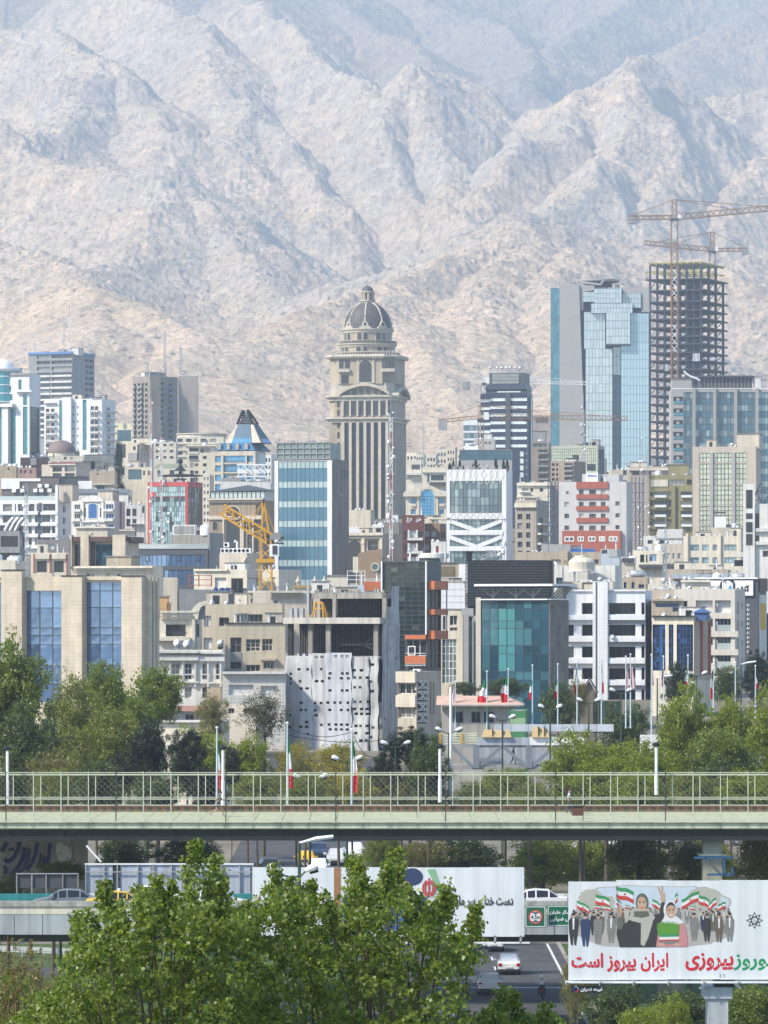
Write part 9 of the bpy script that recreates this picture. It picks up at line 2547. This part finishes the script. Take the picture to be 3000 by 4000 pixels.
T=[('green',330,640,2640,3130,430,'fresh green tree filling the gap behind the dark pines'),('bright',640,900,2800,3160,432,'fresh green shrubby tree behind the right dark pine'),('green',-120,120,2560,3000,430,'green tree far left behind the big leafy one'),('bright',2180,2520,2920,3190,407,'low bright tree between the truss bridge and the picture board'),('bright',2420,2700,2880,3180,408,'bright tree before the white advertising panel'),('green',2640,2960,2820,3150,408,'green tree filling the row under the flagpoles at right'),('green',-160,190,2470,3000,400,'big leafy green tree at the left edge by the travertine office'),('deep',-60,260,2700,3180,380,'shaded green tree low at the left edge behind the net railing'),('olive',130,420,2590,3100,396,'olive spring tree between the green trees at left'),('green',300,500,2560,2900,420,'green tree before the mirror glass bays of the travertine office'),('olive',240,600,2720,3150,384,'brownish olive tree with thin shoots left of the dark pines'),('rust',60,330,2900,3200,372,'bare brownish thicket at left behind the footbridge'),('green',480,730,2590,2850,440,'airy green tree before the white french window house'),('pine',455,670,2770,3090,378,'dark pine at left of the pair behind the footbridge'),('pine',610,830,2800,3110,376,'dark pine at right of the pair behind the footbridge'),('pine',380,540,2920,3110,374,'low dark pine at the foot of the pair'),('pine',850,950,2880,3110,374,'small dark pine right of the jogger'),('bright',850,1060,2840,3150,400,'fresh green shrubby tree right of the small pine'),('bare',880,1150,2680,2920,450,'nearly bare tree before the white stone base'),('rust',740,900,2690,2900,470,'sparse brown tree before the boarded panel'),('yellow',1040,1250,2870,3150,400,'yellow green spring shrub below the gutted frame at left'),('yellow',1180,1430,2880,3160,392,'yellow green spring shrub below the gutted frame at right'),('rust',1060,1230,2920,3170,380,'brown shrub between two limp flags'),('pine',1450,1720,2815,3010,410,'round pine before the old stone flats'),('pine',1390,1580,2900,3150,409,'lower pine with drooping branches left of the round pine'),('deep',1560,1760,2850,3130,405,'dark leafy tree right of the round pine'),('rust',1400,1650,3010,3220,408,'brownish undergrowth shrub behind the net railing'),('olive',1780,2120,2980,3180,420,'low olive hedge tree below the truss bridge'),('bright',2080,2420,2840,3170,410,'bright spring tree before the truss bridge right end'),('bright',2280,2560,2860,3160,418,'bright spring tree left of the white lamp post at right'),('bright',2540,2780,2650,3080,415,'tall bright green tree before the navy glass building'),('bright',2720,2960,2680,3100,420,'tall bright green tree left of the picture board'),('bright',2880,3160,2660,3120,412,'tall bright green tree at the right edge'),('deep',2600,2900,2950,3170,405,'shaded green tree behind the railing under the peach board'),('bright',2750,3100,3000,3180,398,'low bright tree at right behind the net railing'),('deep',2080,2260,2650,2860,560,'dark round tree under the teal glass office'),('rust',2210,2300,2620,2840,570,'reddish slender tree before the gabled hut'),('deep',2300,2560,2730,2960,530,'dark green mass before the white panelled block'),('deep',1730,1880,2660,2720,640,'roof garden bush before the teal glass office'),('deep',1860,2060,2640,2730,640,'second roof garden bush before the teal glass office'),('pine',2555,2720,2550,2780,600,'dark pine before the navy glass bays'),('pine',2870,3030,2510,2760,600,'tall dark pine beside the dark sign building'),('deep',2760,2900,2590,2760,580,'dark leafy tree below the pale stone flats'),('deep',1700,1800,2800,2880,560,'small bush before the low pink roofed house'),('deep',330,620,3250,3420,352,'dark tree under the footbridge right of the mural wall'),('deep',560,860,3240,3420,350,'dark tree under the footbridge above the panel screen'),('green',640,860,3300,3440,345,'green bush under the footbridge behind the poplar top'),('bright',110,340,3350,3460,338,'leafy bush at the foot of the mural wall'),('olive',-60,110,3400,3560,336,'olive bush at the left edge below the mural wall'),('olive',1390,1600,3230,3450,408,'olive shrub with upright shoots right of the upper street'),('rust',1520,1780,3240,3470,407,'brownish shrub above the pale billboard'),('deep',1650,1950,3240,3470,409,'dark hedge above the pale billboard at right'),('bright',1940,2270,3240,3490,413,'green spreading tree behind the height limit sign'),('bright',2150,2430,3250,3480,416,'green tree left of the brownish bush'),('rust',2310,2640,3200,3480,345,'brownish bushy tree rising behind the big billboard'),('rust',2560,2800,3240,3490,349,'brownish bush left of the footbridge column'),('yellow',2820,3150,3200,3500,345,'yellow green tree right of the footbridge column'),('olive',2620,2900,3260,3500,360,'olive tree behind the footbridge column'),('green',2380,2620,3280,3500,372,'green tree behind the brownish bush'),('deep',2230,2560,3830,4080,262,'dark green bush under the big billboard at left'),('deep',2480,2820,3850,4120,258,'dark green bush under the billboard post'),('green',2760,3100,3830,4100,262,'green bush under the big billboard at right'),('rust',2165,2330,3680,4000,272,'brownish green bush at the road edge left of the big billboard'),('bright',2380,2640,3900,4140,240,'light green shrub at the bottom below the black name plate'),('bright',2560,2700,3870,4100,235,'young shoots before the billboard post'),('yellow',1480,1640,2990,3240,410,'yellowish undergrowth shrub behind the net at the round pine'),('deep',250,480,2960,3200,364,'dark undergrowth shrub behind the net left of the pines'),('deep',470,720,3000,3200,360,'dark undergrowth below the pair of pines'),('pine',690,900,2960,3200,362,'dark low pine undergrowth right of the pair'),('olive',880,1100,3000,3200,361,'olive undergrowth shrub behind the jogger'),('olive',1060,1300,3010,3200,358,'olive undergrowth between the limp flags'),('yellow',1260,1470,3000,3200,359,'yellow undergrowth right of the long limp flag'),('deep',1560,1780,2960,3240,411,'dark undergrowth right of the round pine'),('olive',1720,1960,3030,3240,410,'olive undergrowth behind the thick white mast'),('olive',1930,2180,3040,3240,409,'green undergrowth below the truss diagonals'),('bright',2160,2380,3010,3240,410,'bright undergrowth behind the planter'),('bright',2350,2600,2990,3200,366,'bright undergrowth left of the white lamp post at right'),('olive',2560,2800,2990,3200,364,'olive undergrowth right of the white lamp post at right'),('deep',-80,120,3000,3200,362,'dark undergrowth at the left edge behind the net'),('olive',90,300,2980,3200,360,'olive undergrowth near the left end of the net'),('rust',-90,200,3690,4100,235,'brownish shrub thicket behind the reddish saplings'),('olive',90,350,3770,4100,225,'olive shrub between the saplings and the large poplar'),('green',-80,180,3780,4150,150,'leafy green bush in the bottom left corner'),('green',160,420,3850,4150,140,'leafy green bush right of the reddish saplings')]
for k,a in enumerate(T):tree(a[0],*a[1:6],a[6])
def conifer(p,h,lab,grp):
 if 'conifer' not in PROTO:
  r=np.random.default_rng(3);C=[];rc=[]
  for k in range(60):
   z=r.random();a=r.random()*6.28;rad=.32*(1-z)*r.uniform(.5,1);C.append((rad*math.cos(a),rad*math.sin(a),z));rc.append(.09)
  o=empty('conifer',cat='conifer');me=crown_mesh('crown',5,KIND['pine']['m'],0,40,.07,asp=.25,pts=(np.array(C),np.array(rc)));put(bpy.data.objects.new('crown',me),o)
  c=MB();c.tube([(0,0,-.1),(0,0,.3)],.03,6);c.build('trunk',BARK,o);PROTO['conifer']=o
 else:o=copy_tree(PROTO['conifer'])
 o.location=p;o.scale=(h,h,h);return tag(o,lab,None,grp)
b=BRACED;V('B')
for x,y in((1250,1172),(1272,1162),(1314,1156),(1338,1190),(1418,1154),(1400,1180),(1440,1182),(1548,1152),(1598,1160),(1622,1158),(1500,1195)):
 p=b.w(b.fx(x),1.2,b.H-b.par);conifer(p,b.fz(y)-b.H+b.par,'dark clipped conifer on the roof edge of the white braced block','roof conifers on the white braced block')
V('a')
for x,y in((262,450),(325,445),(365,452),(505,468),(580,472)):
 p=Q(x,522,1502);conifer(tuple(p),Q(x,y,1502).z-p.z,'small black conifer on the dark brown roof garden block','conifers on the dark brown block')
p=Q(1300,560,1490);TC=Q(0,390,1480).z-ground(1480);conifer((p.x,1480,ground(1480)),TC,'tall dark conifer before the beige block with the dark strip',None).scale=(TC*.4,TC*.4,TC)
# foreground poplars: many upright shoots, heart shaped leaves
PLEAF=leafmat('poplar_leaf',(.075,.13,.018),(.26,.32,.07),.5)
def poplar(lab,tips,body,D,seed,nfill):
 r=random.Random(seed);x0=sum(t[0] for t in tips)/len(tips)
 base=Vector(((x0-1500)*D/F,D,0));o=empty('poplar_tree',tuple(base),0,lab,'tree','foreground poplars')
 C,rc=[],[];b=MB();fork=Vector((0,0,14.5))
 b.tube([(0,0,0),(.1,0,8),fork],[.32,.24,.16],9);b.build('trunk',BARK,o);b=MB()
 for(px,py,w) in tips:
  d=D+r.uniform(-2.2,2.2);tip=P(px,py,d)-base;mid=fork.lerp(tip,.55)+Vector((r.uniform(-.4,.4),r.uniform(-.4,.4),-.2))
  pts=[fork+Vector((r.uniform(-.2,.2),0,r.uniform(-2,.5))),mid,mid.lerp(tip,.6)+Vector((r.uniform(-.1,.1),0,0)),tip]
  b.tube(pts,[.05,.03,.016,.005],5,cap=False)
  Ln=.8 if w>60 else .55
  for k in range(10):
   t=(k/10)**1.1;q=tip.lerp(mid,t*min(1,Ln/max((tip-mid).length,.1)));wd=w*.75*D/F*(.25+.75*min(1,t*1.8))/2
   a=r.uniform(0,6.28);C.append((q.x+wd*math.cos(a)*r.random(),q.y+wd*math.sin(a),q.z-.05));rc.append(r.uniform(.12,.22))
 def inside(x,y):
  ok=False
  for(xa,ya),(xb,yb) in zip(body,body[1:]+body[:1]):
   if(ya>y)!=(yb>y) and x<xa+(y-ya)/(yb-ya)*(xb-xa):ok=not ok
  return ok
 bx0,bx1,by0,by1=min(p[0] for p in body),max(p[0] for p in body),min(p[1] for p in body),max(p[1] for p in body);n=0
 while n<nfill:
  x,y=r.uniform(bx0,bx1),r.uniform(by0,by1)
  if inside(x,y):
   q=P(x,y,D+r.uniform(-2.6,2.6))-base;C.append(tuple(q));rc.append(r.uniform(.1,.3));n+=1
   if n%16==0:s=fork.lerp(q,r.uniform(.3,.6));b.tube([s,s.lerp(q,.5)+Vector((0,0,.15)),q],[.018,.012,.005],4,cap=False)
 b.build('branches',BARK,o)
 me=crown_mesh('crown',seed,PLEAF,0,36,.084,asp=.9,up=.25,heart=True,pts=(np.array(C),np.array(rc)));put(bpy.data.objects.new('crown',me),o)
poplar('large leafy poplar in the foreground left of the nearest lamp',[(760,3285,110),(845,3345,100),(820,3420,120),(880,3440,90),(615,3420,70),(660,3445,70),(540,3460,70),(410,3440,60),(420,3520,90),(460,3530,80),(350,3560,90),(300,3565,70),(560,3480,90),(700,3500,100),(900,3560,90),(960,3520,80)],[(300,3620),(360,3590),(430,3560),(520,3530),(600,3500),(680,3510),(760,3450),(850,3490),(960,3560),(1000,3580),(1000,4060),(-30,4060),(80,3950),(190,3870),(245,3790),(275,3700)],86,3,620)
poplar('large leafy poplar in the foreground before the pale billboard',[(1070,3385,90),(1050,3450,90),(1160,3480,90),(1210,3440,60),(1270,3490,80),(1380,3340,60),(1400,3360,90),(1420,3420,90),(1545,3310,50),(1510,3370,60),(1560,3370,70),(1370,3450,110),(1490,3440,100),(1740,3455,50),(1760,3500,60),(1600,3480,100),(1690,3520,100),(1860,3530,40),(1870,3590,70),(1640,3500,80),(1130,3430,70)],[(960,3580),(1020,3510),(1080,3480),(1200,3510),(1290,3550),(1370,3470),(1450,3460),(1540,3460),(1600,3540),(1700,3560),(1750,3590),(1790,3660),(1850,3700),(1915,3750),(1840,3795),(1810,3860),(1820,3950),(1880,4010),(1880,4060),(960,4060)],88,8,640)
poplar('low poplar shoots at the bottom beside the highway',[(2000,3870,60),(1960,3860,50),(2130,3930,60),(2140,3960,70),(2050,3960,60),(1900,3950,80),(1940,3930,60)],[(1830,3990),(1950,3960),(2080,3985),(2180,3985),(2200,4060),(1800,4060)],90,12,70)
o=empty('reddish_saplings',((60-1500)*120/F,120,0),0,'thin reddish saplings with few leaves in the bottom left corner','saplings')
b=MB();r=random.Random(6);C,rc=[],[]
for k in range(16):
 x=r.uniform(-20,235);yt=3660+r.uniform(0,220) if k>3 else(3655,3670,3680,3690)[k];tip=P((30,115,60,165)[k] if k<4 else x,yt,120)-Vector(o.location);root=Vector((tip.x*.8,r.uniform(-.5,.5),10))
 b.tube([root,root.lerp(tip,.5)+Vector((.05,0,0)),tip],[.03,.02,.006],4,cap=False)
 for j in range(14):
  t=r.uniform(.55,1);q=root.lerp(tip,t);s=r.uniform(-.18,.18);b.tube([q,q+Vector((s,0,.18))],[.008,.003],3,cap=False)
  C.append((q.x+s,q.y,q.z+.1));rc.append(.09)
b.build('stems',mat('reddish_bark',(.20,.11,.07),.9,.2,4),o)
put(bpy.data.objects.new('sparse_leaves',crown_mesh('sparse_leaves',9,KIND['rust']['m'],0,9,.09,asp=.6,pts=(np.array(C),np.array(rc)))),o)
